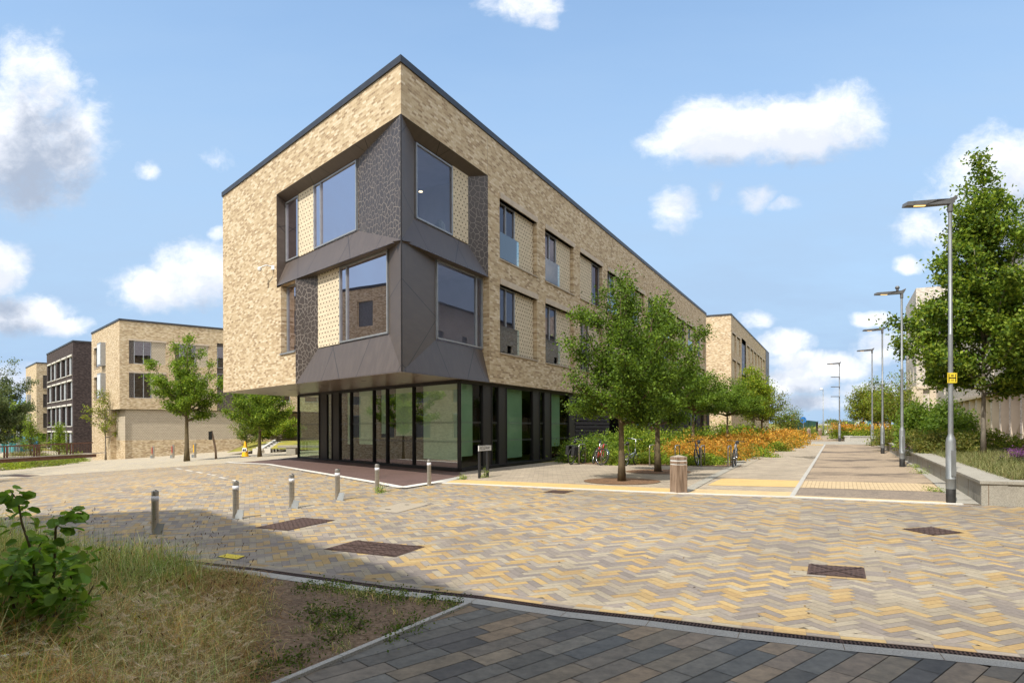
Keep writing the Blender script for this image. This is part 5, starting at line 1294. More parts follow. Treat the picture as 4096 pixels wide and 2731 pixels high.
m.build('joint', M['soil'], pl)
q3 = pr_+Vector((6, 22)); q4 = pf_+Vector((18, 4))
bm_ = MB(); ia = pa_+dA_*.5+nA_*.4; ib = pf_+nA_*.4
bm_.face([(ia.x, ia.y, .33), (pr_.x, pr_.y+.4, .33), (q3.x, q3.y, .62), (q4.x, q4.y, .72), (ib.x, ib.y, .72)])
struct(bm_.build('raised_bed', M['soil']), 'soil of the raised bed')
# second planter
p2 = thing('planter_wall', 'short far planter wall with pale front crossing the end of the path', 'wall', G(3379, 1773))
a_ = Vector(G(3379, 1773)[:2]); b_ = Vector(G(3560, 1775)[:2]); c_ = Vector(G(3369, 1746)[:2])
m = MB(); d1 = (b_-a_).normalized(); d2 = (c_-a_).normalized()
slab(m, a_, d1, Vector((-d1.y, d1.x)), 0, (b_-a_).length, 0, .4, lambda u: .80, -1.3, -.07); slab(m, a_, d2, Vector((d2.y, -d2.x)), 0, (c_-a_).length, .002, .4, lambda u: .80, -1.3, -.07); m.build('wall_face', M['granite'], p2)
m = MB(); slab(m, a_, d1, Vector((-d1.y, d1.x)), -.05, (b_-a_).length, -.05, .6, lambda u: .80, -.07, 0); slab(m, a_, d2, Vector((d2.y, -d2.x)), .6, (c_-a_).length, -.05, .6, lambda u: .80, -.072, -.002); m.build('coping', M['granite'], p2)
hp = [(3402, 1766, 1.1, OR_), (3428, 1764, 1.2, OR_), (3455, 1764, 1.2, YG), (3480, 1764, 1.2, YG), (3505, 1765, 1.2, YG), (3528, 1766, 1.2, YG), (3552, 1768, 1.3, YG)]
hl = ['orange-topped hedge plant at the left end of the far planter', 'orange-topped hedge plant second from the left in the far planter', 'lime hedge plant under the left tree of the far group', 'lime hedge plant below the dark trunked tree', 'lime hedge plant just left of the fourth lamp post', 'lime hedge plant just right of the fourth lamp post', 'lime hedge plant at the right end of the far planter']
for i, (px, py, s_, pl_) in enumerate(hp):
    g = G(px, py+4); bush('hedge_plant', hl[i], (g.x, g.y+1.2, .55), 1.5, 1.4, 1.25, 2200, .16, YG+MG, 120+i, 'hedge plants in the far planter', top=OR_ if i < 2 or i == 6 else (YG+OR_[:2]))
# planting of the raised bed
bush('large_shrub', 'big dark glossy shrub beside the second street lamp', (20.1, 32.4, .58), 1.75, 1.7, 2.3, 20000, .15, DG+MG[:2], 140, wid=.55)
bush('large_shrub', 'lower right part shrub at the foot of the big glossy shrub', (19.5, 30.9, .55), .95, .9, 1.5, 7000, .14, DG+MG[:1], 141, wid=.55)
for i, (x, y, rx, h, pl_, lb) in enumerate([(16.7, 26.3, 1.0, .85, OL, 'brown-green hedge left of the maple trunk'), (18.3, 28.6, 1.3, .85, YG+OL, 'yellow-green clipped hedge behind the maple trunk'), (20.3, 28.4, 1.3, .8, YG+OL, 'yellow-green hedge right of the maple trunk'), (21.6, 27.6, 1.3, .8, OL+YG, 'hedge at the right edge of the picture'), (21.8, 38.5, 1.4, .9, OL, 'olive grassy shrub beyond the big glossy shrub'), (17.9, 29.6, .9, .8, OL, 'olive hedge beside the purple flowers'), (24.3, 43, 1.6, 1.1, OL+YG, 'olive shrub near the far end of the planter wall')]):
    bush('hedge', lb, (x, y, .5), rx, rx*.8, h, 5200, .10, pl_, 150+i, 'hedges in the raised bed', cat='hedge')
PU = [(.16, .055, .20), (.22, .08, .27), (.11, .035, .15)]
for i, (px, Y, w, lb) in enumerate([(3680, 27.5, .5, 'purple flowering clump beside the second lamp'), (4075, 19.5, .45, 'purple flowering clump at the right edge of the raised bed')]):
    bush('lavender_clump', lb, (px_x(px)*Y, Y, .38), w, w*.8, .5, 2600, .07, [(.07, .09, .035), (.10, .11, .05)], 170+i, 'purple flower clumps', top=PU, wid=.3, cat='flower clump')

# ------------------------------------------------------------------ street furniture
# lamp post (built once, then copied)
def lamp(label, loc, group, node=True):
    t = thing('street_lamp', label, 'street lamp', loc, 0, group)
    m = MB(); m.lathe([(.093, 0), (.093, .30), (.092, .302)], n=20); m.build('base_sleeve', M['blackbase'], t, 'auto', world=False)
    m = MB(); m.lathe([(.096, .30), (.096, .50), (.099, .505), (.099, .52), (.096, .525), (.096, 1.30), (.082, 1.38), (.052, 1.46), (.050, 1.5), (.046, 3.6), (.046, 3.61), (.040, 3.62), (.036, 6.3)], n=20)
    m.box((.0, -.097, .85), (.10, .012, .55)); m.build('pole', M['galv'], t, 'auto', world=False)
    m = MB()  # flat arm-like lantern pointing left
    pr = [(-.98, 6.34), (-.96, 6.42), (-.30, 6.47), (-.02, 6.50), (.14, 6.58), (.11, 6.50), (.05, 6.40), (-.03, 6.38), (-.60, 6.345)]
    for y0 in (0,):
        A = [Vector((x, -.10 if x < -.2 else -.05, z)) for x, z in pr]; B = [Vector((x, .10 if x < -.2 else .05, z)) for x, z in pr]
        m.face(A); m.face(B[::-1])
        for i in range(len(pr)): k = (i+1) % len(pr); m.face([A[k], A[i], B[i], B[k]])
    m.lathe([(.050, 6.22), (.054, 6.24), (.054, 6.42), (.04, 6.44)], n=16)
    h = m.build('lantern', M['lampgrey'], t, world=False)
    m = MB(); m.face([(-.80, -.085, 6.338), (-.56, -.085, 6.342), (-.56, -.01, 6.342), (-.80, -.01, 6.338)]); m.build('led_panel', M['led'], h, world=False)
    if node: m = MB(); m.lathe([(.045, 6.50), (.045, 6.56), (.07, 6.57), (.08, 6.62), (.05, 6.67), (.01, 6.68)], c=(-.16, 0, 0), n=14); m.build('photocell', M['lampgrey'], t, 'auto', world=False)
    return t
L0 = lamp('street lamp beside the planter wall carrying the sensor ball on top, second nearest', G(3608, 1876), 'street lamps along the path')
L1 = L0.copy(); COL.objects.link(L1); L1.location = G(3802, 2021); L1['label'] = 'nearest and tallest-looking street lamp, with a yellow hydrant plate on its pole'
def dup_no(root, new, skip):
    for c in kids(root):
        if c.name.split('.')[0] in skip: continue
        k = c.copy(); COL.objects.link(k); k.parent = new
        for d in kids(c): e = d.copy(); COL.objects.link(e); e.parent = k
dup_no(L0, L1, ('photocell',))
for px, py, lb in ((3530, 1822.5, 'third street lamp from the front, beside the planter wall'), (3489, 1792.5, 'fourth street lamp from the front, at the far end of the planter wall')):
    n = L0.copy(); COL.objects.link(n); n.location = G(px, py); n['label'] = lb; dup_no(L0, n, ('photocell',))
n = L0.copy(); COL.objects.link(n); n.location = G(3358, 1773); n['label'] = 'fifth street lamp with three extra flat blades down its pole, left of the far planter'; dup_no(L0, n, ('photocell',))
for z in (5.3, 4.5, 3.7): m = MB(); m.box((-.33, 0, z), (.66, .25, .05)); m.build('blade', M['lampgrey'], n, world=False)
t = thing('street_lamp', 'distant thin street lamp with a white rounded head beyond the wooden bollards', 'street lamp', G(3293, 1741))
m = MB(); hL = (1741-1565)/FPX*G(3293, 1741).y; m.lathe([(.09, 0), (.09, 1.4), (.055, 1.5), (.05, hL)], n=12); m.build('pole', M['galv'], t, True, world=False)
m = MB(); m.lathe([(.02, -.05), (.22, 0), (.2, .12), (.03, .2)], c=(-.25, 0, hL), n=12); m.build('lantern', M['white'], t, True, world=False)

def text(s, size, mt, parent, loc, rot, depth=.002, name='lettering', sx=1.0):
    c = bpy.data.curves.new(name, 'FONT'); c.body = s; c.size = size; c.extrude = depth; c.align_x = 'CENTER'; c.align_y = 'CENTER'
    o = bpy.data.objects.new(name, c); COL.objects.link(o); bpy.context.view_layer.update()
    me = bpy.data.meshes.new_from_object(o.evaluated_get(bpy.context.evaluated_depsgraph_get())); bpy.data.objects.remove(o)
    me.materials.clear(); me.materials.append(mt); q = bpy.data.objects.new(name, me); COL.objects.link(q)
    q.parent = parent; q.location = loc; q.rotation_euler = rot; q.scale = (sx, 1, 1); return q
# hydrant plate
l1 = L1.location; rzp = R(-34)
t = thing('hydrant_plate', 'yellow plate with a large black H, 80 and 15, strapped to the nearest lamp post', 'sign', (l1.x, l1.y-.05, l1.z + 2.67), rzp*.0)
m = MB(); m.box((0, -.006, 0), (.205, .006, .215)); m.build('plate', M['signyellow'], t, world=False, bevel=0)
m = MB(); m.box((-.072, -.011, .0), (.016, .004, .165)); m.box((.072, -.011, 0), (.016, .004, .165)); m.box((0, -.011, .002), (.128, .004, .020)); m.build('letter', M['blackp'], t, world=False)
text('80', .058, M['blackp'], t, (0, -.010, .048), (R(90), 0, 0)); text('15', .058, M['blackp'], t, (0, -.010, -.052), (R(90), 0, 0))
m = MB()
for x in (-.09, .09):
    for z in (-.095, .095): m.lathe([(.006, 0), (.006, .003)], c=(x, -.014, z), n=6)
m.build('bolt', M['steel'], t, world=False)

# steel rising bollards
def bollard(label, loc, plate=True, hh=.70):
    t = thing('steel_bollard', label, 'bollard', loc, 0, 'steel bollards in the curved row')
    m = MB(); m.lathe([(.055, 0), (.055, hh-.17)], n=24); m.lathe([(.055, hh-.085), (.055, hh-.012), (.05, hh), (.0, hh+.006)], n=24); m.build('tube', M['steel'], t, 'auto', world=False)
    m = MB(); m.lathe([(.0562, hh-.17), (.0562, hh-.085)], n=24); m.build('reflective_band', M['steelband'], t, True, world=False)
    m = MB(); m.lathe([(.018, hh), (.018, hh+.014), (0, hh+.016)], c=(.02, -.01, 0), n=10); m.build('lock', M['blackp'], t, 'auto', world=False)
    m = MB(); m.lathe([(.078, .0), (.078, .006), (.056, .008)], n=24); m.build('ground_ring', M['galv'], t, True, world=False)
    if plate:
        m = MB(); Mx = Matrix.Translation((.085, -.045, .085)) @ Matrix.Rotation(R(-14), 4, 'X') @ Matrix.Rotation(R(6), 4, 'Y'); m.box((0, 0, 0), (.14, .012, .175), M=Mx); m.build('hinged_flap', M['galv'], t, world=False)
    return t
bl = [(618, 2124.5, 'leftmost steel bollard of the curved row, standing in the shade'), (941, 2067, 'second steel bollard from the left in the curved row'), (1165, 2026, 'third steel bollard from the left in the curved row'), (1348, 1995.5, 'fourth steel bollard from the left, just left of the white border corner'), (1507, 1965.5, 'fifth steel bollard, standing before the brown strip without a flap'), (1715, 1939, 'rightmost steel bollard of the row, at the corner of the white border')]
b0 = bollard(bl[0][2], G(*bl[0][:2]))
for px, py, lb in bl[1:4]: dup(b0, G(px, py), 0, lb)
b5 = bollard(bl[4][2], G(*bl[4][:2]), False); dup(b5, G(*bl[5][:2]), 0, bl[5][2])
def small_bollard(label, loc, stripe):
    t = thing('marker_bollard', label, 'bollard', loc, 0, 'slim bollards in front of the pale building')
    m = MB(); m.lathe([(.08, 0), (.08, 1.02), (.07, 1.06), (0, 1.07)], n=16); m.build('tube', M['steel'], t, 'auto', world=False)
    m = MB(); m.box((-.085, -.05, .68), (.06, .06, .55)); m.build('stripe', M[stripe], t, world=False)
    m = MB(); m.box((-.15, -.08, .12), (.16, .02, .24)); m.build('hinged_flap', M['galv'], t, world=False)
small_bollard('slim bollard with a red stripe, left of three before the pale building', G(613, 1823), 'red')
small_bollard('slim bollard with a red stripe, middle of three before the pale building', G(693, 1823), 'red')
small_bollard('slim bollard with a yellow stripe, right of three, beside the sapling', G(780, 1822.5), 'coneyellow')

# timber bollards
def timber(label, loc, w=.205, h=.88, grp='timber bollards', rz=R(20)):
    t = thing('timber_bollard', label, 'bollard', loc, rz, grp)
    m = MB(); c = w/2; 
    m.box((0, 0, (h-.20)/2-.05), (w, w, h-.20+.1)); m.box((0, 0, h-.145), (w, w, .06)); m.box((0, 0, h-.045), (w, w, .07))
    o = m.build('post', M['wood'], t, world=False, bevel=.006)
    m = MB(); m.box((0, 0, h-.187), (w-.02, w-.02, .03)); m.box((0, 0, h-.098), (w-.02, w-.02, .04)); m.build('white_band', M['white'], t, world=False)
    m = MB(); b = [(-c, -c, h-.01), (c, -c, h-.01), (c, c, h-.01), (-c, c, h-.01)]
    for i in range(4): m.face([b[i], b[(i+1) % 4], (0, 0, h+.035)])
    m.build('cap', M['woodtop'], t, world=False)
    m = MB(); m.box((-.004, -c-.001, h*.38), (.006, .004, h*.72)); m.box((c+.001, .03, h*.3), (.004, .005, h*.5)); m.build('crack', M['dark'], t, world=False)
    return t
tb0 = timber('thick weathered timber bollard with two white rings at the kerb, the nearest one', G(2713, 1974), .30, .885)
tb1 = timber('far timber bollard, left of three across the end of the path', G(3235, 1750), .27, .85)
dup(tb1, G(3279.5, 1749.5), R(20), 'far timber bollard, middle of three across the end of the path'); dup(tb1, G(3324.5, 1749), R(20), 'far timber bollard, right of three across the end of the path')

# street name sign
s0 = G(1914, 1912); s1 = Vector((s0.x, s0.y, 0)) + Vector((DRr.x, DRr.y, 0))*.80*.0
t = thing('street_name_sign', 'low white street name sign reading RIDGEWAY on two black posts', 'sign', s0, math.atan2(DRr.y, DRr.x))
Ws = .80
for x in (.10, .62): m = MB(); m.box((x, .03, .50), (.085, .06, 1.02)); m.build('post', M['blackp'], t, world=False, bevel=.004)
m = MB(); m.box((.37, -.012, .905), (.82, .018, .165)); m.build('plate', M['white'], t, world=False)
m = MB(); m.box((.37, -.0225, .983), (.82, .002, .004)); m.box((.37, -.0225, .827), (.82, .002, .004)); m.build('border', M['blackp'], t, world=False)
text('RIDGEWAY', .145, M['blackp'], t, (.37, -.022, .903), (R(90), 0, 0), sx=.93)

# bicycle stands
stand_p = [(2315, 1857.5, 'bicycle stand holding the black bicycle, nearest the facade'), (2404, 1860.5, 'bicycle stand with the red bicycle leaning on it'), (2492, 1861, 'bicycle stand behind the nearest maple trunk, with the folding bicycle'), (2597.5, 1864.7, 'empty bicycle stand left of the second maple trunk'), (2700, 1868, 'bicycle stand mostly hidden behind the thick timber bollard'), (2803, 1870.6, 'bicycle stand holding the dark blue bicycle'), (2911.4, 1874.7, 'rightmost bicycle stand, holding the grey bicycle')]
dsl = math.atan2(DRr.y, DRr.x)
def stand(lb, loc):
    t = thing('bicycle_stand', lb, 'bicycle stand', loc, dsl, 'steel bicycle stands')
    m = MB(); P = [(0, 0, 0), (0, 0, .68)] + [(.1-.1*math.cos(a), 0, .68+.1*math.sin(a)) for a in (.4, .8, 1.2, 1.57)] + [(.65+.1*math.sin(a), 0, .68+.1*math.cos(a)) for a in (0, .4, .8, 1.2, 1.57)] + [(.75, 0, 0)]
    m.tube(P, .025, 12); m.build('hoop', M['steel'], t, True, world=False); 
    m = MB()
    for x in (0, .75): m.lathe([(.05, 0), (.05, .006), (.026, .012)], c=(x, 0, 0), n=14)
    m.build('foot_plate', M['galv'], t, world=False); return t
st0 = stand(stand_p[0][2], G(*stand_p[0][:2]))
for px, py, lb in stand_p[1:]: dup(st0, G(px, py), dsl, lb)

def bicycle(lb, A, B, frame, Rw=.335, lean=0.0, small=False, bag=False, fender=False, straight=True, steer=0.0, saddle_h=.92, tyre='rubber'):
    """A rear wheel contact, B front wheel contact"""
    A = Vector(A); B = Vector(B); d = B-A; wb = 1.02 if not small else .98
    t = thing('bicycle', lb, 'bicycle', A, math.atan2(d.y, d.x)); t.rotation_euler = (lean, 0, math.atan2(d.y, d.x))
    bb = Vector((.42, 0, .28)); rear = Vector((0, 0, Rw)); front = Vector((wb, 0, Rw)); seat_t = Vector((.24, 0, .74 if not small else .62)); head_t = Vector((wb-.22, 0, .80)); head_b = Vector((wb-.17, 0, .62))
    if small: seat_t = Vector((.26, 0, .50)); head_t = Vector((wb-.14, 0, .58)); head_b = Vector((wb-.10, 0, .44))
    for c, nm in ((rear, 0), (front, 1)):
        w = MB(); Mx = Matrix.Translation(c) @ (Matrix.Rotation(steer if nm else 0, 4, 'Z')) @ Matrix.Rotation(R(90), 4, 'Z')
        w.torus((0, 0, 0), Rw-.022, .021, Mx, 32, 8); wo = w.build('wheel', M['rubber'], t, True, world=False)
        w = MB(); w.torus((0, 0, 0), Rw-.048, .009, Mx, 32, 6); w.build('rim', M['chrome'], wo, True, world=False)
        w = MB()
        for k in range(20):
            a = 2*math.pi*k/20; w.tube([Mx @ Vector((.02*(-1)**k, 0, 0)), Mx @ Vector((0, math.cos(a)*(Rw-.05), math.sin(a)*(Rw-.05)))], .0016, 3, caps=False)
        w.tube([Mx @ Vector((-.05, 0, 0)), Mx @ Vector((.05, 0, 0))], .022, 8); w.build('spokes', M['chrome'], wo, world=False)
        if fender:
            w = MB(); prev = None
            for k in range(9):
                a = R(20)+R(130)*k/8; p = [Mx @ Vector((s, math.cos(a)*(Rw+.02), math.sin(a)*(Rw+.02))) for s in (-.022, .022)]
                if prev: w.face([prev[0], prev[1], p[1], p[0]])
                prev = p
            w.build('mudguard', M['chrome'], t, world=False)
    m = MB()
    for a, b, r_ in ((seat_t, bb, .016), (bb, head_b, .019), (rear, bb, .010)): m.tube([a, b], r_, 8)
    if not small: m.tube([seat_t, head_t], .016, 8); m.tube([rear, seat_t], .008, 8)
    else: m.tube([seat_t+Vector((0, 0, -.1)), head_b+Vector((0, 0, .06))], .022, 8); m.tube([rear, seat_t+Vector((0, 0, -.1))], .008, 8)
    m.tube([head_t+Vector((-.01, 0, .05)), head_b], .02, 8)
    for s in (-.05, .05): m.tube([head_b, head_b+Vector((.03, s, -.03)), Vector((front.x, s, front.z))], .011, 8)
    m.build('frame', M[frame], t, True, world=False)
    m = MB(); sp = seat_t + (seat_t-bb).normalized()*(.13 if not small else .40); m.tube([seat_t, sp], .012, 8); m.build('seat_post', M['chrome'], t, world=False)
    m = MB(); m.tube([sp+Vector((-.13, 0, .03)), sp+Vector((-.06, 0, .04)), sp+Vector((.05, 0, .035)), sp+Vector((.14, 0, .025))], [.03, .075, .035, .015], 10); m.build('saddle', M['blackp'], t, True, world=False)
    ht = head_t + Vector((-.03, 0, .14 if not small else .42)); rotS = Matrix.Rotation(steer, 3, 'Z')
    m = MB(); m.tube([head_t, ht], .014, 8)
    hb = [Vector((-.07, -.30, .02)), Vector((.0, -.12, .03)), Vector((.02, 0, .0)), Vector((.0, .12, .03)), Vector((-.07, .30, .02))]
    m.tube([ht + rotS @ p for p in hb], .011, 8); m.build('handlebar', M['chrome' if small else 'blackp'], t, True, world=False)
    m = MB()
    for s in (-1, 1): m.tube([ht + rotS @ Vector((-.03, s*.20, .03)), ht + rotS @ Vector((-.075, s*.31, .018))], .017, 8)
    m.build('grip', M['blackp'], t, world=False)
    m = MB(); Mx = Matrix.Translation(bb) @ Matrix.Rotation(R(90), 4, 'X')
    m.torus((0, 0, 0), .085, .006, Matrix.Translation(bb+Vector((0, -.045, 0))) @ Matrix.Rotation(R(90), 4, 'Z'), 20, 5)
    m.tube([bb+Vector((0, -.06, 0)), bb+Vector((.10, -.07, -.13))], .01, 6); m.tube([bb+Vector((0, .06, 0)), bb+Vector((-.10, .07, .13))], .01, 6)
    m.box(tuple(bb+Vector((.10, -.12, -.13))), (.08, .09, .02)); m.box(tuple(bb+Vector((-.10, .12, .13))), (.08, .09, .02)); m.build('crank', M['blackp'], t, world=False)
    m = MB(); m.tube([bb+Vector((0, -.045, .085)), rear+Vector((0, -.045, .035))], .004, 4); m.tube([bb+Vector((0, -.045, -.085)), rear+Vector((0, -.045, -.035))], .004, 4); m.build('chain', M['blackp'], t, world=False)
    if bag:
        m = MB()
        for s in (-.13, .13): m.box((-.05, s, .56), (.34, .13, .36))
        m.box((-.05, 0, .76), (.36, .16, .03)); m.build('pannier', M['blackcloth'], t, world=False, bevel=.04)
    return t
bicycle('black bicycle with dark pannier bags beside the charcoal ribbed wall', G(2284, 1858.5), G(2326, 1854), 'blackp', lean=R(6), bag=True)
bicycle('red bicycle with silver mudguards leaning over, its front wheel turned', G(2372, 1856), G(2398, 1862.5), 'red', lean=R(-16), fender=True, steer=R(35))
bicycle('small wheeled silver folding bicycle with tall stem behind the nearest trunk', G(2503, 1865.5), G(2538, 1860.5), 'greypaint', Rw=.25, small=True, lean=R(5))
bicycle('dark blue bicycle with flat bars and a red lamp', G(2812, 1862.5), G(2782, 1871), 'blue', lean=R(9))
bicycle('grey bicycle with black handlebar at the rightmost stand', G(2941, 1867.5), G(2926, 1877), 'greypaint', lean=R(-5))
b4 = bpy.data.objects
# traffic cone
t = thing('traffic_cone', 'tall yellow cone with a white and blue sleeve mark on the square', 'cone', G(980, 1820.5))
m = MB(); m.lathe([(.235, .04), (.21, .05), (.045, .95), (.04, .97), (0, .975)], n=20); m.build('body', M['coneyellow'], t, 'auto', world=False)
m = MB(); m.box((0, 0, .02), (.5, .5, .04)); m.build('base', M['rubber'], t, world=False, bevel=.01)
for s in (-.06, .07):
    m = MB(); m.face([(s+.085*math.cos(a), -.20+.0*math.sin(a)+.19*(.45+.13*math.sin(a))*.9-.02, .45+.13*math.sin(a)) for a in [2*math.pi*k/16 for k in range(16)]]); m.build('white_disc', M['white'], t, world=False)
    m = MB(); m.face([(s*.9+.05*math.cos(a), -.212+.19*(.43+.09*math.sin(a))*.9-.02, .43+.08*math.sin(a)) for a in [2*math.pi*k/16 for k in range(16)]]); m.build('dark_spot', M['blackp'], t, world=False)
# leaning timber board post
t = thing('notice_post', 'bent timber post with a small dark board before the pale building', 'post', G(860, 1828))
m = MB(); m.tube([(.05, 0, 0), (.03, 0, .5), (-.05, 0, 1.0), (-.16, 0, 1.5), (-.22, 0, 1.75)], [.075, .07, .065, .06, .05], 8); m.build('post', M['wood'], t, True, world=False)
m = MB(); m.box((-.27, -.07, 1.45), (.20, .05, .52)); m.build('board', M['blackbase'], t, world=False)
# stone bench
g = G(1190, 1812); t = thing('stone_bench', 'long grey stone bench on two block legs near the glazed corner', 'bench', (g.x, g.y, g.z))
a = (px_x(1115)-px_x(1190))*g.y; b = 3.2
m = MB(); m.box(((a+b)/2, 0, .47), (b-a, .5, .14)); m.build('seat', M['granite_dk'], t, world=False, bevel=.01)
for x in (a+.75, b-.7): m = MB(); m.box((x, 0, .20), (.55, .42, .42)); m.build('leg', M['granite_dk'], t, world=False, bevel=.01)
# grass bank with steps and a timber planter under the overhang
bnk = MB(); c0, c1, c2, c3 = G(820, 1805), G(1075, 1790), G(1075, 1768), G(900, 1774)
Yb = 52
m = MB(); A = [W3(905, 1802, 52), W3(1060, 1790, 50), W3(1085, 1757, 57), W3(985, 1770, 60)]; m.face(A); B = [W3(1078, 1788, 50), W3(1400, 1800, 46), W3(1400, 1757, 56), W3(1125, 1757, 57)]; m.face(B)
m.face([W3(985, 1770, 60), W3(1085, 1757, 57), W3(1400, 1755, 57), W3(1400, 1752, 80), W3(960, 1765, 80)])
struct(m.build('grass_bank', M['field']), 'sunny grass bank beyond the square')
t = thing('steps', 'flight of pale stone steps cut into the grass bank', 'steps', W3(1050, 1790, 50))
m = MB()
for k in range(5):
    f = k/4; p = W3(1050+f*52, 1787-f*26, 50+f*6); m.box((p.x, p.y, p.z-.25), (1.3, .5, .5), rz=R(0))
m.build('tread', M['kerbwhite'], t)
m = MB(); P = [W3(1045, 1790, 49.6), W3(1100, 1756, 56.6)]; m.tube(P, .12, 4); m.build('side_wall', M['kerbwhite'], t)
t = thing('timber_planter', 'long low timber sleeper box at the top of the grass bank', 'planter', W3(1140, 1750, 60))
p = W3(1140, 1745, 60); m = MB(); m.box((p.x-.0, p.y, p.z), (2.4, .8, .35)); m.build('box', M['woodtop'], t)

# corten bridge with railing on the left
br = thing('bridge_railing', 'rusty steel footbridge parapet with framed mesh panels on the left', 'railing', G(300, 1848))
def YB(px): return 52 + (368-px)*-.028
P0 = lambda px, py: W3(px, py, YB(px))
m = MB()
def beam(px0, py0, px1, py1, hpx, dy, mm):
    A, B = P0(px0, py0), P0(px1, py1); h = hpx/FPX*YB((px0+px1)/2)
    P = []
    for q in (A, B):
        for (yy, zz) in ((0, 0), (dy, 0), (dy, h), (0, h)): P.append(q+Vector((0, yy, zz)))
    for f in ((0, 1, 2, 3), (7, 6, 5, 4), (0, 4, 5, 1), (1, 5, 6, 2), (2, 6, 7, 3), (3, 7, 4, 0)): mm.face([P[i] for i in f])
beam(-60, 1842, 369, 1818, 14, .5, m); m.build('girder', M['corten'], br)
m = MB(); beam(-60, 1828, 369, 1803.5, 3.5, 1.6, m); m.build('deck_edge', M['decktop'], br)
m = MB(); beam(-60, 1778.5, 369, 1761.5, 5, .12, m); m.build('handrail', M['corten'], br)
for px in (12, 24, 132, 143, 152, 264, 278, 287):
    m = MB(); f = (px+60)/429; beam(px, 1826-f*24, px+3.2, 1826-f*24, 48-f*5, .1, m); m.build('post', M['corten'], br)
m = MB()
for k in range(56):
    px = 16+k*6.3; f = (px+60)/429; beam(px, 1824-f*24, px+.5, 1824-f*24, 45-f*5, .03, m)
m.build('infill_bar', M['corten'], br)
# greenery between square and bridge
for i, (px, py, rx, h, pl_, lb) in enumerate([(20, 1868, 2.2, .8, YG, 'bright green tuft at the left edge before the bridge'), (95, 1858, 2.0, .8, MG+OL, 'reedy green tuft before the bridge, left'), (170, 1855, 2.0, .7, MG+OL, 'reedy green tuft before the bridge, middle'), (235, 1846, 2.2, 1.0, YG+MG, 'leafy bush hiding the bridge girder'), (290, 1838, 1.6, 1.0, YG+MG, 'leafy bush at the right end of the bridge'), (110, 1810, 2.6, .6, OL, 'low shrub seen through the bridge railing')]):
    g = G(px, py); bush('low_bush', lb, g, rx, rx*.6, h, 3000, .14, pl_, 200+i, 'greenery before the bridge', wid=.3)
# distant things on the left: trees, container, fence
tr = [(20, 1700, 190, 13, DG, 'dark wood-edge tree above the fence at far left'), (62, 1690, 170, 9, MG, 'mid green tree left of the distant brick block'), (92, 1700, 200, 12, DG+OL, 'dark tree touching the distant brick block'), (-30, 1700, 150, 12, MG, 'tree at the left picture edge behind the willow'), (45, 1735, 120, 5, OL+YG, 'pale flowering scrub behind the fence'), (85, 1740, 125, 4, MG+OL, 'low scrub between fence and distant block')]
for i, (px, py, Y, h, pl_, lb) in enumerate(tr):
    x = px_x(px)*Y; bush('distant_tree', lb, (x, Y, -3.5), h*.75, h*.6, h, 5200, h*.085, pl_, 220+i, 'trees beyond the bridge', cat='tree', clump=1)
t = thing('container', 'teal site container behind the palisade fence at far left', 'container', (px_x(18)*95, 95, -4.2)); m = MB(); m.box((px_x(18)*95, 95, -.95), (4.6, 2.4, 2.3)); 
M['teal'] = varied('teal_sheet', (.02, .30, .33), (.03, .36, .38), 1, .6); m.build('body', M['teal'], t)
m = MB()
for k in range(9): m.box((px_x(18)*95-2.2+k*.55, 93.75, -.95), (.12, .06, 2.2))
m.box((px_x(18)*95, 95, .26), (4.7, 2.5, .12)); m.build('rib', M['teal'], t)
t = thing('hoarding', 'blue sheet hoarding beyond the far brick block', 'fence', (px_x(65)*100, 100, -4)); M['bluesheet'] = varied('blue_sheet', (.015, .10, .22), (.02, .15, .3), 1, .6)
m = MB(); m.box((px_x(75)*100, 100, -.8), (5.6, .15, 2.7)); m.build('sheet', M['bluesheet'], t)
t = thing('palisade_fence', 'thin grey palisade fence in front of the teal container', 'fence', (px_x(50)*90, 90, -4))
m = MB()
for k in range(44): m.box((px_x(-10)*90+k*.11*1, 90, -.7), (.03, .03, 3.6)) if k % 2 else None
for px in (2, 34, 68, 76): m.box((px_x(px)*89.5, 89.5, -.2), (.10, .10, 4.6))
m.build('pale', M['galv'], t)

# ---- far end of the path
t = thing('green_fence', 'dark green sheeted site fence beyond the far bollards', 'fence', W3(3175, 1724, 92)); M['greensheet'] = varied('green_mesh_sheet', (.004, .07, .045), (.008, .12, .075), .6, .8)
m = MB(); P = [(3168, 1728, 1687, 84), (3200, 1724, 1688, 90), (3235, 1716, 1688, 98), (3268, 1711, 1692, 106)]
for a, b in zip(P, P[1:]):
    A0, A1, B0_, B1_ = W3(a[0], a[1], a[3]), W3(a[0], a[2], a[3]), W3(b[0], b[1], b[3]), W3(b[0], b[2], b[3])
    m.face([A0, B0_, B1_, A1]); 
    for q0, q1 in ((A0, A1), (B0_, B1_)): m.tube([q0, q1], .06, 6)
m.build('sheeting', M['greensheet'], t)
t = thing('traffic_sign', 'round blue traffic sign on a thin post before the green fence', 'sign', W3(3214, 1726, 84))
m = MB(); m.tube([W3(3214, 1728, 84), W3(3214, 1684, 84)], .05, 8); m.build('post', M['galv'], t)
p = W3(3213, 1686, 83.9); m = MB(); m.tube([p, p+Vector((0, .03, 0))], .40, 20); m.build('disc', mat('sign_blue', (.02, .16, .5), .5), t)
t = thing('lamp_bollard', 'short dark lamp bollard near the far green shrubs', 'bollard', W3(3268, 1730, 80))
m = MB(); m.lathe([(.11, 0), (.11, 1.0), (.12, 1.02), (.12, 1.12), (0, 1.14)], c=W3(3268, 1733, 80), n=10); m.build('body', M['blackp'], t)
t = thing('short_post', 'thin grey post with a small head right of the distant white-headed lamp', 'post', G(3310, 1742))
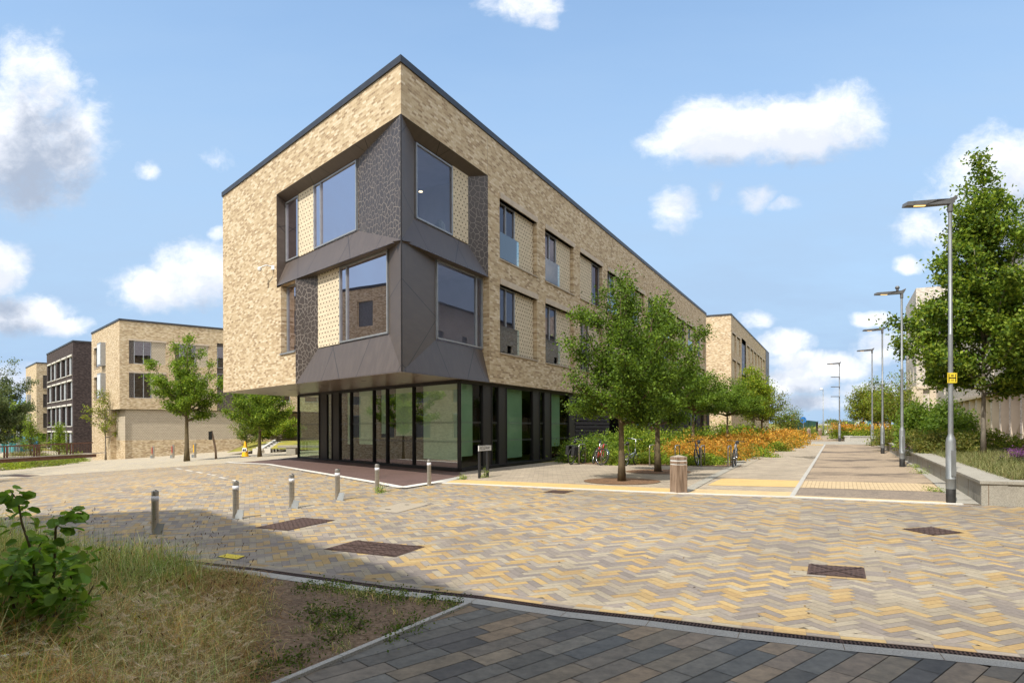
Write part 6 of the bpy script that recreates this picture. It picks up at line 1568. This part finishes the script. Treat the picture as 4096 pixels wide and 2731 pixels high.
m = MB(); m.lathe([(.05, 0), (.05, (1742-1686)/FPX*G(3310, 1742).y)], n=8); m.box((0, 0, (1742-1686)/FPX*G(3310, 1742).y), (.22, .22, .12)); m.build('post', M['galv'], t, world=False)
for i, (px, Y, rx, h, pl_, lb) in enumerate([(3200, 80, 3.2, 1.0, [(.12, .07, .035), (.16, .10, .05)], 'brown low hedge before the green fence'), (3255, 79, 1.6, 1.1, MG, 'green low shrub left of the far middle bollard'), (3347, 84, 1.0, 1.4, [(.35, .24, .11), (.28, .19, .09)], 'straw-coloured grass clump beside the walking man'), (3340, 110, 4, 2.0, OL, 'olive shrub on the far meadow')]):
    bush('low_shrub', lb, (px_x(px)*Y, Y, .55 if Y < 100 else .9), rx, rx*.6, h, 2200, .16, pl_, 240+i, None, wid=.4)
# site cabins and hoardings right
M['skyblue'] = varied('blue_poster', (.10, .40, .62), (.16, .48, .70), .8, .5); M['whitesheet'] = varied('white_sheet', (.55, .62, .70), (.68, .74, .80), .8, .5)
t = thing('site_cabin', 'pale blue and white site cabin with dark door among the far trees', 'cabin', W3(3520, 1716, 92))
def blk(px0, px1, py0, py1, Y, dep, mt, nm, par): 
    A = W3(px0, py1, Y); B = W3(px1, py0, Y); m = MB(); m.box(((A.x+B.x)/2, Y+dep/2, (A.z+B.z)/2), (B.x-A.x, dep, B.z-A.z)); return m.build(nm, mt, par)
blk(3455, 3500, 1684, 1717, 92, 2.5, M['whitesheet'], 'panel', t); blk(3470, 3492, 1686, 1710, 91.9, .05, M['skyblue'], 'poster', t); blk(3500, 3512, 1681, 1717, 92, 2.5, M['blackbase'], 'door', t); blk(3497, 3580, 1679, 1683, 91.8, 3, M['skyblue'], 'roof_edge', t); blk(3512, 3560, 1683, 1715, 92.2, 2.5, M['whitesheet'], 'panel', t); blk(3524, 3545, 1690, 1713, 92.1, .05, M['skyblue'], 'poster', t); blk(3456, 3462, 1684, 1717, 91.9, .05, M['skyblue'], 'poster', t)
t = thing('notice_board', 'dark information board standing before the far site cabin', 'sign', W3(3446, 1716, 88)); blk(3440, 3453, 1693, 1717, 88, .1, M['corten'], 'board', t)
t = thing('timber_fence', 'timber post and rail fence before the far site cabin', 'fence', W3(3530, 1716, 86))
m = MB()
for px in (3512, 3540, 3562): m = MB(); m.tube([W3(px, 1718, 86), W3(px, 1687, 86)], .09, 6); m.build('post', M['wood'], t)
for py in (1692, 1700, 1708): m = MB(); m.tube([W3(3512, py, 86), W3(3562, py-1, 86)], .06, 6); m.build('rail', M['wood'], t)
t = thing('litter_bin', 'small bright red bin at the far end beyond the planter', 'bin', W3(3416, 1717, 86)); blk(3412, 3420, 1706, 1717, 86, .7, mat('bright_red', (.6, .03, .01), .5), 'body', t); blk(3411.5, 3420.5, 1704.5, 1706.5, 85.9, .8, M['blackp'], 'lid', t)
t = thing('bus_flag', 'dark square stop flag on a thin post above the red bin', 'sign', W3(3419, 1716, 87))
m = MB(); m.tube([W3(3419, 1716, 87), W3(3419, 1671, 87)], .06, 8); m.build('post', M['galv'], t); blk(3413, 3419, 1671, 1680, 86.9, .08, M['blackp'], 'flag', t)
t = thing('wire_fence', 'thin green wire fence across the far meadow', 'fence', W3(3380, 1702, 130)); M['fgreen'] = mat('fence_green', (.02, .08, .06), .6)
m = MB()
for k in range(26): px = 3350+k*3.2; m.tube([W3(px, 1706, 130), W3(px, 1691, 130)], .03, 4)
for px in (3350, 3352, 3410, 3272, 3320): m.tube([W3(px, 1708, 128), W3(px, 1690, 128)], .07, 5)
for py in (1692, 1699): m.tube([W3(3350, py, 130), W3(3432, py, 130)], .03, 4)
m.build('wire', M['fgreen'], t)
t = thing('distant_barn', 'tiny white flat roofed building far out on the meadow', 'building', W3(3310, 1704, 260)); blk(3296, 3322, 1703.5, 1706.5, 260, 6, M['white'], 'wall', t); blk(3288, 3295, 1703, 1705.5, 262, 4, M['red'], 'annex', t)

# ------------------------------------------------------------------ people (far away, small)
def person(lb, base, Hh, shirt, legs, pose=0, helmet=False, rz=0):
    t = thing('person', lb, 'person', base, rz); s = Hh/1.75
    def skin(name, V, E, Rr, mt, root=0):
        me = bpy.data.meshes.new(name); me.from_pydata([tuple(Vector(v)*s) for v in V], E, []); me.materials.append(mt); o = bpy.data.objects.new(name, me); COL.objects.link(o); o.parent = t
        o.modifiers.new('skin', 'SKIN'); sv = me.skin_vertices[0].data
        for i, r_ in enumerate(Rr): sv[i].radius = (r_*s, r_*s*.85)
        sv[root].use_root = True; o.modifiers.new('sub', 'SUBSURF').levels = 1; o.modifiers['sub'].render_levels = 1; return o
    st = .17 if pose == 0 else .05
    V = [(0, 0, .95), (.0, 0, 1.15), (0, -.01, 1.38), (0, 0, 1.50), (0, -.01, 1.60), (0, -.015, 1.70), (-.19, 0, 1.40), (-.25, .03, 1.14), (-.26, -.06, .90), (-.26, -.10, .82), (.19, 0, 1.40), (.25, -.03, 1.14), (.25, .04, .90), (.25, .06, .82), (-.1, 0, .90), (-.11, -st, .50), (-.11, -st*.4, .08), (-.11, -st-.08, .03), (.1, 0, .90), (.11, st, .50), (.11, st*1.6, .09), (.11, st*1.2, .03)]
    E = [(0, 1), (1, 2), (2, 3), (3, 4), (4, 5), (2, 6), (6, 7), (7, 8), (8, 9), (2, 10), (10, 11), (11, 12), (12, 13), (0, 14), (14, 15), (15, 16), (16, 17), (0, 18), (18, 19), (19, 20), (20, 21)]
    Rr = [.13, .12, .14, .055, .09, .085, .06, .045, .035, .04, .06, .045, .035, .04, .09, .06, .042, .04, .09, .06, .042, .04]
    skin('body', V, E, Rr, M['skin'])
    if shirt: skin('shirt', V[:3]+[V[6], Vector(V[6]).lerp(Vector(V[7]), .7), V[10], Vector(V[10]).lerp(Vector(V[11]), .7)], [(0, 1), (1, 2), (2, 3), (3, 4), (2, 5), (5, 6)], [.150, .14, .158, .075, .06, .075, .06], M[shirt])
    skin('trousers', [V[0]]+V[14:17]+V[18:21], [(0, 1), (1, 2), (2, 3), (0, 4), (4, 5), (5, 6)], [.145, .105, .075, .06, .105, .075, .06], M[legs])
    m = MB(); m.lathe([(.02, -.02), (.095, .0), (.10, .05), (.085, .10), (.03, .135)], c=(0, .01*s, 1.68*s), n=12); m.build('helmet' if helmet else 'hair', M['helmet' if helmet else 'hair'], t, True, world=False)
    return t
gpn = G(3364, 1742.5); person('person walking away in a dark t-shirt and blue jeans', gpn, 38/FPX*gpn.y, 'blackcloth', 'denim')
gc = G(3386, 1738); hp_ = 36/FPX*gc.y
person('cyclist in a dark top with a lime green helmet behind the planter', (gc.x, gc.y, gc.z+.12), hp_, 'blackcloth', 'whitesheet', 1, True)
bicycle('bicycle ridden by the person with the lime helmet', (gc.x, gc.y+.5, gc.z), (gc.x-.1, gc.y-.6, gc.z), 'blackp')

# hills on the horizon
hm = MB()
def hill(pts, Y, dep, mt_i=0):
    for (a, za), (b, zb_) in zip(pts, pts[1:]):
        A = W3(a, za, Y); B = W3(b, zb_, Y); hm.face([(A.x, Y, -8), (B.x, Y, -8), (B.x, Y+dep, B.z*1.0), (A.x, Y+dep, A.z)], mt_i); hm.face([(A.x, Y+dep, A.z), (B.x, Y+dep, B.z), (B.x, Y+dep*3, -8), (A.x, Y+dep*3, -8)], mt_i)
hill([(-900, 1640), (-300, 1618), (-60, 1622), (20, 1630), (60, 1627), (100, 1632), (160, 1640), (500, 1668), (900, 1690)], 900, 120)
M['woodhill'] = varied('wooded_hill', (.025, .05, .03), (.05, .085, .045), .03, 1, spec=.05, detail=8)
struct(hm.build('hills', M['woodhill']), 'wooded hills on the left horizon')
hm = MB(); hill([(3000, 1712), (3160, 1702), (3260, 1697), (3310, 1695), (3360, 1697), (3450, 1703), (3700, 1704), (4300, 1712)], 420, 60); struct(hm.build('hills', M['field']), 'low meadow rise at the end of the path')
tb_ = [(3325, 1691, 3.0), (3345, 1692, 2.2), (3385, 1697, 3.0), (3180, 1694, 4.0), (3420, 1697, 3.4)]
for i, (px, py, h) in enumerate(tb_): 
    p = W3(px, py, 400); bush('distant_bush', ['distant bush left of the fifth lamp on the meadow ridge', 'distant bush touching the fifth lamp pole on the ridge', 'distant bush between lamp and cabin on the ridge', 'distant bush above the green fence', 'distant bush above the red bin'][i], (p.x, 400, p.z-h*.7), h*1.5, h, h, 900, .8, OL+DG, 260+i, 'bushes on the ridge', clump=1)

# ------------------------------------------------------------------ near grass
def blades(P, H, Wd, lean, cols, r, curl=.5, seg=3):
    """curved tapering blades as quads"""
    n = len(P); az = r.uniform(0, 2*np.pi, n); dx = np.stack([np.cos(az), np.sin(az), np.zeros(n)], 1); side = np.stack([-np.sin(az), np.cos(az), np.zeros(n)], 1)
    pts = []
    for k in range(seg+1):
        f = k/seg; pts.append(P + dx*(H*lean*(f**1.6))[:, None] + np.array([0, 0, 1])*(H*(f-curl*lean*.45*f**2.2))[:, None])
    out = []
    for k in range(seg):
        w0 = Wd*(1-.85*k/seg)*.5; w1 = Wd*(1-.85*(k+1)/seg)*.5
        out.append(np.stack([pts[k]-side*w0[:, None], pts[k]+side*w0[:, None], pts[k+1]+side*w1[:, None], pts[k+1]-side*w1[:, None]], 1))
    return np.concatenate(out).reshape(-1, 3), np.concatenate([cols]*seg), pts[-1], dx
DRX = np.array([p.x for p in DR]); DRY = np.array([p.y for p in DR])
def in_bed(x, y, pad=0.0):
    yd = np.interp(x, DRX, DRY) - .26 - pad
    ed = (x-B0.x)*d_.y - (y-B0.y)*d_.x    # side of the bed edging
    return (y < yd) & (ed*SGN > .07+pad)
tp_ = Vector((-4.0, 6.5)); SGN = 1 if ((tp_.x-B0.x)*d_.y - (tp_.y-B0.y)*d_.x) > 0 else -1
gr = np.random.default_rng(77)
def scatter(n, x0, x1, y0, y1):
    x = gr.uniform(x0, x1, n); y = gr.uniform(y0, y1, n); k = in_bed(x, y) & (x > -.80*y-.8) & (y > 3.6)
    return x[k], y[k]
def zarr(x, y): return np.array([zg(a, b) for a, b in zip(x, y)])
from mathutils import noise as mnoise
def nz(x, y, s, o=0.0): return np.array([mnoise.noise(Vector((a*s+o, b*s-o, o))) for a, b in zip(x, y)])
def bear(x, y): return 2048+FPX*x/y
DRY_ = [(min(.85, a*2.45), b*2.3, c*2.0) for a, b, c in [(.34, .25, .12), (.42, .32, .16), (.27, .18, .09), (.24, .15, .085), (.46, .36, .20), (.20, .13, .07), (.31, .20, .11)]]
GRN = [(.25, .33, .07), (.31, .39, .10), (.19, .27, .06), (.40, .43, .13)]
# (a) tall dry growth
x, y = scatter(240000, -9.5, 0, 3.6, 11.5); b = bear(x, y); n1 = nz(x, y, .8); n2 = nz(x, y, 2.6, 9)
edge = 960 + 130*n2 - 60*np.clip(y-6.5, -2, 3) + 70*n1
keep = (b < edge) & (gr.uniform(size=len(x)) < np.clip((edge-b)/160, .15, 1)*.33)
x, y, b, n1, n2 = x[keep], y[keep], b[keep], n1[keep], n2[keep]
hgt = np.clip(.19 + (1000-b)/1000*.46, .10, .62)*(1+.5*n1)*gr.uniform(.40, 1.25, len(x))
gfrac = np.clip(.40 + .8*n2 + .16*(y-6.2), .06, .85)
isg = gr.uniform(size=len(x)) < gfrac
c = np.where(isg[:, None], palette(gr, len(x), GRN, .35), palette(gr, len(x), DRY_, .35))
c = np.clip(c*(1+.55*nz(x, y, 1.7, 21)+.4*nz(x, y, 5.0, 33))[:, None]*(1+np.outer(nz(x, y, 1.1, 40), [.25, -.02, -.15])), .01, .9)
v, cc, tips, dx = blades(np.stack([x, y, zarr(x, y)], 1), hgt, np.where(isg, .0085, .0068)*gr.uniform(.7, 1.4, len(x)), gr.uniform(.15, 1.9, len(x)), c, gr, .75)
q = quads('dry_grass', v, cc, M['blade'], None); tag(q, 'tall dry straw-coloured grass filling the near left corner bed', 'grass', kind='stuff')
# matted dead layer
x, y = scatter(90000, -9, 0, 3.6, 11.5); b = bear(x, y); k = (b < 1010+gr.normal(size=len(x))*60); x, y = x[k], y[k]
c = palette(gr, len(x), [(a*.55, b_*.5, c_*.45) for a, b_, c_ in DRY_], .3)
v, cc, _, _ = blades(np.stack([x, y, zarr(x, y)+.01], 1), gr.uniform(.10, .26, len(x)), np.full(len(x), .007), gr.uniform(1.0, 2.6, len(x)), c, gr, 1.0, 2)
q = quads('matted_straw', v, cc, M['blade'], None); tag(q, 'matted dead straw lying under the tall grass', 'dead grass', kind='stuff')
# (b) short green grass towards the kerb and around the soil patch
x, y = scatter(150000, -5.5, 0, 4.0, 10.5); b = bear(x, y); n1 = nz(x, y, 1.3, 4); n2 = nz(x, y, 3.2, 2)
yd = np.interp(x, DRX, DRY); dk = yd-y
dens = np.clip(1.15-(b-830)/260, 0, 1) + np.clip(.55-dk*.75, 0, .5)*(b < 1830)*(n1 > -.15) + np.where(n2 > .30, .6, 0)*(b < 1700)
k = (b > 640) & (gr.uniform(size=len(x)) < np.clip(dens+.35*n1*(dens > .02), 0, 1)*.8)
x, y, n1, b = x[k], y[k], n1[k], b[k]
c = palette(gr, len(x), GRN+[(.09, .16, .03), (.12, .19, .035)]+DRY_[:2], .3)
v, cc, _, _ = blades(np.stack([x, y, zarr(x, y)], 1), gr.uniform(.03, .10, len(x))*(1+.6*n1), np.full(len(x), .0045), gr.uniform(.2, 1.2, len(x)), c, gr, .6, 2)
q = quads('green_grass', v, cc, M['blade'], None); tag(q, 'short patchy green grass along the kerb and over the bare soil', 'grass', kind='stuff')
# litter of crumbs on the soil
x, y = scatter(9000, -4, 0, 4, 10.5)
P = np.stack([x, y, zarr(x, y)+.012], 1); c = palette(gr, len(x), [(.22, .17, .12), (.09, .06, .04), (.14, .10, .07), (.3, .26, .2)], .3)
o = leaf_mesh('soil_litter', P, .022, .012, c, M['soil'] if 0 else M['blade'], None, up=2.0); tag(o, 'scattered crumbs, dead leaves and grit on the bare soil', 'litter', kind='stuff')
# (c) stalks with seed heads: plantain, knapweed, barley plumes
def heads(label, name, n, rng_, hr, hl, hw, cols_s, cols_h, fuzzy=False):
    x, y = scatter(n*8, *rng_); b = bear(x, y); k = b < 980; x, y = x[k][:n], y[k][:n]; n = len(x)
    P = np.stack([x, y, zarr(x, y)], 1); H = gr.uniform(*hr, n); v, cc, tips, dx = blades(P, H, np.full(n, .0035), gr.uniform(.05, .55, n), palette(gr, n, cols_s), gr, .5, 3)
    vs, cs_ = [v], [cc]
    up = np.array([0, 0, 1.]); ax = dx*.55 + up*(.15 if fuzzy else .8); ax /= np.linalg.norm(ax, axis=1)[:, None]
    m_ = 14 if fuzzy else 5
    for k in range(m_):
        s = gr.normal(size=(n, 3)); s -= ax*(s*ax).sum(1)[:, None]; s /= np.linalg.norm(s, axis=1)[:, None]
        if fuzzy:
            a0 = tips + ax*hl*(k/m_)[..., None] if False else tips + ax*hl*(k/m_)
            a1 = a0 + ax*hl*.5 + s*hw; w = s[:, [1, 2, 0]]*.0026
            q = np.stack([a0-w, a0+w, a1+w*.3, a1-w*.3], 1)
        else:
            a0, a1 = tips, tips+ax*hl; q = np.stack([a0, (a0+a1)/2+s*hw, a1, (a0+a1)/2-s*hw], 1)
        vs.append(q.reshape(-1, 3)); cs_.append(palette(gr, n, cols_h))
    o = quads(name, np.concatenate(vs), np.concatenate(cs_), M['blade'], None); return tag(o, label, 'seed heads', kind='stuff')
heads('brown plantain and knapweed seed heads on thin stalks above the grass', 'seed_heads', 420, (-8, -1.5, 4.5, 9.6), (.40, .82), .040, .0042, [(.30, .24, .11), (.24, .26, .09)], [(.16, .085, .05), (.20, .11, .07), (.11, .065, .04)])
heads('pale feathery barley plumes drooping in the lower left corner', 'barley_plumes', 900, (-5.5, -1.4, 3.8, 6.6), (.18, .36), .07, .022, [(.38, .31, .15), (.30, .26, .12)], [(.66, .54, .38), (.56, .43, .30), (.76, .65, .48)], True)
# small yellow flowers and weeds
def weed(name, label, px, py, h, pal, top, n=240, rx=.07, cat='wildflower', seed=1, group=None, ls=.016):
    g = G(px, py); return bush(name, label, g, rx, rx, h, n, ls, pal, seed, group, cat, top=top, clump=1)
YF = [(.65, .55, .03), (.72, .62, .06)]
for i, (px, py, h, lb) in enumerate([(560, 2560, .30, 'yellow flower spike in the middle of the dry grass'), (605, 2600, .25, 'lower yellow flower spike in the dry grass'), (462, 2300, .36, 'yellow flower spike near the hazel leaves'), (372, 2330, .40, 'yellow flower spike touching the hazel shrub')]):
    weed('yellow_flower', lb, px, py, h, GRN, YF, 260, .035, seed=300+i, group='yellow wildflowers', ls=.014)
def daisy(px, py, h, lb, s=1.0, seed=0):
    g = G(px, py); t = thing('daisy', lb, 'wildflower', g, 0, 'ox-eye daisies'); m = MB(); m.tube([(0, 0, 0), (.01, 0, h*.6), (0, -.01, h)], .0025, 5); m.build('stem', M['fgreen'] if 0 else M['leafg'], t, world=False)
    m = MB(); 
    for k in range(15):
        a = 2*math.pi*k/15; c_, s_ = math.cos(a), math.sin(a); w = .0055*s
        m.face([(c_*.008-s_*w*.5, s_*.008+c_*w*.5, h+.004), (c_*.024*s-s_*w, s_*.024*s+c_*w, h-.004), (c_*.034*s, s_*.034*s, h-.016), (c_*.024*s+s_*w, s_*.024*s-c_*w, h-.004), (c_*.008+s_*w*.5, s_*.008-c_*w*.5, h+.004)])
    m.build('petals', M['white'], t, world=False)
    m = MB(); m.lathe([(.011*s, h), (.010*s, h+.006), (.004, h+.010), (0, h+.0105)], n=10); m.build('flower_centre', M['daisyc'], t, True, world=False)
M['leafg'] = mat('stem_green', (.10, .15, .04), .7); M['daisyc'] = mat('flower_centre_orange', (.62, .30, .02), .7)
daisy(87, 2731, .24, 'largest daisy near the bottom left corner', 1.25); daisy(8, 2745, .25, 'daisy cut by the left edge at the bottom', 1.2); daisy(85, 2640, .2, 'small daisy above the largest one', .9); daisy(75, 2560, .2, 'tiny daisy highest of the four, by the left edge', .8)
# tufts of weeds on the soil
wd = [(1310, 2560, .09, .10), (1180, 2640, .10, .08), (1240, 2450, .08, .10), (1270, 2490, .10, .10), (1390, 2470, .10, .09), (1430, 2510, .09, .08), (1345, 2460, .08, .09), (1100, 2660, .10, .09), (1560, 2540, .09, .07), (1640, 2500, .10, .08), (1800, 2425, .06, .05), (1720, 2400, .05, .05), (1540, 2385, .05, .05), (1460, 2370, .06, .05), (1600, 2390, .05, .05), (1020, 2700, .09, .09), (1300, 2345, .06, .05), (1360, 2353, .05, .05), (870, 2300, .07, .05), (930, 2310, .06, .05), (1210, 2350, .06, .05)]
for i, (px, py, rx, h) in enumerate(wd):
    q = weed('weed_tuft', ('small leafy weed growing against the flush kerb of the corner bed' if py < 2405 else 'leafy weed beside the stone edging of the slab path' if px > 1500 else 'small leafy weed low on the bare soil near the edging' if py > 2600 else 'small leafy weed in the middle of the bare soil patch'), px, py, h, [(.07, .12, .02), (.10, .16, .03), (.14, .17, .04)], None, 170, rx, 'weed', 320+i, 'weeds in the corner bed', .028)
# weeds by walls and bollards
for i, (px, py, h, rx, lb) in enumerate([(1520, 1967, .28, .05, 'green weed growing against the fifth steel bollard'), (1938, 1908, .25, .07, 'weed between the two posts of the street sign'), (1855, 1915, .12, .12, 'small weed at the corner of the dark plinth'), (3690, 1903, .20, .22, 'weed on the margin before the planter wall, between the two nearest lamps'), (3655, 1880, .10, .15, 'little weed at the foot of the planter wall near the second lamp'), (3735, 1975, .1, .12, 'weed beside the yellow band near the first lamp')]):
    weed('weed', lb, px, py, h, GRN+[(.10, .17, .03)], None, 260, rx, 'weed', 350+i, None, .035)
# hazel shrub at the left, large rounded leaves on arching stems
def hazel():
    base = G(95, 2560); r = np.random.default_rng(5); t = thing('hazel_shrub', 'broad-leaved green hazel shrub at the left edge in front of the square', 'shrub', base)
    m = MB(); LP, LA_ = [], []
    Y0 = base.y
    def wpt(px, py, Y): q = W3(px, py, Y)-base; return q
    stems = [[(110, 2560, 0), (150, 2380, .1), (125, 2200, .2), (85, 2080, .2), (70, 1990, .15), (40, 1950, .1)], [(110, 2560, 0), (200, 2400, .1), (215, 2250, .1), (220, 2100, 0), (250, 2060, 0), (320, 2040, 0)],
             [(120, 2560, 0), (240, 2420, -.2), (280, 2300, -.3), (300, 2220, -.3), (345, 2200, -.3)], [(60, 2560, 0), (40, 2400, .3), (20, 2280, .4), (-20, 2200, .4)], [(60, 2560, 0), (60, 2450, -.4), (30, 2330, -.6), (60, 2230, -.7)],
             [(100, 2560, 0), (150, 2480, -.5), (190, 2380, -.6), (240, 2330, -.7)], [(70, 2560, 0), (10, 2480, -.2), (-60, 2400, -.2), (-100, 2300, -.2)], [(110, 2560, 0), (150, 2400, .5), (180, 2260, .6), (150, 2180, .6), (180, 2130, .6)], [(120, 2560, 0), (260, 2470, 0), (330, 2400, 0), (370, 2330, -.1)],
             [(95, 2560, 0), (110, 2440, .2), (100, 2320, .3), (60, 2240, .3)], [(95, 2560, 0), (140, 2350, -.3), (130, 2250, -.4), (160, 2180, -.4)]]
    for st in stems:
        L = [wpt(a, b, Y0+c) for a, b, c in st]; m.tube(L, [.014*(1-.8*i/(len(L)-1))+.002 for i in range(len(L))], 6)
        for i in range(len(L)-1):
            nl = 15 if i else 5
            for k in range(nl):
                p = L[i].lerp(L[i+1], (k+.5)/nl); off = Vector(r.normal(size=3)); off.z *= .6; off = off.normalized()*r.uniform(.04, .17 if i < len(L)-2 else .10)
                LP.append(p+off); LA_.append(off)
    for k in range(620):
        a = r.uniform(-80, 335); b = r.uniform(2200, 2560) + (a-120)**2*.0009; LP.append(wpt(a, min(b, 2600), Y0+r.uniform(-.7, .6))); LA_.append(Vector(r.normal(size=3)))
    m.build('stem', M['bark'], t, True, world=False)
    m = MB()
    for p, a in zip(LP, LA_):
        s = r.uniform(.036, .066); a = Vector(a); a.z *= .4; a = a.normalized() if a.length > 0 else Vector((1, 0, 0))
        nrm = (Vector((0, 0, 1)) + Vector(r.normal(size=3))*.42).normalized(); a = (a-nrm*a.dot(nrm)).normalized(); b = nrm.cross(a)
        a = (a - nrm*.25).normalized()
        c = palette(r, 1, [(.15, .28, .04), (.20, .34, .05), (.12, .22, .03), (.24, .36, .06)], .25)[0]
        out = []
        for k in range(14):
            th = 2*math.pi*k/14; rad = s*(.80+.16*math.cos(th)+(.07 if k % 2 else -.03)); 
            out.append((math.cos(th)*rad*1.08+s*.15, math.sin(th)*rad*.88))
        mid = [(-.8*s, 0), (0, 0), (.7*s, 0)]
        up_h = [p + a*x + b*y - nrm*(abs(y)*-.22 + x*x*1.8) for x, y in out]
        cen = p + a*(s*.1) - nrm*.003
        for k in range(14): m.face([cen, up_h[k], up_h[(k+1) % 14]], 0, None, tuple(c*(1.0 if k < 7 else .92)))
    m.build('leaves', M['leaf'], t, world=False)
hazel()
# grass in the raised bed
gr = np.random.default_rng(12)
x0 = gr.uniform(9.5, 24, 90000); y0 = gr.uniform(14.4, 30, 90000)
rel = (x0-pa_.x)*dA_.y - (y0-pa_.y)*dA_.x; rel2 = -( (x0-pa_.x)*dB_.y - (y0-pa_.y)*dB_.x)
k = (rel > .55) & (rel2 > .55) & (x0 < .80*y0) & (rel < 6.5); x0, y0 = x0[k], y0[k]; zz = .34+(y0-14)*.0085
n1 = nz(x0, y0, .9, 3)
cl = palette(gr, len(x0), [(.15, .17, .06), (.20, .20, .08), (.11, .14, .045), (.26, .23, .11)], .3)
v, cc, _, _ = blades(np.stack([x0, y0, zz], 1), gr.uniform(.14, .38, len(x0))*(1+.5*n1), np.full(len(x0), .011), gr.uniform(.3, 1.3, len(x0)), cl, gr, .8, 3)
q = quads('ornamental_grass', v, cc, M['blade'], None); tag(q, 'soft arching green grass filling the raised bed on the right', 'grass', kind='stuff')

gr = np.random.default_rng(99)
x0 = gr.uniform(-9, 12, 900); y0 = gr.uniform(6, 22, 900); ok = np.array([above_drain(Vector((a, b))) and kerb_ok(Vector((a, b))) for a, b in zip(x0, y0)]); x0, y0 = x0[ok], y0[ok]
o = leaf_mesh('fallen_leaves', np.stack([x0, y0, zarr(x0, y0)+.008], 1), .035, .02, palette(gr, len(x0), [(.16, .10, .05), (.22, .16, .08), (.10, .07, .045)], .3), M['blade'], None, up=3.0); tag(o, 'a few small fallen leaves and crumbs scattered over the square', 'fallen leaves', kind='stuff')
